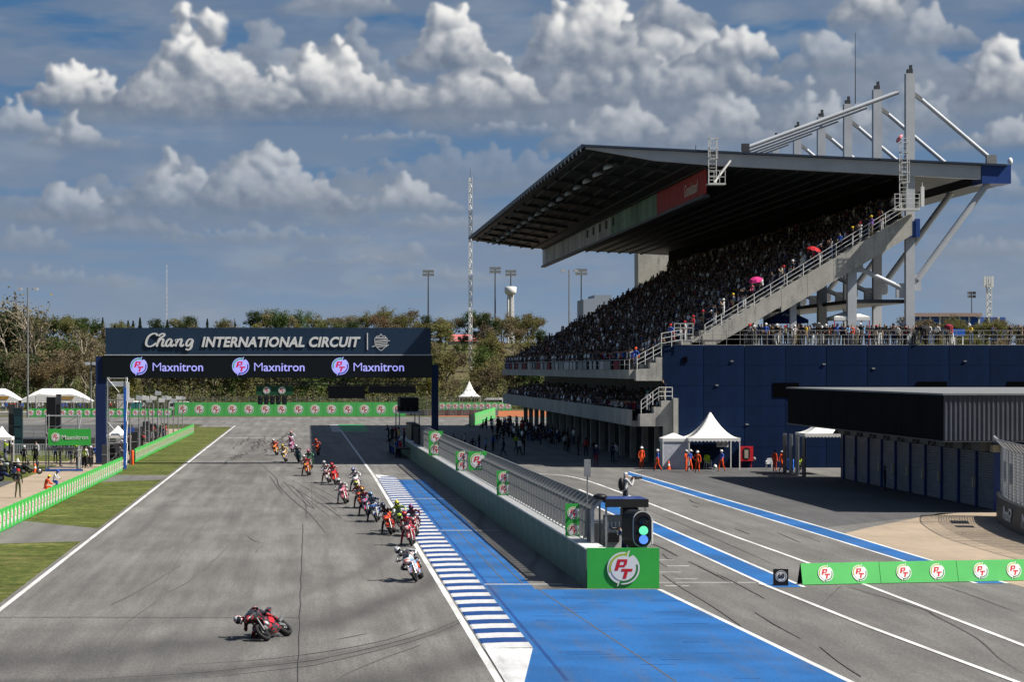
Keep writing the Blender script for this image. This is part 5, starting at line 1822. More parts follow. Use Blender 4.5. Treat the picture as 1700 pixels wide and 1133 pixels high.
# dark screens and equipment towers
for k, (px0, px1, pyt, pyb, Y, lab) in enumerate(((14, 25, 672, 752, 226, 'slim grey loudspeaker tower at the left edge'), (22, 37, 678, 752, 224, 'wide dark teal screen panel at the left edge'), (77, 92, 660, 735, 252, 'tall black screen behind the lettered board'), (93, 101, 655, 735, 250, 'tall grey slab beside the black screen'))):
    p, q = at(px0, pyb, Y), at(px1, pyt, Y)
    t = empty('screen_tower', ((p.x + q.x) / 2, Y, 0), 0, lab, 'screen')
    hw = (q.x - p.x) / 2
    MB().box(-hw, hw, 0, 0.6, 0.3, q.z).build('cabinet', [M_DGREY, mat('dark_teal_panel', (0.015, 0.035, 0.045), 0.4), M_BLACK, M_DGREY][k], t)
    MB().box(-hw - 0.15, hw + 0.15, -0.2, 0.8, 0, 0.3).build('base', M_BLACK, t)
    for s in range(3):
        MB().box(-hw + 0.08, hw - 0.08, -0.03, 0.0, 0.5 + s * q.z / 4, 0.3 + (s + 1) * q.z / 4).build('front_panel', M_BLACK if k != 1 else mat('teal_face', (0.02, 0.06, 0.075), 0.4), t)
t = empty('stage', (-24.6, 236, 0), 0, 'low dark stage with railings behind the crowd barrier', 'stage')
MB().box(-3.6, 3.4, 0, 5, 0.2, 1.1).build('stage_deck', M_BLACK, t)
for k in range(4):
    MB().bar((-3.5, 0, 1.3 + 0.35 * k), (3.3, 0, 1.3 + 0.35 * k), 0.05).build('rail', M_GALVD, t)
for k in range(6):
    MB().bar((-3.5 + k * 1.36, 0, 1.1), (-3.5 + k * 1.36, 0, 2.4), 0.06).build('rail_post', M_GALVD, t)
for k in range(6):
    x = -27.0 + k * 1.32
    t = empty('crowd_barrier', (x, 220, 0), 0, f'grey steel crowd barrier before the dark stage, {ordinal(k + 1)} from the left', 'barrier', 'crowd barriers')
    fr = MB()
    for (a, b_) in (((0, 0.12), (0, 1.1)), ((1.25, 0.12), (1.25, 1.1)), ((0, 1.1), (1.25, 1.1)), ((0, 0.2), (1.25, 0.2))):
        fr.bar((a[0], 0, a[1]), (b_[0], 0, b_[1]), 0.06)
    fr.build('frame', M_STEEL, t)
    br = MB()
    for j in range(7):
        br.bar((0.16 + j * 0.155, 0, 0.2), (0.16 + j * 0.155, 0, 1.1), 0.04)
    br.build('bars', M_STEEL, t)
    MB().bar((0.1, -0.3, 0.05), (0.1, 0.3, 0.05), 0.06).build('foot', M_STEEL, t)
    MB().bar((1.15, -0.3, 0.05), (1.15, 0.3, 0.05), 0.06).build('foot', M_STEEL, t)


def marquee(c, w, d, eave, peak, label):
    t = empty('marquee', c, 0, label, 'tent')
    n = 10
    rings = []
    for k in range(n + 1):
        s_ = k / n
        a = R(180 * s_)
        x = -w / 2 + w * s_
        z_ = eave + (peak - eave) * min(1.0, 1.25 * math.sin(a))
        ring = [Vector((x, -d / 2, z_ - 0.5 * (peak - eave) * math.sin(a))), Vector((x, -d / 4, z_ - 0.08)), Vector((x, 0, z_)), Vector((x, d / 2, z_ - 0.3))]
        rings.append(ring)
    bb = MB()
    for i in range(n):
        for j in range(3):
            bb.add([rings[i][j], rings[i + 1][j], rings[i + 1][j + 1], rings[i][j + 1]], [[0, 1, 2, 3]], 0, True)
    bb.build('canopy', M_TENT, t)
    vb = MB()
    for i in range(n):
        a, b_ = rings[i][0], rings[i + 1][0]
        vb.quad((a.x, a.y, eave - 0.25), (b_.x, b_.y, eave - 0.25), b_, a)
    vb.build('front_sheet', M_TENT, t)
    for k in range(5):
        x = -w / 2 + w * k / 4
        MB().bar((x, -d / 2, 0), (x, -d / 2, eave), 0.12).build('post', M_WHITE, t)
    MB().prism([(0.2, -d / 2 - 0.05, eave + 0.25), (3.0, -d / 2 - 0.05, eave + 0.25), (3.4, -d / 2 - 0.05, eave + 0.85), (0.6, -d / 2 - 0.05, eave + 0.85)], (0, 0.02, 0)).build('gold_patch', M_GOLD, t)
    return t


for (px, w, lab) in ((95, 13.0, 'wide white marquee with a gold patch behind the far left fence'), (-12, 11.0, 'white marquee cut off by the left edge of the view')):
    p = at(px, 690, 425)
    marquee((p.x, 425, 0), w, 7, 2.3, 4.45, lab)
pagoda('pagoda_tent', (at(196, 700, 232).x, 232, 0), 2.7, 1.6, 2.5, 'small white canopy low behind the scaffold at the gantry')
pagoda('pagoda_tent', (at(3, 700, 205).x, 205, 0), 1.9, 2.2, 3.1, 'white canopy at the very left edge of the view', posts=True)
# van and toilets behind the far fence


def van(c, rz, label, m=M_WHITE):
    t = empty('van', c, rz, label, 'van')
    body = [(-2.3, 0.5), (2.3, 0.5), (2.35, 1.0), (1.75, 1.15), (1.2, 2.0), (0.9, 2.2), (-2.2, 2.25), (-2.3, 2.1)]
    MB().prism([(x, -0.85, z_) for x, z_ in body], (0, 1.7, 0)).build('body', m, t)
    MB().prism([(1.22, -0.87, 1.2), (1.66, -0.87, 1.2), (1.18, -0.87, 1.9), (0.95, -0.87, 1.95), (0.95, -0.87, 1.2)], (0, 1.74, 0)).build('window', M_GLASS, t)
    MB().box(-2.1, 0.85, -0.87, 0.87, 1.35, 1.9).build('window', M_GLASS, t)
    for x in (-1.5, 1.5):
        for y in (-0.8, 0.8):
            MB().lathe([(0.001, -0.1), (0.33, -0.1), (0.33, 0.1), (0.001, 0.1)], 14, 0, 'y', (x, y, 0.33)).build('wheel', M_TYRE, t)
    for y in (-0.6, 0.6):
        MB().box(2.3, 2.37, y - 0.15, y + 0.15, 0.75, 0.95).build('headlight', M_LOGOW, t)
    return t


van((at(303, 690, 424).x, 424, 0), 0, 'white van half hidden behind the tall far banner fence')
van((at(815, 690, 470).x, 470, 0), math.pi, 'white van behind the fence right of the gantry beside the peaked tent')
t = empty('pickup', (at(792, 690, 474).x, 474, 0), 0)
bpy.data.objects.remove(t)
pagoda('pagoda_tent', (at(779, 690, 472).x, 472, 0), 4.3, 2.6, 5.5, 'white peaked tent behind the fence right of the gantry')
for k, px in enumerate((221, 229)):
    t = empty('portable_toilet', (at(px, 690, 416).x, 416, 0), 0, 'teal portable toilet behind the far left fence, ' + ('left' if k == 0 else 'right') + ' of two', 'portable toilet', 'teal toilets')
    MB().box(-0.5, 0.5, 0, 1.0, 0, 2.2).build('cabin', M_TEAL, t)
    MB().box(-0.36, 0.36, -0.03, 0.0, 0.1, 2.0).build('door', mat('dark_teal', (0.012, 0.15, 0.16), 0.5), t)
    MB().loft([[Vector((x * 0.54, 0.5 + y * 0.54, 2.2)) for x, y in ((-1, -1), (1, -1), (1, 1), (-1, 1))], [Vector((x * 0.35, 0.5 + y * 0.35, 2.45)) for x, y in ((-1, -1), (1, -1), (1, 1), (-1, 1))]], 0, False).build('roof', M_WHITE, t)
t = MB().box(-0.9, 0.9, 0, 0.1, 0.4, 3.6).box(-0.8, -0.7, 0, 0.1, 0, 0.4).box(0.7, 0.8, 0, 0.1, 0, 0.4).build('hoarding', mat('pale_hoarding', (0.6, 0.58, 0.52), 0.7), None, (at(203, 690, 414).x, 414, 0))
tag(t, 'pale upright hoarding behind the far fence beside the teal toilets', 'hoarding')

# ------------------------------------------------------------------ masts, lamp posts and the water tower
def lamp_post(c, h, label, heads=2, r=0.16, w=1.3):
    t = empty('lamp_post', c, 0, label, 'lamp post')
    MB().tube((0, 0, 0), (0, 0, h), r, r * 0.6, 10).build('pole', M_GALVD, t)
    for k in range(heads):
        s = -1 if k == 0 else 1
        MB().bar((0, 0, h - 0.4), (s * w, 0, h - 0.1), 0.12).box(s * w - 0.35, s * w + 0.35, -0.3, 0.3, h - 0.45, h + 0.05).build('lamp_head', M_STEEL, t)
    return t


def flood_mast(c, h, label, r=0.35, w=2.0):
    t = empty('floodlight_mast', c, 0, label, 'floodlight mast')
    MB().tube((0, 0, 0), (0, 0, h), r, r * 0.5, 8).build('pole', M_DGREY, t)
    for row in range(2):
        for k in range(4):
            x = -w + w * 2 * k / 3
            MB().box(x - 0.5, x + 0.5, -0.3, 0.1, h - 0.2 - row * 1.3, h + 0.8 - row * 1.3).build('flood_lamp', M_GALVD, t)
        MB().bar((-w, 0.15, h + 0.1 - row * 1.3), (w, 0.15, h + 0.1 - row * 1.3), 0.15).build('crossbar', M_DGREY, t)
    return t


def on_ground(px, py_top, Y):
    p = at(px, py_top, Y)
    g = terrain_z(p.x, Y)
    return (p.x, Y, g), p.z - g


c, h = on_ground(46, 478, 392)
lamp_post(c, h, 'tall twin lamp post rising before the trees at the far left')
c, h = on_ground(945, 448, 470)
lamp_post(c, h, 'twin lamp post standing beside the far end of the crowd', r=0.2)
c, h = on_ground(151, 602, 400)
lamp_post(c, h, 'shorter lamp post left of the gantry before the trees', r=0.12, w=0.6)
for (px, pt, Y, lab) in ((711, 452, 900, 'floodlight mast left of the lattice mast above the trees'), (822, 447, 900, 'floodlight mast between the lattice mast and the water tower'), (965, 450, 880, 'floodlight mast just right of the twin lamp post'), (848, 452, 940, 'floodlight mast rising behind the water tower'), (1613, 488, 900, 'tiny floodlight mast left of the white tower at far right')):
    c, h = on_ground(px, pt, Y)
    flood_mast(c, h, lab, 0.35 if px < 1600 else 0.25, 1.6 if px < 1600 else 1.0)
# lattice mast


def lattice(c, h, w, label, cat='mast', bands=True, n=18):
    t = empty('lattice_mast', c, 0, label, cat)
    M_RB = mat('mast_red', (0.35, 0.10, 0.07), 0.6)
    for k in range(n):
        z0, z1 = h * k / n, h * (k + 1) / n
        bb = MB()
        for (x, y) in ((-1, -1), (1, -1), (0, 1)):
            bb.bar((x * w, y * w, z0), (x * w, y * w, z1), w * 0.34)
        for (a, b_) in (((-1, -1), (1, -1)), ((1, -1), (0, 1)), ((0, 1), (-1, -1))):
            bb.bar((a[0] * w, a[1] * w, z0), (b_[0] * w, b_[1] * w, (z0 + z1) / 2), w * 0.22)
            bb.bar((b_[0] * w, b_[1] * w, (z0 + z1) / 2), (a[0] * w, a[1] * w, z1), w * 0.22)
        bb.build('mast_section', (M_WHITE if (k // 3) % 2 else M_GALVD) if bands else M_WHITE, t)
    MB().tube((0, 0, h), (0, 0, h * 1.05), w * 0.2, n=6).build('aerial', M_GALVD, t)
    return t


c, h = on_ground(781, 295, 620)
lattice(c, h, 0.42, 'tall slender lattice mast rising left of the grandstand roof')
c, h = on_ground(277, 440, 1000)
lattice(c, h, 0.18, 'very thin distant mast above the trees at left', bands=False, n=10)
c, h = on_ground(1641, 470, 900)
t = lattice(c, h, 0.9, 'white lattice tower with aerials at the far right skyline', bands=False, n=10)
for k in range(6):
    a = R(60 * k)
    MB().box(1.6 * math.cos(a) - 0.25, 1.6 * math.cos(a) + 0.25, 1.6 * math.sin(a) - 0.2, 1.6 * math.sin(a) + 0.2, h - 1.5, h + 2.5).build('aerial_panel', M_WHITE, t)
c, h = on_ground(847.5, 476, 900)
t = empty('water_tower', c, 0, 'white water tower on legs above the distant trees', 'water tower')
MB().lathe([(0.001, h - 3.0), (1.6, h - 3.0), (2.2, h - 2.2), (2.2, h - 0.2), (1.6, h), (0.001, h)], 16).build('tank', M_WHITE, t)
for k in range(4):
    a = R(45 + 90 * k)
    MB().tube((1.5 * math.cos(a), 1.5 * math.sin(a), 0), (1.3 * math.cos(a), 1.3 * math.sin(a), h - 2.9), 0.25, n=8).build('leg', M_WHITE, t)
MB().lathe([(0.7, 0), (0.7, h - 3.0)], 12).build('shaft', M_WHITE, t)
# house with a red roof among the trees
c, h = on_ground(770, 556, 745)
t = empty('house', (c[0], 745, c[2]), R(8), 'small house with a pink red roof among the trees', 'house')
MB().box(-3.9, 3.9, 0, 6, -1.0, h - 1.3).build('wall', M_CONC, t)
MB().prism([(-4.4, -0.5, h - 2.0), (4.4, -0.5, h - 2.0), (3.6, 2.8, h), (-3.6, 2.8, h)], (0, 0.1, 0.1)).build('roof', mat('faded_red_roof', (0.50, 0.13, 0.13), 0.7, var=0.15), t)
for x in (-1.4, 1.2):
    MB().box(x - 0.5, x + 0.5, -0.03, 0, 1.2, 2.4).build('window', M_GLASS, t)
# far pale halls behind the crowd and the blue stand at far right
c, h = on_ground(992, 490, 860)
t = empty('hall', (c[0], 860, c[2]), 0, 'pale grey hall roof just above the crowd at mid distance', 'building')
MB().prism([(-5, 0, 0), (5, 0, 0), (5, 0, h), (-1, 0, h), (-1.2, 0, h - 1.2), (-5, 0, h - 1.6)], (0, 20, 0)).build('wall', mat('grey_hall', (0.33, 0.38, 0.46), 0.7), t)
c, h = on_ground(1590, 519, 820)
t = empty('stadium_stand', (c[0], 820, c[2]), 0, 'low distant blue stand with a pale roof on the right skyline', 'stand')
MB().box(-14, 16, 0, 8, 0, h - 1.6).build('blue_wall', mat('distant_blue', (0.04, 0.12, 0.45), 0.7), t)
MB().box(-15, 8, -1, 9, h - 1.4, h - 0.2).build('roof', mat('distant_pale_roof', (0.42, 0.30, 0.26), 0.7), t)
for k in range(9):
    MB().box(-13 + k * 3.3, -12.4 + k * 3.3, -0.5, -0.1, 0, h - 1.4).build('pillar', M_WHITE, t)

# ================================================================== PEOPLE
BODY = {
    'pelvis': (0, 0, .93), 'spine': (0, .01, 1.12), 'chest': (0, 0, 1.30), 'neck': (0, .01, 1.46), 'head': (0, -.015, 1.56), 'crown': (0, -.005, 1.66),
    'Ls': (-.17, 0, 1.39), 'Le': (-.24, .03, 1.11), 'Lw': (-.25, -.05, .88), 'Lh': (-.245, -.08, .79),
    'Rs': (.17, 0, 1.39), 'Re': (.24, .03, 1.11), 'Rw': (.25, -.05, .88), 'Rh': (.245, -.08, .79),
    'Lp': (-.09, 0, .88), 'Lk': (-.11, -.02, .49), 'La': (-.12, .02, .09), 'Lt': (-.13, -.14, .04),
    'Rp': (.09, 0, .88), 'Rk': (.11, -.02, .49), 'Ra': (.12, .02, .09), 'Rt': (.13, -.14, .04)}
RAD = {'pelvis': (.135, .11), 'spine': (.125, .10), 'chest': (.15, .11), 'neck': (.055, .055), 'head': (.082, .098), 'crown': (.07, .08),
       's': (.062, .062), 'e': (.046, .046), 'w': (.034, .034), 'h': (.042, .028), 'p': (.085, .085), 'k': (.058, .058), 'a': (.042, .042), 't': (.042, .03)}
BONES = [('pelvis', 'spine', 0), ('spine', 'chest', 0), ('chest', 'neck', 0), ('neck', 'head', 2), ('head', 'crown', 2)]
for s_ in 'LR':
    BONES += [('chest', s_ + 's', 0), (s_ + 's', s_ + 'e', 0), (s_ + 'e', s_ + 'w', 5), (s_ + 'w', s_ + 'h', 2), ('pelvis', s_ + 'p', 1), (s_ + 'p', s_ + 'k', 1), (s_ + 'k', s_ + 'a', 1), (s_ + 'a', s_ + 't', 4)]
M_TOP0 = mat('cloth_top', (0.02, 0.02, 0.022), 0.85, var=0.15)
M_BOT0 = mat('cloth_bottom', (0.02, 0.022, 0.03), 0.85, var=0.15)
M_SLV0 = mat('cloth_sleeve', (0.02, 0.02, 0.022), 0.85, var=0.15)
M_SHOE = mat('shoe', (0.03, 0.03, 0.03), 0.7, var=0.1)
BODY_SLOTS = [M_TOP0, M_BOT0, M_SKIN, M_HAIR, M_SHOE, M_SLV0]


def body_mesh(name, over=None, fat=1.0, sub=1):
    J = {k: Vector(v) for k, v in BODY.items()}
    for k, v in (over or {}).items():
        J[k] = Vector(v)
    names = list(J)
    idx = {k: i for i, k in enumerate(names)}
    me = bpy.data.meshes.new('skeleton')
    me.from_pydata([J[k] for k in names], [(idx[a], idx[b]) for a, b, _ in BONES], [])
    ob = bpy.data.objects.new('skeleton', me)
    COL.objects.link(ob)
    md = ob.modifiers.new('skin', 'SKIN')
    md.branch_smoothing = 0.6
    md.use_smooth_shade = True
    sl_ = me.skin_vertices[0].data
    for k in names:
        r = RAD.get(k) or RAD[k[1]]
        sl_[idx[k]].radius = (r[0] * fat, r[1] * fat)
        sl_[idx[k]].use_root = (k == 'pelvis')
    sb_ = ob.modifiers.new('sub', 'SUBSURF')
    sb_.levels = sub
    sb_.render_levels = sub
    dg = bpy.context.evaluated_depsgraph_get()
    out = bpy.data.meshes.new_from_object(ob.evaluated_get(dg))
    bpy.data.objects.remove(ob)
    out.name = name
    out.materials.clear()
    for m in BODY_SLOTS:
        out.materials.append(m)
    n = len(out.polygons)
    cen = np.empty(n * 3)
    out.polygons.foreach_get('center', cen)
    cen = cen.reshape(-1, 3)
    best = np.full(n, 1e9)
    reg = np.zeros(n, dtype=np.int32)
    for a, b, mtl in BONES:
        pa, pb = np.array(J[a]), np.array(J[b])
        d = pb - pa
        t = np.clip(((cen - pa) @ d) / (d @ d), 0, 1)
        dist = np.linalg.norm(cen - (pa + t[:, None] * d), axis=1)
        better = dist < best
        best = np.where(better, dist, best)
        reg = np.where(better, mtl, reg)
    hd = np.array(J['head'])
    up = np.array((J['crown'] - J['neck']).normalized())
    rel = cen - hd
    fwd = np.array((0, -1, 0.0))
    hair = (reg == 2) & (np.linalg.norm(rel, axis=1) < 0.2) & (((rel @ up) > 0.045) | ((rel @ fwd) < -0.015) & ((rel @ up) > -0.04))
    reg = np.where(hair, 3, reg)
    out.polygons.foreach_set('material_index', reg)
    out.polygons.foreach_set('use_smooth', np.ones(n, dtype=bool))
    out.update()
    out['head'] = list(J['head'])
    out['up'] = list(up)
    return out


POSE = {
    'stand': {},
    'hips': {'Le': (-.33, .06, 1.16), 'Lw': (-.20, -.06, 1.02), 'Lh': (-.14, -.08, 1.0), 'Lt': (-.17, -.13, .04), 'La': (-.16, .02, .09)},
    'phone': {'Le': (-.25, -.13, 1.17), 'Lw': (-.10, -.27, 1.38), 'Lh': (-.06, -.28, 1.46), 'Re': (.25, -.13, 1.17), 'Rw': (.10, -.27, 1.38), 'Rh': (.06, -.28, 1.46)},
    'lean': {'spine': (0, -.03, 1.12), 'chest': (0, -.09, 1.28), 'neck': (0, -.13, 1.42), 'head': (0, -.18, 1.51), 'crown': (0, -.18, 1.61), 'Ls': (-.17, -.09, 1.36), 'Rs': (.17, -.09, 1.36), 'Le': (-.26, -.16, 1.12), 'Lw': (-.20, -.36, 1.10), 'Lh': (-.17, -.42, 1.10), 'Re': (.26, -.16, 1.12), 'Rw': (.20, -.36, 1.10), 'Rh': (.17, -.42, 1.10)},
    'walk': {'Lk': (-.10, -.16, .50), 'La': (-.11, -.20, .10), 'Lt': (-.12, -.35, .07), 'Rk': (.10, .04, .50), 'Ra': (.11, .30, .14), 'Rt': (.11, .20, .04), 'Le': (-.23, .12, 1.12), 'Lw': (-.24, .13, .88), 'Lh': (-.24, .12, .79), 'Re': (.23, -.06, 1.12), 'Rw': (.23, -.22, .95), 'Rh': (.22, -.28, .88)},
    'wave': {'Re': (.36, -.04, 1.50), 'Rw': (.34, -.10, 1.74), 'Rh': (.33, -.12, 1.83)},
    'sit': {'pelvis': (0, .05, .50), 'spine': (0, .03, .68), 'chest': (0, 0, .86), 'neck': (0, -.01, 1.02), 'head': (0, -.03, 1.12), 'crown': (0, -.02, 1.22), 'Ls': (-.17, 0, .95), 'Rs': (.17, 0, .95), 'Le': (-.24, -.05, .70), 'Lw': (-.16, -.25, .60), 'Lh': (-.12, -.32, .58), 'Re': (.24, -.05, .70), 'Rw': (.16, -.25, .60), 'Rh': (.12, -.32, .58), 'Lp': (-.09, .0, .49), 'Lk': (-.13, -.42, .50), 'La': (-.13, -.40, .09), 'Lt': (-.14, -.55, .04), 'Rp': (.09, .0, .49), 'Rk': (.13, -.42, .50), 'Ra': (.13, -.40, .09), 'Rt': (.14, -.55, .04)},
    'crouch': {'pelvis': (0, .10, .52), 'spine': (0, .0, .70), 'chest': (0, -.10, .88), 'neck': (0, -.16, 1.03), 'head': (0, -.22, 1.11), 'crown': (0, -.24, 1.21), 'Ls': (-.17, -.08, .96), 'Rs': (.17, -.08, .96), 'Le': (-.24, -.22, .75), 'Lw': (-.16, -.40, .68), 'Lh': (-.12, -.47, .68), 'Re': (.24, -.22, .75), 'Rw': (.16, -.40, .68), 'Rh': (.12, -.47, .68), 'Lp': (-.09, .06, .50), 'Lk': (-.17, -.30, .52), 'La': (-.14, -.10, .10), 'Lt': (-.15, -.24, .04), 'Rp': (.09, .06, .50), 'Rk': (.17, -.22, .30), 'Ra': (.14, .14, .12), 'Rt': (.15, .04, .04)},
    # on a racing motorcycle heading to -y
    'race': {'pelvis': (0, .34, .93), 'spine': (0, .22, 1.07), 'chest': (0, .04, 1.20), 'neck': (0, -.11, 1.30), 'head': (0, -.20, 1.38), 'crown': (0, -.25, 1.47), 'Ls': (-.18, -.02, 1.24), 'Rs': (.18, -.02, 1.24), 'Le': (-.37, -.20, 1.08), 'Lw': (-.33, -.42, .98), 'Lh': (-.30, -.50, .96), 'Re': (.37, -.20, 1.08), 'Rw': (.33, -.42, .98), 'Rh': (.30, -.50, .96), 'Lp': (-.11, .30, .90), 'Lk': (-.28, -.06, .74), 'La': (-.21, .36, .50), 'Lt': (-.23, .20, .42), 'Rp': (.11, .30, .90), 'Rk': (.28, -.06, .74), 'Ra': (.21, .36, .50), 'Rt': (.23, .20, .42)},
}
POSE['legout'] = dict(POSE['race'], **{'Lp': (-.12, .28, .88), 'Lk': (-.34, .06, .60), 'La': (-.50, -.02, .20), 'Lt': (-.54, -.17, .12), 'pelvis': (-.03, .34, .95), 'head': (-.03, -.17, 1.43), 'crown': (-.04, -.20, 1.53), 'neck': (-.02, -.09, 1.34), 'chest': (-.02, .05, 1.22)})
POSE['hang'] = dict(POSE['race'], **{'pelvis': (-.20, .34, .88), 'spine': (-.26, .22, 1.0), 'chest': (-.33, .02, 1.10), 'neck': (-.41, -.14, 1.16), 'head': (-.48, -.24, 1.21), 'crown': (-.53, -.29, 1.29), 'Ls': (-.48, -.03, 1.05), 'Rs': (-.20, -.02, 1.20), 'Le': (-.56, -.22, .84), 'Lw': (-.38, -.42, .88), 'Lh': (-.31, -.50, .93), 'Re': (.14, -.24, 1.12), 'Rw': (.27, -.42, 1.0), 'Rh': (.29, -.50, .97), 'Lp': (-.28, .30, .84), 'Lk': (-.66, -.04, .62), 'La': (-.30, .34, .46), 'Lt': (-.33, .18, .40), 'Rp': (-.08, .28, .88), 'Rk': (.22, -.04, .80)})
POSE['leanin'] = dict(POSE['race'], **{'pelvis': (-.10, .34, .91), 'chest': (-.16, .03, 1.16), 'neck': (-.20, -.12, 1.26), 'head': (-.25, -.21, 1.34), 'crown': (-.28, -.26, 1.43), 'Ls': (-.33, -.02, 1.17), 'Rs': (.01, -.02, 1.24), 'Le': (-.48, -.20, .98), 'Lk': (-.46, -.06, .66)})
BM = {k: body_mesh('body_' + k, v, 1.0 if k not in ('race', 'legout', 'hang', 'leanin') else 1.12) for k, v in POSE.items()}

PAL = {
    'black': (0.014, 0.014, 0.016), 'charcoal': (0.045, 0.045, 0.05), 'navy': (0.015, 0.025, 0.08), 'white': (0.66, 0.66, 0.66), 'grey': (0.24, 0.24, 0.25), 'red': (0.50, 0.02, 0.03), 'orange': (0.80, 0.09, 0.015),
    'yellow': (0.70, 0.48, 0.03), 'lime': (0.48, 0.70, 0.04), 'blue': (0.03, 0.10, 0.45), 'sky blue': (0.20, 0.42, 0.70), 'khaki': (0.26, 0.21, 0.12), 'olive': (0.07, 0.075, 0.035), 'denim': (0.06, 0.10, 0.20), 'pink': (0.56, 0.12, 0.20), 'purple': (0.20, 0.09, 0.36), 'maroon': (0.20, 0.012, 0.03), 'beige': (0.45, 0.38, 0.27), 'green': (0.03, 0.22, 0.07), 'teal': (0.02, 0.24, 0.24), 'silver': (0.45, 0.46, 0.47), 'magenta': (0.60, 0.03, 0.20)}


def cloth(c):
    return mat('cloth_' + c.replace(' ', '_'), PAL[c], 0.85, var=0.18, scale=5)


def gloss(c):
    return mat('paint_' + c.replace(' ', '_'), PAL[c], 0.32, var=0.04, coat=0.3)


SKINS = [M_SKIN, mat('skin_light', (0.50, 0.30, 0.20), 0.6, var=0.1), mat('skin_dark', (0.20, 0.11, 0.07), 0.6, var=0.1)]
HAIRS = [M_HAIR, mat('brown_hair', (0.05, 0.028, 0.015), 0.6, var=0.1)]
CAPM = MB()
CAPM.lathe([(0.112, -0.01), (0.112, 0.05), (0.09, 0.10), (0.04, 0.125), (0.001, 0.128)], 10)
CAPM.prism([(-0.075, -0.09, 0.0), (0.075, -0.09, 0.0), (0.055, -0.19, -0.015), (-0.055, -0.19, -0.015)], (0, 0, 0.014))
CAPM = CAPM.mesh('cap', M_TOP0)
HELM = MB()
HELM.ball((0, 0.01, 0.02), 0.128, 0.15, 0.145, 12, 9, 0)
hv = MB()
rings = []
for k in range(5):
    t = -0.5 + k * 0.25
    ring = []
    for j in range(9):
        a = R(-62 + j * 15.5)
        ring.append((math.sin(a) * 0.134 * math.cos(t * 0.7), 0.01 - math.cos(a) * 0.157 * math.cos(t * 0.7), 0.015 + t * 0.11))
    rings.append(ring)
for k in range(4):
    for j in range(8):
        HELM.add([rings[k][j], rings[k][j + 1], rings[k + 1][j + 1], rings[k + 1][j]], [[0, 1, 2, 3]], 1, True)
HELM.prism([(-0.07, -0.15, -0.10), (0.07, -0.15, -0.10), (0.095, -0.08, -0.12), (-0.095, -0.08, -0.12)], (0, 0, 0.055), 0)
HELM.prism([(-0.05, 0.12, 0.04), (0.05, 0.12, 0.04), (0.035, 0.21, 0.05), (-0.035, 0.21, 0.05)], (0, 0, 0.05), 0)
HELM = HELM.mesh('helmet', [M_TOP0, M_GLASS])
HARDHAT = MB().lathe([(0.15, 0.0), (0.115, 0.01), (0.112, 0.06), (0.08, 0.115), (0.001, 0.13)], 12).mesh('hard_hat', M_TOP0)
BACKPACK = MB().ball((0, 0.17, 1.22), 0.15, 0.10, 0.24, 10, 8).mesh('backpack', M_BLACK)
VEST = None


def livery(a, b_, c, rough=0.32, coat=0.3, scale=5.0):
    """Race colours: a main colour broken up by patches of two others."""
    nm = f'livery_{a}_{b_}_{c}_{int(rough * 100)}'.replace(' ', '_')
    if nm in MATS:
        return MATS[nm]
    n = NT(nm, rough, 0.3)
    n.b.inputs['Coat Weight'].default_value = coat
    f1 = n.noise(scale, 2, 0.5, (1, 1, 1.6), (3.1 * len(a), 1.7 * len(c), 0.0))
    f2 = n.noise(scale * 1.5, 2, 0.5, (1.5, 1, 1), (1.1 * len(b_), 5.3, 2.0 * len(a)))
    col = n.mix(n.ramp(f1, 0.53, 0.55), PAL[a], PAL[b_])
    n.color(n.mix(n.ramp(f2, 0.58, 0.60), col, PAL[c]))
    return n.m


def set_slots(o, mats):
    for i, m in enumerate(mats):
        if m is not None and i < len(o.material_slots):
            o.material_slots[i].link = 'OBJECT'
            o.material_slots[i].material = m


def person(pose, loc, rz, label, top, bottom, group=None, sleeve=None, shoe=None, hat=None, hatcol=None, skin=0, hair=0, sc=1.0, matrix=None, glove=None):
    me = BM[pose]
    o = bpy.data.objects.new('person', me)
    COL.objects.link(o)
    tc_ = cloth(top)
    set_slots(o, [tc_, cloth(bottom), cloth(glove) if glove else SKINS[skin], HAIRS[hair], cloth(shoe) if shoe else M_SHOE, cloth(sleeve) if sleeve else (SKINS[skin] if sleeve is None and top in ('white', 'grey', 'red', 'yellow', 'blue', 'black', 'navy') and pose not in ('race', 'legout', 'hang', 'leanin') else tc_)])
    if matrix is not None:
        o.matrix_world = matrix
    else:
        o.location = loc
        o.rotation_euler = (0, 0, rz)
        o.scale = (sc, sc, sc)
    tag(o, label, 'person', group)
    if hat:
        hm = {'cap': CAPM, 'helmet': HELM, 'hard_hat': HARDHAT}[hat]
        h = link(hat, hm, o)
        hp, up = Vector(me['head']), Vector(me['up'])
        h.location = hp + up * (0.035 if hat != 'helmet' else 0.015)
        tilt = math.atan2(-up.y, up.z)
        roll = math.atan2(up.x, up.z)
        h.rotation_euler = (tilt * (0.6 if hat == 'helmet' else 1.0), roll * 0.6, 0)
        set_slots(h, [gloss(hatcol) if hat == 'helmet' else cloth(hatcol)])
    return o


# ================================================================== MOTORCYCLES
M_B1, M_B2, M_B3 = mat('bike_main', (0.5, 0.02, 0.02), 0.3, var=0, coat=0.3), mat('bike_second', (0.02, 0.02, 0.02), 0.3, var=0, coat=0.3), mat('bike_accent', (0.7, 0.7, 0.7), 0.3, var=0, coat=0.3)
M_WHEEL = mat('black_rim', (0.03, 0.03, 0.03), 0.4, 0.6, var=0)
M_METAL = mat('bare_metal', (0.45, 0.44, 0.42), 0.35, 0.8, var=0.1)


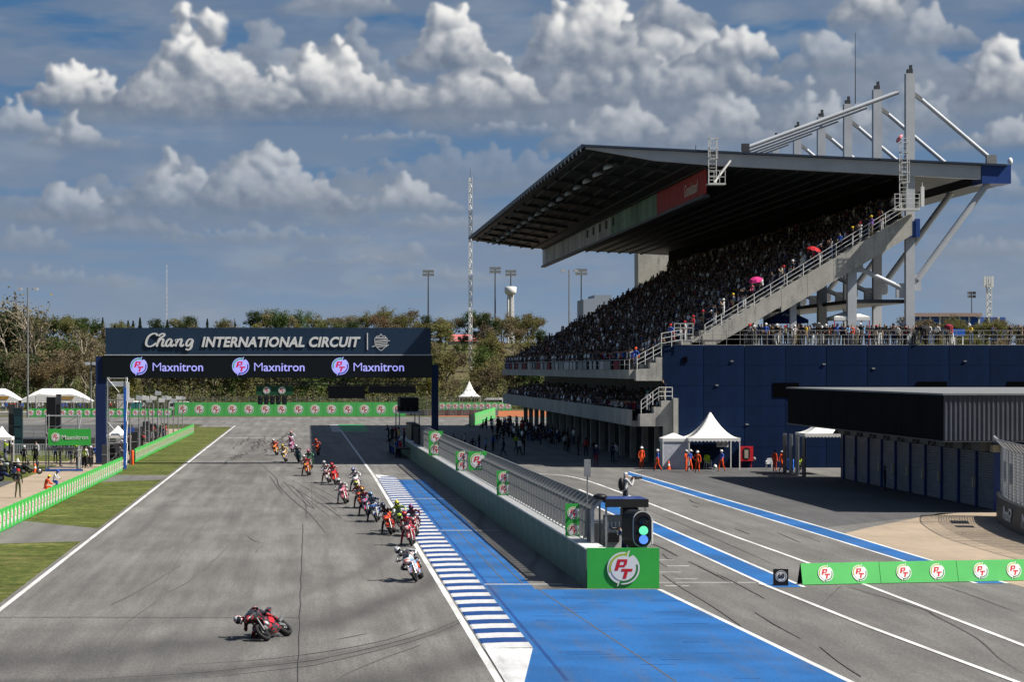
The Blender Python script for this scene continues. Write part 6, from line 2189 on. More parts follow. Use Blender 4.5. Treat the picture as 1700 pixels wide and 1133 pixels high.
def sect(y, cz, hw, hh, n=12, pw=2.6, tilt=0.0):
    ring = []
    for k in range(n):
        a = 2 * math.pi * k / n
        ca, sa = math.cos(a), math.sin(a)
        x = hw * math.copysign(abs(ca) ** (2 / pw), ca)
        z_ = hh * math.copysign(abs(sa) ** (2 / pw), sa)
        ring.append(Vector((x, y + tilt * z_, cz + z_)))
    return ring


def tyre_prof(rw, rt):
    return [(rw - rt * 0.1, -rt * 0.8), (rw - rt * 0.75 + rt * 0.6, -rt), (rw + rt * 0.35, -rt * 0.75), (rw + rt * 0.55, 0), (rw + rt * 0.35, rt * 0.75), (rw - rt * 0.15, rt), (rw - rt * 0.1, rt * 0.8)]


def wheel(t, name, y, r, w, disc):
    o = MB().lathe([(r - 0.10, -w * 0.42), (r - 0.06, -w * 0.5), (r - 0.02, -w * 0.38), (r, 0), (r - 0.02, w * 0.38), (r - 0.06, w * 0.5), (r - 0.10, w * 0.42)], 22, 0, 'x', (0, y, r)).build(name, M_TYRE, t)
    rm = MB().lathe([(r - 0.10, -w * 0.42), (r - 0.13, -w * 0.3), (r - 0.13, w * 0.3), (r - 0.10, w * 0.42)], 18, 0, 'x', (0, y, r))
    for k in range(5):
        a = R(72 * k)
        rm.bar((0, y, r), (0, y + (r - 0.12) * math.cos(a), r + (r - 0.12) * math.sin(a)), 0.05, 0.035)
    rm.build('rim', M_WHEEL, o)
    for s in ((-1, 1) if disc else (1,)):
        MB().lathe([(0.06, s * 0.07), (0.16 if disc else 0.11, s * 0.07), (0.16 if disc else 0.11, s * 0.076), (0.06, s * 0.076)], 16, 0, 'x', (0, y, r)).build('brake_disc', M_CARBON if disc else M_METAL, o)
    return o


def make_bike():
    t = empty('motorcycle', (0, 0, 0))
    wheel(t, 'front_wheel', -0.72, 0.305, 0.125, True)
    wheel(t, 'rear_wheel', 0.74, 0.32, 0.20, False)
    # upper fairing and nose
    MB().loft([sect(-1.02, .84, .03, .03), sect(-.97, .85, .08, .05), sect(-.86, .86, .14, .09), sect(-.70, .89, .19, .14), sect(-.52, .91, .22, .16), sect(-.36, .90, .22, .17), sect(-.25, .87, .18, .12)], 0).build('nose_fairing', M_B1, t)
    # belly and side fairing
    MB().loft([sect(-.40, .62, .14, .14, tilt=.25), sect(-.32, .58, .20, .27, tilt=.2), sect(-.15, .53, .21, .32), sect(.08, .48, .20, .30), sect(.28, .42, .17, .21), sect(.42, .36, .12, .12)], 0).build('side_fairing', M_B2, t)
    for s in (-1, 1):
        MB().prism([(s * .205, -.28, .50), (s * .212, -.10, .66), (s * .208, .15, .62), (s * .202, .10, .48), (s * .208, -.12, .40)], (s * .012, 0, 0)).build('side_panel', M_B3, t)
        MB().prism([(s * .20, -.93, .76), (s * .33, -.86, .74), (s * .34, -.72, .74), (s * .24, -.74, .77)], (0, 0, .016)).build('winglet', M_B2, t)
        MB().tube((s * .10, -.72, .31), (s * .105, -.50, .95), .030, .034, 8).build('fork', M_METAL, t)
        MB().box(min(s * .155, s * .10), max(s * .155, s * .10), -.64, -.52, .30, .44).build('brake_caliper', M_METAL, t)
        MB().bar((s * .10, .74, .32), (s * .12, .22, .44), .05, .10).build('swingarm', M_METAL, t)
        MB().tube((s * .12, -.40, .97), (s * .34, -.50, .96), .018, n=8).build('handlebar', M_BLACK, t)
        MB().bar((s * .16, .36, .42), (s * .26, .34, .42), .03).build('footpeg', M_METAL, t)
    MB().prism([(-.06, -1.06, .61), (.06, -1.06, .61), (.07, -.42, .61), (-.07, -.42, .61)], (0, 0, .0)) if False else None
    mg = []
    for k in range(7):
        a = R(20 + k * 20)
        mg.append([Vector((x, -.72 - .335 * math.cos(a), .305 + .335 * math.sin(a))) for x in (-.075, 0, .075)])
    gb_ = MB()
    for k in range(6):
        for j in range(2):
            gb_.add([mg[k][j], mg[k][j + 1], mg[k + 1][j + 1], mg[k + 1][j]], [[0, 1, 2, 3]], 0, True)
    gb_.build('front_mudguard', M_B1, t)
    MB().loft([sect(-.80, .96, .10, .04), sect(-.66, 1.03, .13, .05), sect(-.50, 1.07, .13, .05), sect(-.44, 1.07, .11, .03)], 0).build('windscreen', M_GLASS, t)
    MB().prism([(-.045, -1.0, .83), (.045, -1.0, .83), (.07, -.90, .94), (-.07, -.90, .94)], (0, -.03, 0)).build('number_patch', M_B3, t)
    MB().loft([sect(-.28, .90, .15, .10), sect(-.10, .95, .19, .13), sect(.08, .92, .17, .12), sect(.20, .86, .12, .07)], 0).build('tank', M_B1, t)
    MB().loft([sect(.16, .82, .12, .05), sect(.36, .84, .15, .05), sect(.52, .88, .15, .05)], 0).build('seat', M_BLACK, t)
    MB().loft([sect(.48, .92, .15, .08), sect(.66, .99, .15, .09), sect(.86, 1.03, .10, .06), sect(.98, 1.04, .04, .03)], 0).build('tail', M_B1, t)
    MB().box(-.15, .15, -.28, .35, .28, .74).build('engine', M_BLACK, t)
    MB().loft([[Vector((.14 + .05 * math.cos(R(a)), .30, .40 + .05 * math.sin(R(a)))) for a in range(0, 360, 45)], [Vector((.17 + .06 * math.cos(R(a)), .62, .50 + .06 * math.sin(R(a)))) for a in range(0, 360, 45)], [Vector((.17 + .05 * math.cos(R(a)), .80, .56 + .05 * math.sin(R(a)))) for a in range(0, 360, 45)]], 0).build('exhaust', M_METAL, t)
    MB().tube((-.12, .58, .95), (-.11, .80, 1.0), .04, .045, 8).build('exhaust', M_METAL, t)
    return t


bike0 = make_bike()
first = True
RIDERS = [  # front wheel contact px, yaw, lean, pose, bike colours, suit, trousers, helmet, label words
    (447, 1066, -24, 46, 'hang', ('black', 'charcoal', 'red'), 'red', 'black', 'white', 'leading red and black motorcycle leaning hard over, alone ahead of the pack', 'rider in red and black leathers hanging off the leading motorcycle'),
    (692, 968, -10, 24, 'leanin', ('white', 'sky blue', 'orange'), 'white', 'black', 'white', 'white, orange and blue motorcycle second in line beside the kerb', 'rider in white and black leathers on the second motorcycle, white helmet'),
    (684, 908, -6, 8, 'legout', ('red', 'maroon', 'white'), 'red', 'maroon', 'red', 'red motorcycle with maroon panels third in line against the kerb', 'rider in all red leathers and red helmet third in line'),
    (692, 892, -4, 6, 'race', ('maroon', 'black', 'white'), 'maroon', 'black', 'purple', 'dark maroon motorcycle just right of and behind the red one', 'rider in maroon leathers with a purple helmet behind the red rider'),
    (668, 884, -2, 5, 'race', ('black', 'olive', 'lime'), 'lime', 'olive', 'yellow', 'dark green motorcycle almost hidden behind the third red one', 'rider in lime leathers and yellow helmet behind the red rider'),
    (650, 889, -8, 12, 'legout', ('orange', 'black', 'red'), 'black', 'black', 'navy', 'orange nosed black motorcycle with a rider in dark leathers', 'rider in black leathers on the orange nosed motorcycle, foot off the peg'),
    (626, 868, -5, 8, 'legout', ('navy', 'silver', 'blue'), 'navy', 'navy', 'sky blue', 'navy and silver motorcycle beside the orange nosed one', 'rider in navy leathers and pale blue helmet, foot down'),
    (611, 858, -5, 8, 'legout', ('red', 'navy', 'sky blue'), 'maroon', 'navy', 'yellow', 'red nosed navy motorcycle with a rider in a yellow helmet', 'rider in maroon leathers with a yellow helmet, foot trailing'),
    (602, 845, -6, 10, 'legout', ('orange', 'olive', 'black'), 'maroon', 'olive', 'lime', 'olive motorcycle with an orange nose amid the pack', 'rider with a lime helmet stretching a leg beside the orange nose'),
    (594, 817, -4, 6, 'legout', ('white', 'red', 'white'), 'white', 'navy', 'blue', 'white and red motorcycle right beside the start of the kerb', 'rider in white leathers and blue helmet by the start of the kerb'),
    (574, 838, -6, 12, 'legout', ('pink', 'maroon', 'white'), 'white', 'maroon', 'white', 'pink motorcycle whose rider stretches a leg out on the open track', 'rider in white and maroon on the pink motorcycle'),
    (557, 806, -4, 6, 'race', ('red', 'red', 'orange'), 'red', 'maroon', 'red', 'bright red motorcycle right of the white and red one', 'rider in red tucked on the bright red motorcycle'),
    (546, 803, -5, 8, 'legout', ('white', 'maroon', 'red'), 'white', 'red', 'silver', 'white and maroon motorcycle left of the bright red one', 'rider in white and red with a silver helmet, leg out'),
    (512, 791, -5, 8, 'legout', ('red', 'maroon', 'yellow'), 'red', 'black', 'white', 'red motorcycle with yellow marks at the shadow edge', 'rider in red and black beside the edge of the roof shadow'),
    (516, 779, -4, 4, 'race', ('charcoal', 'black', 'green'), 'green', 'black', 'magenta', 'black and green motorcycle behind the red one at the shadow edge', 'rider in green with a magenta helmet behind the red rider'),
    (528, 757, -3, 3, 'race', ('orange', 'black', 'black'), 'orange', 'black', 'orange', 'black and orange motorcycle inside the roof shadow', 'rider in orange inside the roof shadow'),
    (496, 769, -4, 5, 'race', ('charcoal', 'black', 'teal'), 'grey', 'black', 'white', 'black and teal motorcycle just left of the roof shadow', 'rider in grey with a white helmet left of the roof shadow'),
    (474, 768, -4, 6, 'race', ('yellow', 'purple', 'white'), 'yellow', 'purple', 'yellow', 'yellow and purple motorcycle in the rear group', 'rider in yellow in the rear group'),
    (485, 752, -4, 4, 'race', ('pink', 'purple', 'white'), 'pink', 'purple', 'pink', 'pink and purple motorcycle behind the yellow one', 'rider in pink behind the yellow rider'),
    (486, 741, -3, 3, 'race', ('white', 'navy', 'white'), 'white', 'navy', 'orange', 'white motorcycle farthest back on the track', 'rider in white with an orange helmet farthest back'),
    (459, 757, -4, 8, 'race', ('orange', 'black', 'yellow'), 'orange', 'black', 'white', 'orange and black motorcycle leftmost of the rear group', 'rider in orange and black leftmost of the rear group')]
for (px, py, yaw, lean, pose, bc, st, sbm, hc, lab, rlab) in RIDERS:
    b_ = bike0 if first else copy_tree(bike0)
    if first:
        protos = None
    g = gp(px, py)
    rot = Matrix.Rotation(R(yaw), 4, 'Z') @ Matrix.Rotation(R(-(lean + (6 if lean < 20 else 0))), 4, 'Y')
    off = Matrix.Rotation(R(yaw), 4, 'Z') @ Vector((0, -0.72, 0))
    lift = 0.055 * math.sin(R(lean))
    M_ = Matrix.Translation(g - off + Vector((0, 0, lift))) @ rot
    if not first:
        b_.matrix_world = M_
    else:
        first_m = M_
    tag(b_, lab, 'motorcycle', 'racing motorcycles on the track')
    b_['_c'] = ','.join(bc)
    pr = person(pose, None, 0, rlab, st, sbm, 'motorcycle racers', sleeve=st, shoe='black', hat='helmet', hatcol=hc, matrix=M_, glove='black')
    alt = 'white' if st not in ('white', 'grey') else 'black'
    set_slots(pr, [livery(st, sbm, alt, 0.6, 0.0, 7.0), livery(sbm, st, 'black', 0.6, 0.0, 7.0), None, None, None, livery(st, 'black', alt, 0.6, 0.0, 8.0)])
    set_slots(pr.children[0], [livery(hc, st, 'black', 0.3, 0.3, 9.0)])
    first = False
bike0.matrix_world = first_m
for o in [o for o in list(scene.objects) if o.name.startswith('motorcycle') and '_c' in o]:
    bc = o['_c'].split(',')
    recolor(o, {'bike_main': livery(bc[0], bc[1], bc[2]), 'bike_second': livery(bc[1], bc[0], bc[2]), 'bike_accent': gloss(bc[2])})
    del o['_c']

# ================================================================== MARSHALS, CREW, SPECTATORS ONE BY ONE
# marshals in orange by the tents
MR = 'marshals in orange'
person('stand', gp(1065, 779), R(20), 'marshal in orange overalls standing left of the white booth', 'orange', 'orange', MR, 'orange', hat='hard_hat', hatcol='white', sc=1.04)
person('hips', gp(1139, 784), R(70), 'orange marshal left of a pair in front of the white booth', 'orange', 'orange', MR, 'red', hat='cap', hatcol='white')
person('walk', gp(1146, 783.5), R(60), 'orange marshal right of a pair in front of the white booth', 'blue', 'orange', MR, 'orange', hat='cap', hatcol='white')
person('walk', gp(1198, 784), R(-50), 'marshal in orange trousers and blue vest walking before the pagoda tent', 'blue', 'orange', MR, 'orange', hat='hard_hat', hatcol='white')
person('walk', gp(1298, 785), R(55), 'marshal in orange walking beside the blue drum', 'orange', 'orange', MR, 'orange', hat='hard_hat', hatcol='white')
person('stand', gp(990, 774), R(10), 'marshal in navy and maroon standing in the shade of the pits', 'navy', 'maroon', MR, 'navy', hat='hard_hat', hatcol='white')
person('stand', gp(1317, 777), R(150), 'person in white at the corner of the grey screens', 'white', 'grey', None, 'white', hat='cap', hatcol='white')
person('crouch', gp(1327, 784), R(40), 'crouching person in a lime vest beside the grey screens', 'lime', 'black', None, 'black', hat='cap', hatcol='black')
person('stand', Vector((37.4, 157.3, 0)), R(80), 'person in black standing before the fourth roller door', 'black', 'black', None, 'black')
person('hips', gp(1158, 786), R(-20), 'orange marshal standing before the left post of the pagoda tent', 'orange', 'orange', MR, 'orange', hat='hard_hat', hatcol='white')
person('stand', gp(1286, 784), R(30), 'orange marshal standing between the white chair and the drum', 'orange', 'orange', MR, 'orange', hat='cap', hatcol='navy')
person('walk', gp(1092, 783), R(-80), 'orange marshal walking just left of the traffic cone', 'blue', 'orange', MR, 'orange', hat='hard_hat', hatcol='white')
# photographers at the end of the pit wall
o = person('phone', Vector((12.45, 95.2, 2.1)), R(105), 'photographer in a grey hooded jacket and backpack on the camera stand', 'silver', 'charcoal', None, 'silver', hair=0, sc=1.1)
set_slots(o, [None, None, None, cloth('white')])
link('backpack', BACKPACK, o)
o = person('phone', Vector((11.75, 90.0, 0.62)), R(-60), 'photographer in a blue vest aiming a camera behind the end board', 'blue', 'navy', None, 'white', hat='cap', hatcol='black')
CAMM = MB().box(-0.07, 0.07, -0.40, -0.28, 1.40, 1.50).tube((0, -0.40, 1.45), (0, -0.62, 1.45), 0.045, 0.055, 10).mesh('camera', M_BLACK)
t = link('camera', CAMM, None, o.location, o.rotation_euler)
tag(t, 'black camera with a long lens held by the photographer in blue', 'camera')
t = link('camera', CAMM, None, Vector((12.45, 95.2, 2.1)), (0, 0, R(105)), (1.1, 1.1, 1.1))
tag(t, 'black camera held by the photographer in grey', 'camera')
# left side
person('hips', gp(30, 827), R(20), 'guard in black with a red cap standing behind the near verge fence', 'black', 'olive', None, 'black', hat='cap', hatcol='red', sc=1.05)
person('crouch', gp(76, 822), R(120), 'marshal in orange with a yellow helmet crouching behind the verge fence', 'orange', 'orange', MR, 'orange', hat='hard_hat', hatcol='yellow')
person('crouch', gp(90, 812), R(80), 'crouching person in white and blue behind the verge fence', 'white', 'blue', None, 'white', hat='cap', hatcol='blue')
person('stand', gp(40, 775), R(160), 'left one of two dark figures walking by the parked scooters', 'black', 'black', None, 'black', hat='cap', hatcol='white')
person('stand', gp(58, 774), R(170), 'right one of two dark figures standing by the parked scooters', 'black', 'black', None, 'black')
person('sit', Vector((-19.0, 189.2, 1.82)), R(0), 'person in a lime jacket sitting on the scaffold under the green board', 'lime', 'black', None, 'lime', hat='cap', hatcol='black')
person('sit', Vector((-18.4, 189.6, 1.82)), R(10), 'person in black sitting right of the lime jacket on the scaffold', 'black', 'black', None, 'black')
person('lean', Vector((-19.8, 189.4, 1.82)), R(20), 'person in charcoal leaning on the scaffold rail under the board', 'charcoal', 'black', None, 'charcoal')
lc = ['black', 'white', 'grey', 'navy', 'blue', 'charcoal', 'black', 'black', 'lime', 'black', 'blue', 'grey', 'black', 'charcoal', 'navy', 'black', 'red', 'black']
rl = random.Random(21)
for k in range(18):
    Y = 192 + k * 5.2
    x = -15.6 - rl.random() * 1.6
    if 190 < Y < 200:
        x = -17.6 - rl.random()
    c = lc[k]
    person(rl.choice(['stand', 'lean', 'hips', 'stand', 'phone']), Vector((x, Y, 0)), R(rl.uniform(40, 140)), f'track worker in {c} behind the verge fences, {ordinal(k + 1)} from the scaffold', c, rl.choice(['black', 'navy', 'charcoal']), 'workers behind the verge fences', c, hat=rl.choice(['cap', None, 'hard_hat']), hatcol=rl.choice(['white', 'black', 'red']))
for k in range(16):
    px_, py_ = [(92, 770), (100, 775), (118, 772), (126, 768), (135, 773), (142, 766), (150, 770), (158, 763), (166, 760), (128, 780), (140, 778), (150, 776), (112, 764), (60, 765), (20, 770), (8, 763)][k]
    c = rl.choice(['black', 'black', 'charcoal', 'white', 'navy', 'grey', 'lime', 'blue'])
    person(rl.choice(['stand', 'hips', 'crouch', 'phone', 'stand']), gp(px_, py_), R(rl.uniform(-60, 160)), f'track worker in {c} around the scaffold tower, {ordinal(k + 1)} of the group', c, rl.choice(['black', 'navy', 'charcoal']), 'workers around the scaffold', c, hat=rl.choice(['cap', None, 'hard_hat']), hatcol=rl.choice(['white', 'black', 'red']))
for k in range(26):
    px = [50, 58, 64, 70, 80, 88, 104, 110, 116, 121, 127, 133, 139, 145, 4, 10, 17, 24, 31, 37, 176, 183, 190, 238, 246, 253][k]
    c = rl.choice(['black', 'white', 'grey', 'navy', 'white', 'red', 'charcoal', 'blue'])
    Y = rl.uniform(413, 418)
    person(rl.choice(['stand', 'hips', 'phone']), Vector(((px - VX) * Y / FPX, Y, 0.55)), R(rl.uniform(-40, 40)), f'distant spectator in {c} by the far tents, {ordinal(k + 1)} in the row', c, rl.choice(['black', 'navy', 'denim']), 'spectators by the far tents', c, hat=rl.choice(['cap', None]), hatcol='white')
MB_ = MB().box(-54, -24.5, 412.4, 419, 0.0, 0.55)
tag(MB_.build('spectator_bank', M_CONC), kind='structure')
# flight cases, monitors and spare machines of the teams behind the far verge fence
for k in range(22):
    Y = 196 + k * 4.4 + rl.uniform(-1, 1)
    x = -16.4 - rl.random() * 3.6
    t = empty('equipment_case', (x, Y, 0), R(rl.uniform(-25, 25)), f'dark equipment case behind the verge fences, {ordinal(k + 1)} from the scaffold', 'case', 'equipment cases behind the verge fences')
    w_, h_ = rl.uniform(0.5, 1.3), rl.uniform(0.7, 1.9)
    MB().box(-w_ / 2, w_ / 2, -0.35, 0.35, 0.12, h_).build('case_body', rl.choice([M_BLACK, M_DGREY, M_BLACKM, M_BLACK, M_BLUEST]), t)
    MB().box(-w_ / 2 - 0.02, w_ / 2 + 0.02, -0.37, 0.37, h_ * 0.55, h_ * 0.55 + 0.05).build('case_band', M_GALV, t)
    for (a_, b2) in ((-1, -1), (1, -1), (1, 1), (-1, 1)):
        MB().ball((a_ * (w_ / 2 - .08), b2 * 0.28, 0.06), 0.05, 0.05, 0.06, 6, 4).build('castor', M_TYRE, t)
# pit lane crew in the shade
pc = ['white', 'black', 'sky blue', 'navy', 'white', 'black', 'grey', 'white', 'black', 'blue', 'black', 'lime', 'navy', 'white', 'black', 'red', 'black', 'charcoal', 'white', 'navy', 'black', 'grey', 'black', 'blue', 'black', 'black', 'white', 'charcoal', 'black', 'red']
for k in range(30):
    c = pc[k]
    if k < 12:
        x, Y = 14.0 + (k % 6) * 1.2 + rl.uniform(-.3, .3), 222 + (k // 6) * 16 + rl.uniform(-5, 5)
    else:
        Y = 204 + (k - 12) * 5.0 + rl.uniform(-2, 2)
        x = 24.2 + rl.uniform(0, 3.2)
    person(rl.choice(['stand', 'hips', 'walk', 'stand', 'crouch' if k > 12 else 'stand']), Vector((x, Y, 0)), R(rl.uniform(0, 360)), f'pit crew member in {c} in the shaded pit lane, {ordinal(k + 1)} counting inwards', c, rl.choice(['black', 'navy', 'grey']), 'pit crew in the shade', c, hat=rl.choice(['cap', None, None]), hatcol='black')
# crew hanging over the far end of the pit wall
wc = ['black', 'blue', 'red', 'yellow', 'black', 'navy', 'black', 'white', 'charcoal', 'maroon', 'black', 'teal', 'black']
for k in range(13):
    Y = 214 + k * 1.5
    x = wall_x(Y) - 0.5 - rl.random() * 0.8
    zz = 0.0 if k % 3 else 1.0
    person(rl.choice(['lean', 'stand', 'wave', 'hips']), Vector((x, Y, zz)), R(rl.uniform(-120, -40)), f'team member in {wc[k]} on the far pit wall, {ordinal(k + 1)} from the near side', wc[k], rl.choice(['black', 'navy', 'blue']), 'team members at the far end of the wall', wc[k], hat=rl.choice(['cap', None]), hatcol=rl.choice(['black', 'white', 'red']))
t = empty('pit_stand', (8.6, 222, 0), 0, 'black timing stand with shelves and canopy at the far end of the pit wall', 'stand')
MB().box(-0.9, 0.9, -8, 10, 0.85, 0.97).build('platform', M_DGREY, t)
MB().box(-0.3, 1.6, -1, 8, 3.9, 4.05).build('shelf', M_STEEL, t)
MB().box(-0.2, 1.5, 0, 7, 4.1, 5.3).build('canopy_box', M_BLACKM, t)
MB().box(0.7, 1.5, -3, 9, 1.2, 2.9).build('monitor_wall', M_BLACK, t)
for (x, y) in ((-0.3, -1), (1.5, -1), (-0.3, 7.9), (1.5, 7.9)):
    MB().bar((x, y, 0), (x, y, 4.1), 0.10).build('post', M_GALV, t)
for k in range(3):
    MB().box(-0.4 + k * 0.5, -0.1 + k * 0.5, -0.6, -0.1, 4.05, 4.5).build('monitor', M_BLACK, t)

# terrace spectators above the navy wall
tcols = ['black', 'grey', 'black', 'charcoal', 'beige', 'black', 'white', 'navy', 'red', 'black', 'khaki', 'blue', 'black', 'charcoal', 'white', 'black', 'orange', 'grey', 'sky blue', 'black', 'maroon', 'white', 'navy', 'black', 'yellow', 'black']
rt = random.Random(9)
spots = []
px = 1238.0
while px < 1546:
    spots.append((px, GY + rt.uniform(-0.5, 0.1)))
    px += rt.uniform(5.0, 8.5)
px = 1244.0
while px < 1540:
    spots.append((px, GY + rt.uniform(0.6, 2.2)))
    px += rt.uniform(6, 11)
spots += [(1556, GY), (1560, GY + 0.6), (1573, GY), (1581, GY + 0.4), (1612, GY), (1648, GY + 0.5), (1677, GY), (1692, GY), (1701, GY + 0.3)]
spots.sort()
for k, (px, Y) in enumerate(spots):
    c = tcols[rt.randrange(len(tcols))]
    if abs(px - 1612) < 1: c = 'yellow'
    if px > 1670: c = 'black'
    low = rt.choice(['black', 'navy', 'denim', 'black', 'grey', 'khaki', 'white'])
    hat = rt.choice(['cap', None, None, None])
    person(rt.choice(['stand', 'lean', 'phone', 'hips', 'stand', 'lean', 'walk']), Vector(((px - VX) * Y / FPX, Y, DECK + 0.2)), R(rt.uniform(-70, 40)), f'spectator in {c} top, {low} trousers, on the terrace, {ordinal(k + 1)} from left', c, low, 'spectators on the terrace', None, hat=hat, hatcol=rt.choice(['black', 'white', 'red', 'navy']), skin=rt.randrange(3), sc=rt.uniform(0.92, 1.05))


def umbrella(c, col, label, tilt=(0, 0), r=0.62, h=2.0):
    t = empty('umbrella', c, 0, label, 'umbrella')
    n = 8
    bb = MB()
    top = Vector((0, 0, h + 0.22))
    for k in range(n):
        a0, a1 = 2 * math.pi * k / n, 2 * math.pi * (k + 1) / n
        p0, p1 = Vector((r * math.cos(a0), r * math.sin(a0), h - 0.03)), Vector((r * math.cos(a1), r * math.sin(a1), h - 0.03))
        m0, m1 = Vector((r * .62 * math.cos(a0), r * .62 * math.sin(a0), h + 0.14)), Vector((r * .62 * math.cos(a1), r * .62 * math.sin(a1), h + 0.14))
        mid = (p0 + p1) / 2 + Vector((0, 0, 0.05)) - (p0 + p1) * 0.04
        bb.add([top, m0, m1], [[0, 1, 2]], 0, True)
        bb.add([m0, p0, mid, p1, m1], [[0, 1, 2, 3, 4]], 0, True)
    bb.build('canopy', cloth(col), t)
    MB().tube((0, 0, 1.05), (0, 0, h + 0.3), 0.012, n=6).build('shaft', M_GALV, t)
    t.rotation_euler = (tilt[0], tilt[1], 0)
    return t


umbrella((at(1347, 540, GY).x, GY + 0.2, DECK), 'black', 'black and white umbrella over the terrace crowd', (R(8), R(18)), 0.6, 1.85)
umbrella((at(1531, 540, GY).x, GY, DECK), 'black', 'large black umbrella on the terrace right of the last mast', (R(30), 0), 0.55, 1.75)
umbrella((at(1573, 540, GY).x, GY + 0.4, DECK), 'maroon', 'dark maroon umbrella over the blue boxes on the terrace', (R(25), 0), 0.4, 1.85)
# terrace tents, boxes


def gazebo(c, w, eave, peak, col, label, text=None):
    t = empty('gazebo', c, 0, label, 'tent')
    hw = w / 2
    MB().loft([[Vector((x * hw, y * hw, eave)) for x, y in ((-1, -1), (1, -1), (1, 1), (-1, 1))], [Vector((x * hw, y * hw, eave + 0.28)) for x, y in ((-1, -1), (1, -1), (1, 1), (-1, 1))], [Vector((x * 0.08, y * 0.08, peak)) for x, y in ((-1, -1), (1, -1), (1, 1), (-1, 1))]], 0, False).build('canopy', col, t)
    for (x, y) in ((-1, -1), (1, -1), (1, 1), (-1, 1)):
        MB().bar((x * (hw - .05), y * (hw - .05), 0), (x * (hw - .05), y * (hw - .05), eave), 0.07).build('post', M_REDP if col is not M_NAVYL else M_WHITE, t)
    if text:
        link('lettering', text_mesh(text, 0.42, M_LOGOW, 0.2, 0.006, 0.004), t, (0, -hw * 0.62, eave + 0.28 + (peak - eave) * 0.33), (R(52), 0, 0))
    return t


gazebo((at(1305, 540, GY + 6).x, GY + 6, DECK + 0.2), 3.1, 1.85, 3.0, mat('blue_gazebo', (0.01, 0.05, 0.22), 0.7), 'dark blue gazebo lettered Chang on the terrace under the stand', 'Chang')
gazebo((at(1408, 540, GY + 1.6).x, GY + 1.6, DECK + 0.2), 2.9, 2.0, 2.8, M_TENT, 'white gazebo with a red post on the terrace')
for k, (px, w, h) in enumerate(((1562, 1.3, 1.45), (1592, 1.0, 1.3))):
    t = empty('terrace_box', (at(px, 540, GY + 1).x, GY + 1.0, DECK + 0.2), 0, ('dark navy' if k == 0 else 'blue') + ' boxed counter on the terrace right of the last mast', 'counter')
    MB().box(-w / 2, w / 2, 0, 0.8, 0.75, h).build('counter_top', M_NAVYL if k == 0 else M_BLUEPL, t)
    for x in (-1, 1):
        MB().bar((x * (w / 2 - .08), 0.4, 0), (x * (w / 2 - .08), 0.4, 0.75), 0.08).build('leg', M_WHITE, t)
MBW = empty('grille_boxes', (at(1580, 560, GY).x, GY + 0.5, DECK + 0.2), 0, 'white slatted crate standing on the terrace behind the railing', 'crate')
for k in range(5):
    MB().box(-0.4 + k * 0.18, -0.3 + k * 0.18, 0, 0.5, 0, 0.62).build('slat', M_WHITE, MBW)
# umbrellas and sunlit people along the raked stair rail
stc = ['white', 'red', 'black', 'sky blue', 'white', 'grey', 'black', 'pink', 'white', 'charcoal', 'navy', 'beige', 'black', 'white', 'red', 'black', 'grey', 'blue', 'black', 'white', 'purple', 'red', 'black', 'charcoal']
for k in range(24):
    i = 6 + (k * 22) / 24.0 + rt.uniform(-0.3, 0.3)
    i = min(max(int(i), 0), NR - 1)
    x, zz = row_pos(i)
    c = stc[k]
    person(rt.choice(['stand', 'stand', 'hips', 'phone']), Vector((x + 0.35 + rt.uniform(-.1, .1), GY + 0.35 + 0.5 * (k % 2), zz)), R(rt.uniform(-100, -50)), f'standing spectator in {c} beside the raked stair railing, {ordinal(k + 1)} going up', c, rt.choice(['black', 'denim', 'grey', 'white', 'khaki']), 'spectators by the stair railing', None, hat=rt.choice(['cap', None, None]), hatcol=rt.choice(['white', 'red', 'yellow']), skin=rt.randrange(3))
x, zz = row_pos(13)
umbrella((x, GY + 0.5, zz), 'magenta', 'bright pink umbrella in the upper tier near the stair railing', (R(20), R(-15)), 0.6, 1.55)
x, zz = row_pos(18)
umbrella((x, GY + 0.5, zz), 'red', 'red and green umbrella high in the upper tier near the stair railing', (R(10), R(15)), 0.6, 1.75)
# nearest seats of every row, one by one
DK = ['black', 'black', 'charcoal', 'navy', 'black', 'grey', 'black', 'maroon', 'charcoal', 'black', 'white', 'denim']
for i in range(NR):
    x, zz = row_pos(i)
    for s in range(2):
        c = DK[rt.randrange(len(DK))]
        person('sit' if rt.random() < 0.7 else 'stand', Vector((x + 0.42, GY + 1.5 + s * 0.56 + rt.uniform(-.05, .05), zz)), R(-90 + rt.uniform(-25, 25)), f'spectator in {c}, upper tier {ordinal(i + 1)} row, {["first", "second"][s]} seat from railing', c, rt.choice(['black', 'navy', 'denim']), 'spectators in the nearest seats', c, hat=rt.choice(['cap', None, None]), hatcol=rt.choice(['black', 'white', 'navy', 'red']), skin=rt.randrange(3))
for k in range(20):
    c = rt.choice(['black', 'white', 'red', 'navy', 'grey', 'charcoal', 'blue'])
    person(rt.choice(['lean', 'stand', 'phone']), Vector((26.35, GY + 1.2 + k * 1.05, 7.9)), R(-90 + rt.uniform(-20, 20)), f'spectator in {c} at the front rail of the upper tier, {ordinal(k + 1)} from the near end', c, 'black', 'spectators at the upper front rail', c, hat=rt.choice(['cap', None]), hatcol='black', skin=rt.randrange(3))
    c = rt.choice(['black', 'white', 'red', 'navy', 'grey', 'charcoal', 'maroon'])
    person(rt.choice(['lean', 'stand', 'phone']), Vector((26.55, GY + 1.2 + k * 1.05, 3.75)), R(-90 + rt.uniform(-20, 20)), f'spectator in {c} behind the lower terrace parapet, {ordinal(k + 1)} from the near end', c, 'black', 'spectators at the lower parapet', c, hat=rt.choice(['cap', None]), hatcol='black', skin=rt.randrange(3))
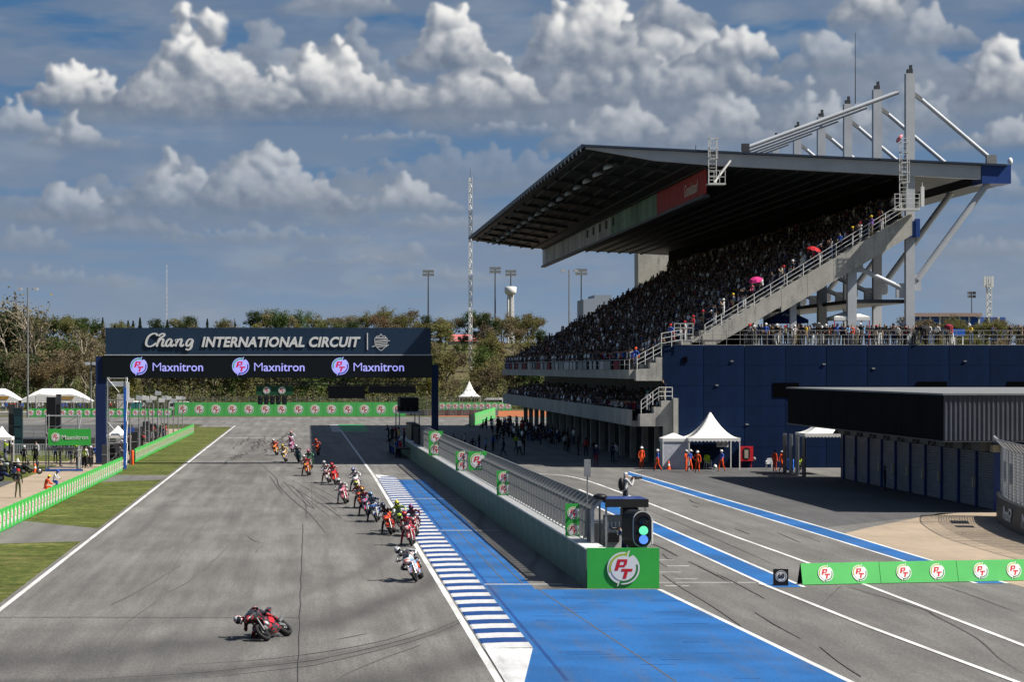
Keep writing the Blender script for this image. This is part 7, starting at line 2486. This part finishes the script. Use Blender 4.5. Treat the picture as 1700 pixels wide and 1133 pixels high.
person('stand', Vector((28.5, GY - 1.1, 5.42)), R(-30), 'man in a black shirt and shorts on the lower stair landing', 'black', 'beige', None, None)
person('stand', Vector((27.3, GY - 1.0, 4.5)), R(-40), 'spectator in white with a teal cap on the lower stair', 'white', 'grey', None, None, hat='cap', hatcol='teal')
person('phone', Vector((29.2, GY - 0.6, 9.9)), R(-30), 'spectator in blue at the foot of the raked railing', 'blue', 'navy', None, 'blue', hat='cap', hatcol='red')
person('stand', Vector((26.35, GY - 0.9, 8.0)), R(-20), 'spectator in blue and orange on the upper landing', 'blue', 'grey', None, 'orange', hat='cap', hatcol='orange')

# parked scooters at the left edge
def make_scooter():
    t = empty('scooter', (0, 0, 0))
    for y in (-0.6, 0.6):
        o = MB().lathe([(0.15, -0.05), (0.22, -0.05), (0.25, 0), (0.22, 0.05), (0.15, 0.05)], 14, 0, 'x', (0, y, 0.25)).build('wheel', M_TYRE, t)
        MB().lathe([(0.02, -0.04), (0.15, -0.045), (0.15, 0.045), (0.02, 0.04)], 12, 0, 'x', (0, y, 0.25)).build('rim', M_METAL, o)
    MB().loft([sect(.78, .62, .05, .06), sect(.6, .62, .14, .14), sect(.3, .55, .17, .17), sect(.05, .40, .15, .10), sect(-.2, .32, .14, .06)], 0).build('body', M_B1, t)
    MB().loft([sect(-.42, .75, .18, .30), sect(-.50, .80, .16, .28), sect(-.56, .84, .08, .16)], 0).build('leg_shield', M_B1, t)
    MB().loft([sect(.75, .80, .10, .03), sect(.4, .80, .14, .05), sect(.1, .76, .11, .04)], 0).build('seat', M_BLACK, t)
    MB().tube((0, -.60, .25), (0, -.45, 1.0), .03, n=8).build('fork', M_METAL, t)
    MB().tube((-.33, -.40, 1.03), (.33, -.40, 1.03), .018, n=8).build('handlebar', M_BLACK, t)
    MB().ball((0, -.52, .98), .09, .07, .08).build('headlight', M_GLASS, t)
    for s in (-1, 1):
        MB().ball((s * .3, -.42, 1.18), .06, .02, .045).build('mirror', M_BLACK, t)
    return t


sc0 = make_scooter()
scs = [(8, 791, 60, 'black'), (20, 784, 75, 'white'), (36, 786, 90, 'black'), (4, 774, 40, 'grey'), (52, 788, 100, 'black'), (14, 800, 70, 'navy')]
lst = [sc0] + [copy_tree(sc0) for _ in scs[1:]]
words = ['black scooter left of the white one at the left edge', 'white scooter in the parked group at the left edge', 'black scooter right of the white one at the left edge', 'grey scooter at the back of the parked group', 'black scooter nearest the guard in the parked group', 'navy scooter at the front of the parked group']
for o, (px, py, a, c), w_ in zip(lst, scs, words):
    o.location = gp(px, py)
    o.rotation_euler = (0, R(6), R(a))
    tag(o, w_, 'scooter', 'parked scooters')
    recolor(o, {'bike_main': gloss(c)})
cone(gp(58, 785), 'orange traffic cone by the parked scooters')

# ================================================================== THE PACKED CROWD (past counting)
def crowd_template(stand):
    b = MB()
    P = []      # part colours: 0 top, 1 bottom, 2 skin, 3 hair

    def tube5(a, c, r0, r1, n, part, cap=False):
        before = len(b.v)
        b.tube(a, c, r0, r1, n, 0, cap)
        P.extend([part] * (len(b.v) - before))
    if stand:
        h0 = 0.86
        tube5((0.02, -.1, .02), (0.0, -.09, .88), .06, .09, 4, 1)
        tube5((0.02, .1, .02), (0.0, .09, .88), .06, .09, 4, 1)
    else:
        h0 = 0.46
        tube5((0.0, -.10, .50), (-.40, -.12, .50), .085, .065, 4, 1)
        tube5((0.0, .10, .50), (-.40, .12, .50), .085, .065, 4, 1)
        tube5((-.40, -.12, .50), (-.38, -.12, .03), .06, .045, 4, 1)
        tube5((-.40, .12, .50), (-.38, .12, .03), .06, .045, 4, 1)
    n = 6
    rings = []
    for (zz, rx, ry) in ((h0, .10, .15), (h0 + .25, .10, .15), (h0 + .46, .11, .20), (h0 + .56, .06, .08)):
        rings.append([Vector((rx * math.cos(2 * math.pi * k / n), ry * math.sin(2 * math.pi * k / n), zz)) for k in range(n)])
    before = len(b.v)
    b.loft(rings, 0, True, False)
    P.extend([0] * (len(b.v) - before))
    for s in (-1, 1):
        tube5((0, s * .20, h0 + .46), (-.04, s * .25, h0 + .2), .055, .045, 4, 0)
        tube5((-.04, s * .25, h0 + .2), (-.26, s * .16, h0 + .14), .04, .03, 4, 2)
    rings = []
    for (zz, r) in ((h0 + .56, .045), (h0 + .62, .085), (h0 + .71, .098), (h0 + .79, .075), (h0 + .82, .02)):
        rings.append([Vector((r * math.cos(2 * math.pi * k / n), r * .85 * math.sin(2 * math.pi * k / n), zz)) for k in range(n)])
    before = len(b.v)
    b.loft(rings, 0, True, False)
    for v in b.v[before:]:
        P.append(3 if (v[2] > h0 + .74 or v[0] > 0.02) else 2)
    return np.array([tuple(v) for v in b.v]), b.f, np.array(P)


def crowd(name, places, label, seed):
    r = np.random.default_rng(seed)
    Vt, Ct, Ft = [], [], []
    tmpl = [crowd_template(False), crowd_template(True)]
    tops = np.array([(0.012, 0.012, 0.013)] * 9 + [(0.035, 0.036, 0.04)] * 4 + [(0.012, 0.02, 0.06)] * 3 + [(0.24, 0.24, 0.25)] * 3 + [(0.7, 0.7, 0.72)] * 4 + [(0.16, 0.02, 0.025), (0.06, 0.06, 0.16)])
    bots = np.array([(0.012, 0.012, 0.014)] * 3 + [(0.04, 0.06, 0.12), (0.02, 0.025, 0.05)])
    skin = np.array([(0.20, 0.12, 0.085), (0.14, 0.085, 0.06), (0.25, 0.16, 0.12)])
    hair = np.array([(0.008, 0.007, 0.007)] * 6 + [(0.02, 0.02, 0.03)] * 2 + [(0.35, 0.35, 0.36), (0.08, 0.08, 0.1)])
    base = 0
    for (x, y, z_, st) in places:
        v, f, p = tmpl[st]
        a = r.uniform(-0.5, 0.5)
        s = r.uniform(0.92, 1.08)
        ca, sa = math.cos(a), math.sin(a)
        w = np.empty_like(v)
        w[:, 0] = (v[:, 0] * ca - v[:, 1] * sa) * s + x
        w[:, 1] = (v[:, 0] * sa + v[:, 1] * ca) * s + y
        w[:, 2] = v[:, 2] * s + z_
        cols = np.stack([tops[r.integers(len(tops))], bots[r.integers(len(bots))], skin[r.integers(3)], hair[r.integers(len(hair))]])
        Vt.append(w)
        Ct.append(cols[p])
        Ft.append((st, base))
        base += len(v)
    V, C = np.concatenate(Vt), np.concatenate(Ct)
    fa = [np.array(t_[1]) for t_ in tmpl]
    F = np.concatenate([fa[st] + b0 for st, b0 in Ft])
    me = bpy.data.meshes.new(name)
    me.vertices.add(len(V))
    me.vertices.foreach_set('co', V.astype(np.float32).ravel())
    me.loops.add(F.size)
    me.loops.foreach_set('vertex_index', F.astype(np.int32).ravel())
    me.polygons.add(len(F))
    me.polygons.foreach_set('loop_start', np.arange(0, F.size, 4, dtype=np.int32))
    me.polygons.foreach_set('loop_total', np.full(len(F), 4, dtype=np.int32))
    ca_ = me.color_attributes.new('cloth', 'FLOAT_COLOR', 'POINT')
    ca_.data.foreach_set('color', np.concatenate([C, np.ones((len(C), 1))], 1).astype(np.float32).ravel())
    me.update()
    if 'crowd_cloth' not in MATS:
        m = bpy.data.materials.new('crowd_cloth')
        m.use_nodes = True
        a_ = m.node_tree.nodes.new('ShaderNodeAttribute')
        a_.attribute_name = 'cloth'
        pb = m.node_tree.nodes['Principled BSDF']
        pb.inputs['Roughness'].default_value = 0.85
        pb.inputs['Specular IOR Level'].default_value = 0.2
        m.node_tree.links.new(a_.outputs['Color'], pb.inputs['Base Color'])
        MATS['crowd_cloth'] = m
    me.materials.append(MATS['crowd_cloth'])
    o = link(name, me)
    tag(o, label, 'crowd', kind='stuff')


rc = random.Random(77)
pl = []
for i in range(NR):
    x, zz = row_pos(i)
    y = GY + 2.75 + rc.random() * 0.3
    while y < GY1 - 0.4:
        if rc.random() < 0.965:
            pl.append((x + 0.42 + rc.uniform(-.06, .06), y, zz, 1 if rc.random() < (0.22 if i > 0 else 0.7) else 0))
        y += rc.uniform(0.46, 0.58)
y = GY + 22.5
while y < GY1 - 0.4:
    pl.append((26.35, y, 7.9, 1))
    y += rc.uniform(0.5, 1.2)
y = GY + 1.5
while y < GY1 - 0.5:
    pl.append((47.95, y, 20.5, 1))
    y += rc.uniform(0.45, 0.9)
crowd('upper_crowd', pl, 'packed crowd in dark clothes filling the upper tier', 1)
pl = []
for i in range(4):
    y = GY + 1.0 + rc.random() if i else GY + 22.5
    while y < GY1 - 0.4:
        pl.append((26.55 + i * 1.05, y, 3.75 + 0.28 * i, 1 if rc.random() < (0.75 if i == 0 else 0.35) else 0))
        y += rc.uniform(0.48, 0.75)
crowd('lower_crowd', pl, 'spectators crowding the lower terrace behind the concrete parapet', 2)
for i in range(1, 4):
    gpart(MB().box(26.1 + i * 1.05, 31.4, GY + 0.5, GY1 - 0.2, 3.5 + 0.28 * i - 0.02 * 0, 3.75 + 0.28 * i), 'terrace_step', M_CONC)
pl = []
for k in range(90):       # dim cluster of crew and equipment far down the pits
    pl.append((rc.uniform(22.5, 28.0), rc.uniform(255, 322), 0.0, 1 if rc.random() < 0.6 else 0))
crowd('pit_crowd', pl, 'far pit crews massed in the shade below the terraces', 3)

# ================================================================== TREES
def leaf_mat(name, col, var=0.45):
    n = NT(name, 0.8, 0.15)
    oi = n.t.nodes.new('ShaderNodeObjectInfo')
    f = n.ramp(n.noise(0.5, 4, 0.65), 0.3, 0.7, 0.62, 1.38)
    g = n.t.nodes.new('ShaderNodeMapRange')
    n.t.links.new(oi.outputs['Random'], g.inputs[0])
    g.inputs[3].default_value = 1 - var * 0.55
    g.inputs[4].default_value = 1 + var * 0.6
    h = n.t.nodes.new('ShaderNodeHueSaturation')
    hr = n.t.nodes.new('ShaderNodeMapRange')
    mm = n.math('MULTIPLY', oi.outputs['Random'], 7.31)
    fr = n.math('FRACT', mm, 0.0)
    n.t.links.new(fr, hr.inputs[0])
    hr.inputs[3].default_value = 0.49
    hr.inputs[4].default_value = 0.52
    n.t.links.new(hr.outputs[0], h.inputs['Hue'])
    n.t.links.new(n.scale(col, n.math('MULTIPLY', f, g.outputs[0])), h.inputs['Color'])
    n.color(h.outputs[0])
    tl = n.t.nodes.new('ShaderNodeBsdfTranslucent')
    n.t.links.new(n.scale(h.outputs[0], ALB), tl.inputs['Color'])
    mx = n.t.nodes.new('ShaderNodeMixShader')
    mx.inputs[0].default_value = 0.38
    n.t.links.new(n.b.outputs[0], mx.inputs[1])
    n.t.links.new(tl.outputs[0], mx.inputs[2])
    n.t.links.new(mx.outputs[0], n.t.nodes['Material Output'].inputs['Surface'])
    return n.m


M_BARK = mat('tree_bark', (0.16, 0.125, 0.09), 0.9, var=0.3, scale=2)
M_BARKP = mat('pale_bark', (0.30, 0.26, 0.20), 0.9, var=0.3, scale=2)
LEAF = {'green': leaf_mat('leaf_green', (0.075, 0.115, 0.030)), 'olive': leaf_mat('leaf_olive', (0.165, 0.155, 0.056)), 'brown': leaf_mat('leaf_brown', (0.190, 0.152, 0.088)),
        'dark': leaf_mat('leaf_dark', (0.048, 0.072, 0.026)), 'yellow': leaf_mat('leaf_yellow', (0.21, 0.19, 0.045)), 'rust': leaf_mat('leaf_rust', (0.180, 0.120, 0.064)), 'pine': leaf_mat('leaf_pine', (0.040, 0.060, 0.034))}


def quads_mesh(name, P, S, r, m, flat=0.0):
    """Small leaf clusters: one folded quad at every point of P with size S, turned at random."""
    n = len(P)
    a = r.normal(size=(n, 3))
    a /= np.linalg.norm(a, axis=1)[:, None]
    b = r.normal(size=(n, 3))
    b -= (b * a).sum(1)[:, None] * a
    b /= np.linalg.norm(b, axis=1)[:, None]
    s = S[:, None]
    c = np.cross(a, b) * s * 0.25
    V = np.stack([P - a * s - b * s * .55, P + a * s - b * s * .55 + c, P + a * s * .8 + b * s * .6, P - a * s * .9 + b * s * .5 + c], 1).reshape(-1, 3)
    F = np.arange(4 * n).reshape(-1, 4)
    me = bpy.data.meshes.new(name)
    me.vertices.add(len(V))
    me.vertices.foreach_set('co', V.astype(np.float32).ravel())
    me.loops.add(F.size)
    me.loops.foreach_set('vertex_index', F.astype(np.int32).ravel())
    me.polygons.add(n)
    me.polygons.foreach_set('loop_start', np.arange(0, F.size, 4, dtype=np.int32))
    me.polygons.foreach_set('loop_total', np.full(n, 4, dtype=np.int32))
    me.update()
    me.materials.append(m)
    return me


def limb(b, p, d, ln, r, depth, rnd, tips, spread=0.55, kids=3):
    q = p + d * ln
    mid = (p + q) / 2 + Vector((rnd.uniform(-1, 1), rnd.uniform(-1, 1), 0)) * ln * 0.06
    n = 6 if depth > 2 else (4 if depth > 1 else 3)
    b.tube(p, mid, r, r * 0.85, n, 0, False)
    b.tube(mid, q, r * 0.85, r * 0.68, n, 0, False)
    tips.append(q)
    if depth == 0:
        return
    for k in range(kids):
        ax = Vector((rnd.gauss(0, 1), rnd.gauss(0, 1), rnd.gauss(0, 0.5)))
        nd = (d + ax.normalized() * rnd.uniform(spread * 0.6, spread * 1.3) + Vector((0, 0, 0.12))).normalized()
        t = rnd.uniform(0.55, 1.0) if k else 1.0
        limb(b, p.lerp(q, t), nd, ln * rnd.uniform(0.62, 0.82), r * (0.66 if k == 0 else 0.5), depth - 1, rnd, tips, spread, kids)


def tree_proto(kind, seed, H=12.0, W=7.0, dens=1.0):
    rnd = random.Random(seed)
    r = np.random.default_rng(seed)
    b = MB()
    tips = []
    if kind == 'pine':
        b.tube((0, 0, 0), (0, 0, H), 0.2, 0.03, 6)
        P = []
        for k in range(int(1500 * dens)):
            z_ = H * (0.12 + 0.88 * r.random())
            rr = W / 2 * (1 - (z_ / H)) ** 0.9 * math.sqrt(r.random()) * (0.7 + 0.3 * math.sin(z_ * 2.3 + 3 * r.random())) + 0.1
            a = r.random() * 2 * math.pi
            P.append((rr * math.cos(a), rr * math.sin(a), z_ - rr * 0.25))
        P = np.array(P)
        return b.mesh('trunk', M_BARK), quads_mesh('crown', P, r.uniform(.12, .28, len(P)), r, LEAF['pine'])
    depth = 4 if kind in ('brown', 'rust', 'bare') else 3
    limb(b, Vector((0, 0, 0)), Vector((rnd.uniform(-.08, .08), rnd.uniform(-.08, .08), 1)).normalized(), H * 0.30, 0.020 * H, depth, rnd, tips, 0.62, 3)
    T = np.array([tuple(t) for t in tips if t.z > H * 0.28])
    sc_ = np.array([W / 2 / max(1e-3, np.percentile(np.abs(T[:, :2]), 95)), 0, H / T[:, 2].max()])
    sx, sz = sc_[0], sc_[2]
    b.v = [(p[0] * sx if p[2] > H * .2 else p[0], p[1] * sx if p[2] > H * .2 else p[1], p[2] * sz) for p in b.v]
    T = T * np.array([sx, sx, sz])
    per = {'brown': 22, 'rust': 26, 'bare': 3}.get(kind, 62)
    per = int(per * dens)
    P = []
    for t in T:
        cr = rnd.uniform(0.5, 1.15) * (1.0 if kind not in ('brown', 'rust') else 0.9) * H / 12
        q = r.normal(size=(per, 3)) * cr * np.array([.85, .85, .6])
        P.append(q + t)
    if kind in ('green', 'olive', 'dark', 'yellow'):       # fuller crown: extra clumps low on the sides
        for k in range(int(26 * dens)):
            a = rnd.uniform(0, 2 * math.pi)
            z_ = rnd.uniform(0.22, 0.8) * H
            rr = W / 2 * math.sin(math.pi * min(1, (z_ / H) * 0.9 + 0.08)) * rnd.uniform(0.55, 1.0)
            q = r.normal(size=(75, 3)) * rnd.uniform(.4, .9) * np.array([.7, .7, .5])
            P.append(q + np.array([rr * math.cos(a), rr * math.sin(a), z_]))
    P = np.concatenate(P)
    P[:, 2] = np.clip(P[:, 2], 0.4, None)
    lk = kind if kind != 'bare' else 'brown'
    return b.mesh('trunk', M_BARKP if kind in ('bare', 'brown') else M_BARK), quads_mesh('crown', P, r.uniform(.09, .24, len(P)) * (H / 12) ** 0.5, r, LEAF[lk])


PROT = {}
for (nm, kind, seed, H, W, dn) in (('green1', 'green', 1, 12, 8, 1), ('green2', 'green', 2, 13, 7, 1), ('olive1', 'olive', 3, 11, 8, 1), ('olive2', 'olive', 4, 13, 7.5, .9), ('brown1', 'brown', 5, 12, 8, 1), ('brown2', 'brown', 6, 13, 8.5, 1.2), ('brown3', 'brown', 14, 11, 7.5, .8), ('dark1', 'dark', 7, 12, 8, 1.1), ('yellow1', 'yellow', 8, 9, 6, 1), ('rust1', 'rust', 9, 11, 8, 1), ('bare1', 'bare', 10, 16, 11, 1.2), ('bare2', 'bare', 12, 14, 9, 1.2), ('pine1', 'pine', 11, 12, 5.2, 1.3), ('pine2', 'pine', 13, 13, 5.6, 1.3)):
    PROT[nm] = tree_proto(kind, seed, H, W, dn) + (kind,)
KW = {'green': 'green leafy tree', 'olive': 'olive green tree', 'brown': 'dry brown tree', 'dark': 'dark green tree', 'yellow': 'yellow green tree', 'rust': 'rust brown tree', 'bare': 'leafless grey tree', 'pine': 'slim dark conifer'}
rtree = random.Random(4)
tcount = {}


def plant(nm, px, Y, h_scale, where, k):
    tr, cr, kind = PROT[nm]
    x = (px - VX) * Y / FPX
    t = empty('tree', (x, Y, terrain_z(x, Y) - 0.15), rtree.uniform(0, 6.28), f'{KW[kind]} {where}, {ordinal(k)} from left', 'tree', 'trees ' + where)
    s = h_scale
    t.scale = (s * rtree.uniform(.9, 1.15), s * rtree.uniform(.9, 1.15), s)
    link('trunk', tr, t)
    link('crown', cr, t)


ROWS = [(484, 'in the wood, front row', 5.0, 1.0), (500, 'in the wood, second row', 6.5, 1.05), (522, 'in the wood, third row', 7.0, 1.05), (548, 'in the wood, fourth row', 7.5, 1.0), (580, 'in the wood, fifth row', 8.0, 1.0), (618, 'in the wood, sixth row', 8.0, 1.0), (662, 'in the wood, seventh row', 7.0, 1.0), (712, 'in the wood, eighth row', 6.0, 1.05), (765, 'in the wood, ridge row', 4.6, 1.05)]
for ri, (Y0, where, step, sc_) in enumerate(ROWS):
    pxs = []
    x = (-60 - VX) * Y0 / FPX
    while True:
        px = VX + x * FPX / Y0
        if px > 1770:
            break
        if px < 905 or px > 1500 or (ri in (0, 3) and 1330 < px):
            pxs.append(px)
        x += step * rtree.uniform(0.75, 1.25)
    for k, px in enumerate(pxs):
        Y = Y0 + rtree.uniform(-6, 6)
        left = px < 260
        w = {'green1': 2, 'green2': 2, 'olive1': 3, 'olive2': 3, 'brown1': 4, 'brown2': 4, 'brown3': 4, 'dark1': 1.4, 'yellow1': 0.8, 'rust1': 2, 'bare2': 1.2}
        if left and ri < 3:
            w = {'green1': 1.5, 'olive1': 2, 'brown1': 4, 'brown2': 4, 'bare2': 2, 'brown3': 4, 'yellow1': 1.2, 'rust1': 1.5, 'dark1': .6}
        if ri >= 7 and 160 < px < 420:
            w = {'pine1': 3, 'pine2': 3, 'dark1': 1, 'olive1': 2}
        if px > 1480:
            w = {'olive1': 4, 'olive2': 4, 'yellow1': 2, 'green1': 2, 'brown1': 2, 'brown3': 2}
        nm = rtree.choices(list(w), list(w.values()))[0]
        if ri == 0 and px < 45:
            nm = rtree.choice(['dark1', 'green1'])
        hs = sc_ * rtree.uniform(0.75, 1.0)
        if 745 < px < 800 and ri < 8:
            hs *= 0.62 if ri < 5 else 0.5
        if ri < 2:
            hs *= 0.85 if px > 700 else 1.0
        if ri >= 5:
            hs *= 0.86
        if nm.startswith('pine'):
            hs *= 0.85
        if px > 1480:
            hs *= 0.95
        if ri == 0 and 1330 < px:
            hs *= 0.9
        plant(nm, px, Y, hs, where, k + 1)
# the big spreading leafless tree and its neighbours above the left lamp post
plant('bare1', 58, 520, 1.42, 'rising tall above the wood near the left lamp post', 1)
plant('bare2', 20, 512, 1.45, 'rising tall at the left edge of the wood', 1)
plant('dark1', 8, 530, 1.55, 'standing tall behind the left edge of the wood', 1)
plant('bare2', 140, 515, 1.2, 'rising above the marquee roofs', 1)

# undergrowth along the foot of the wood
r = np.random.default_rng(5)
N = 130000
P = np.empty((N, 3))
NC = 2600
cx = r.uniform(-90, 60, NC)
cy = 470 + 110 * r.random(NC) ** 1.6
ci = r.integers(0, NC, N)
P[:, 0] = cx[ci] + r.normal(size=N) * 0.9
P[:, 1] = cy[ci] + r.normal(size=N) * 0.8
ch = r.uniform(0.8, 4.2, NC)
P[:, 2] = np.abs(r.normal(size=N)) * 0.55 * ch[ci] + 0.1 + np.array([terrain_z(a, b) for a, b in zip(cx, cy)])[ci]
me = quads_mesh('undergrowth', P, r.uniform(.08, .22, N), r, LEAF['olive'])
me.materials.append(LEAF['brown'])
me.materials.append(LEAF['green'])
me.polygons.foreach_set('material_index', (ci % 3).astype(np.int32))
o = link('undergrowth', me)
tag(o, 'dry olive undergrowth along the foot of the wood', 'undergrowth', kind='stuff')
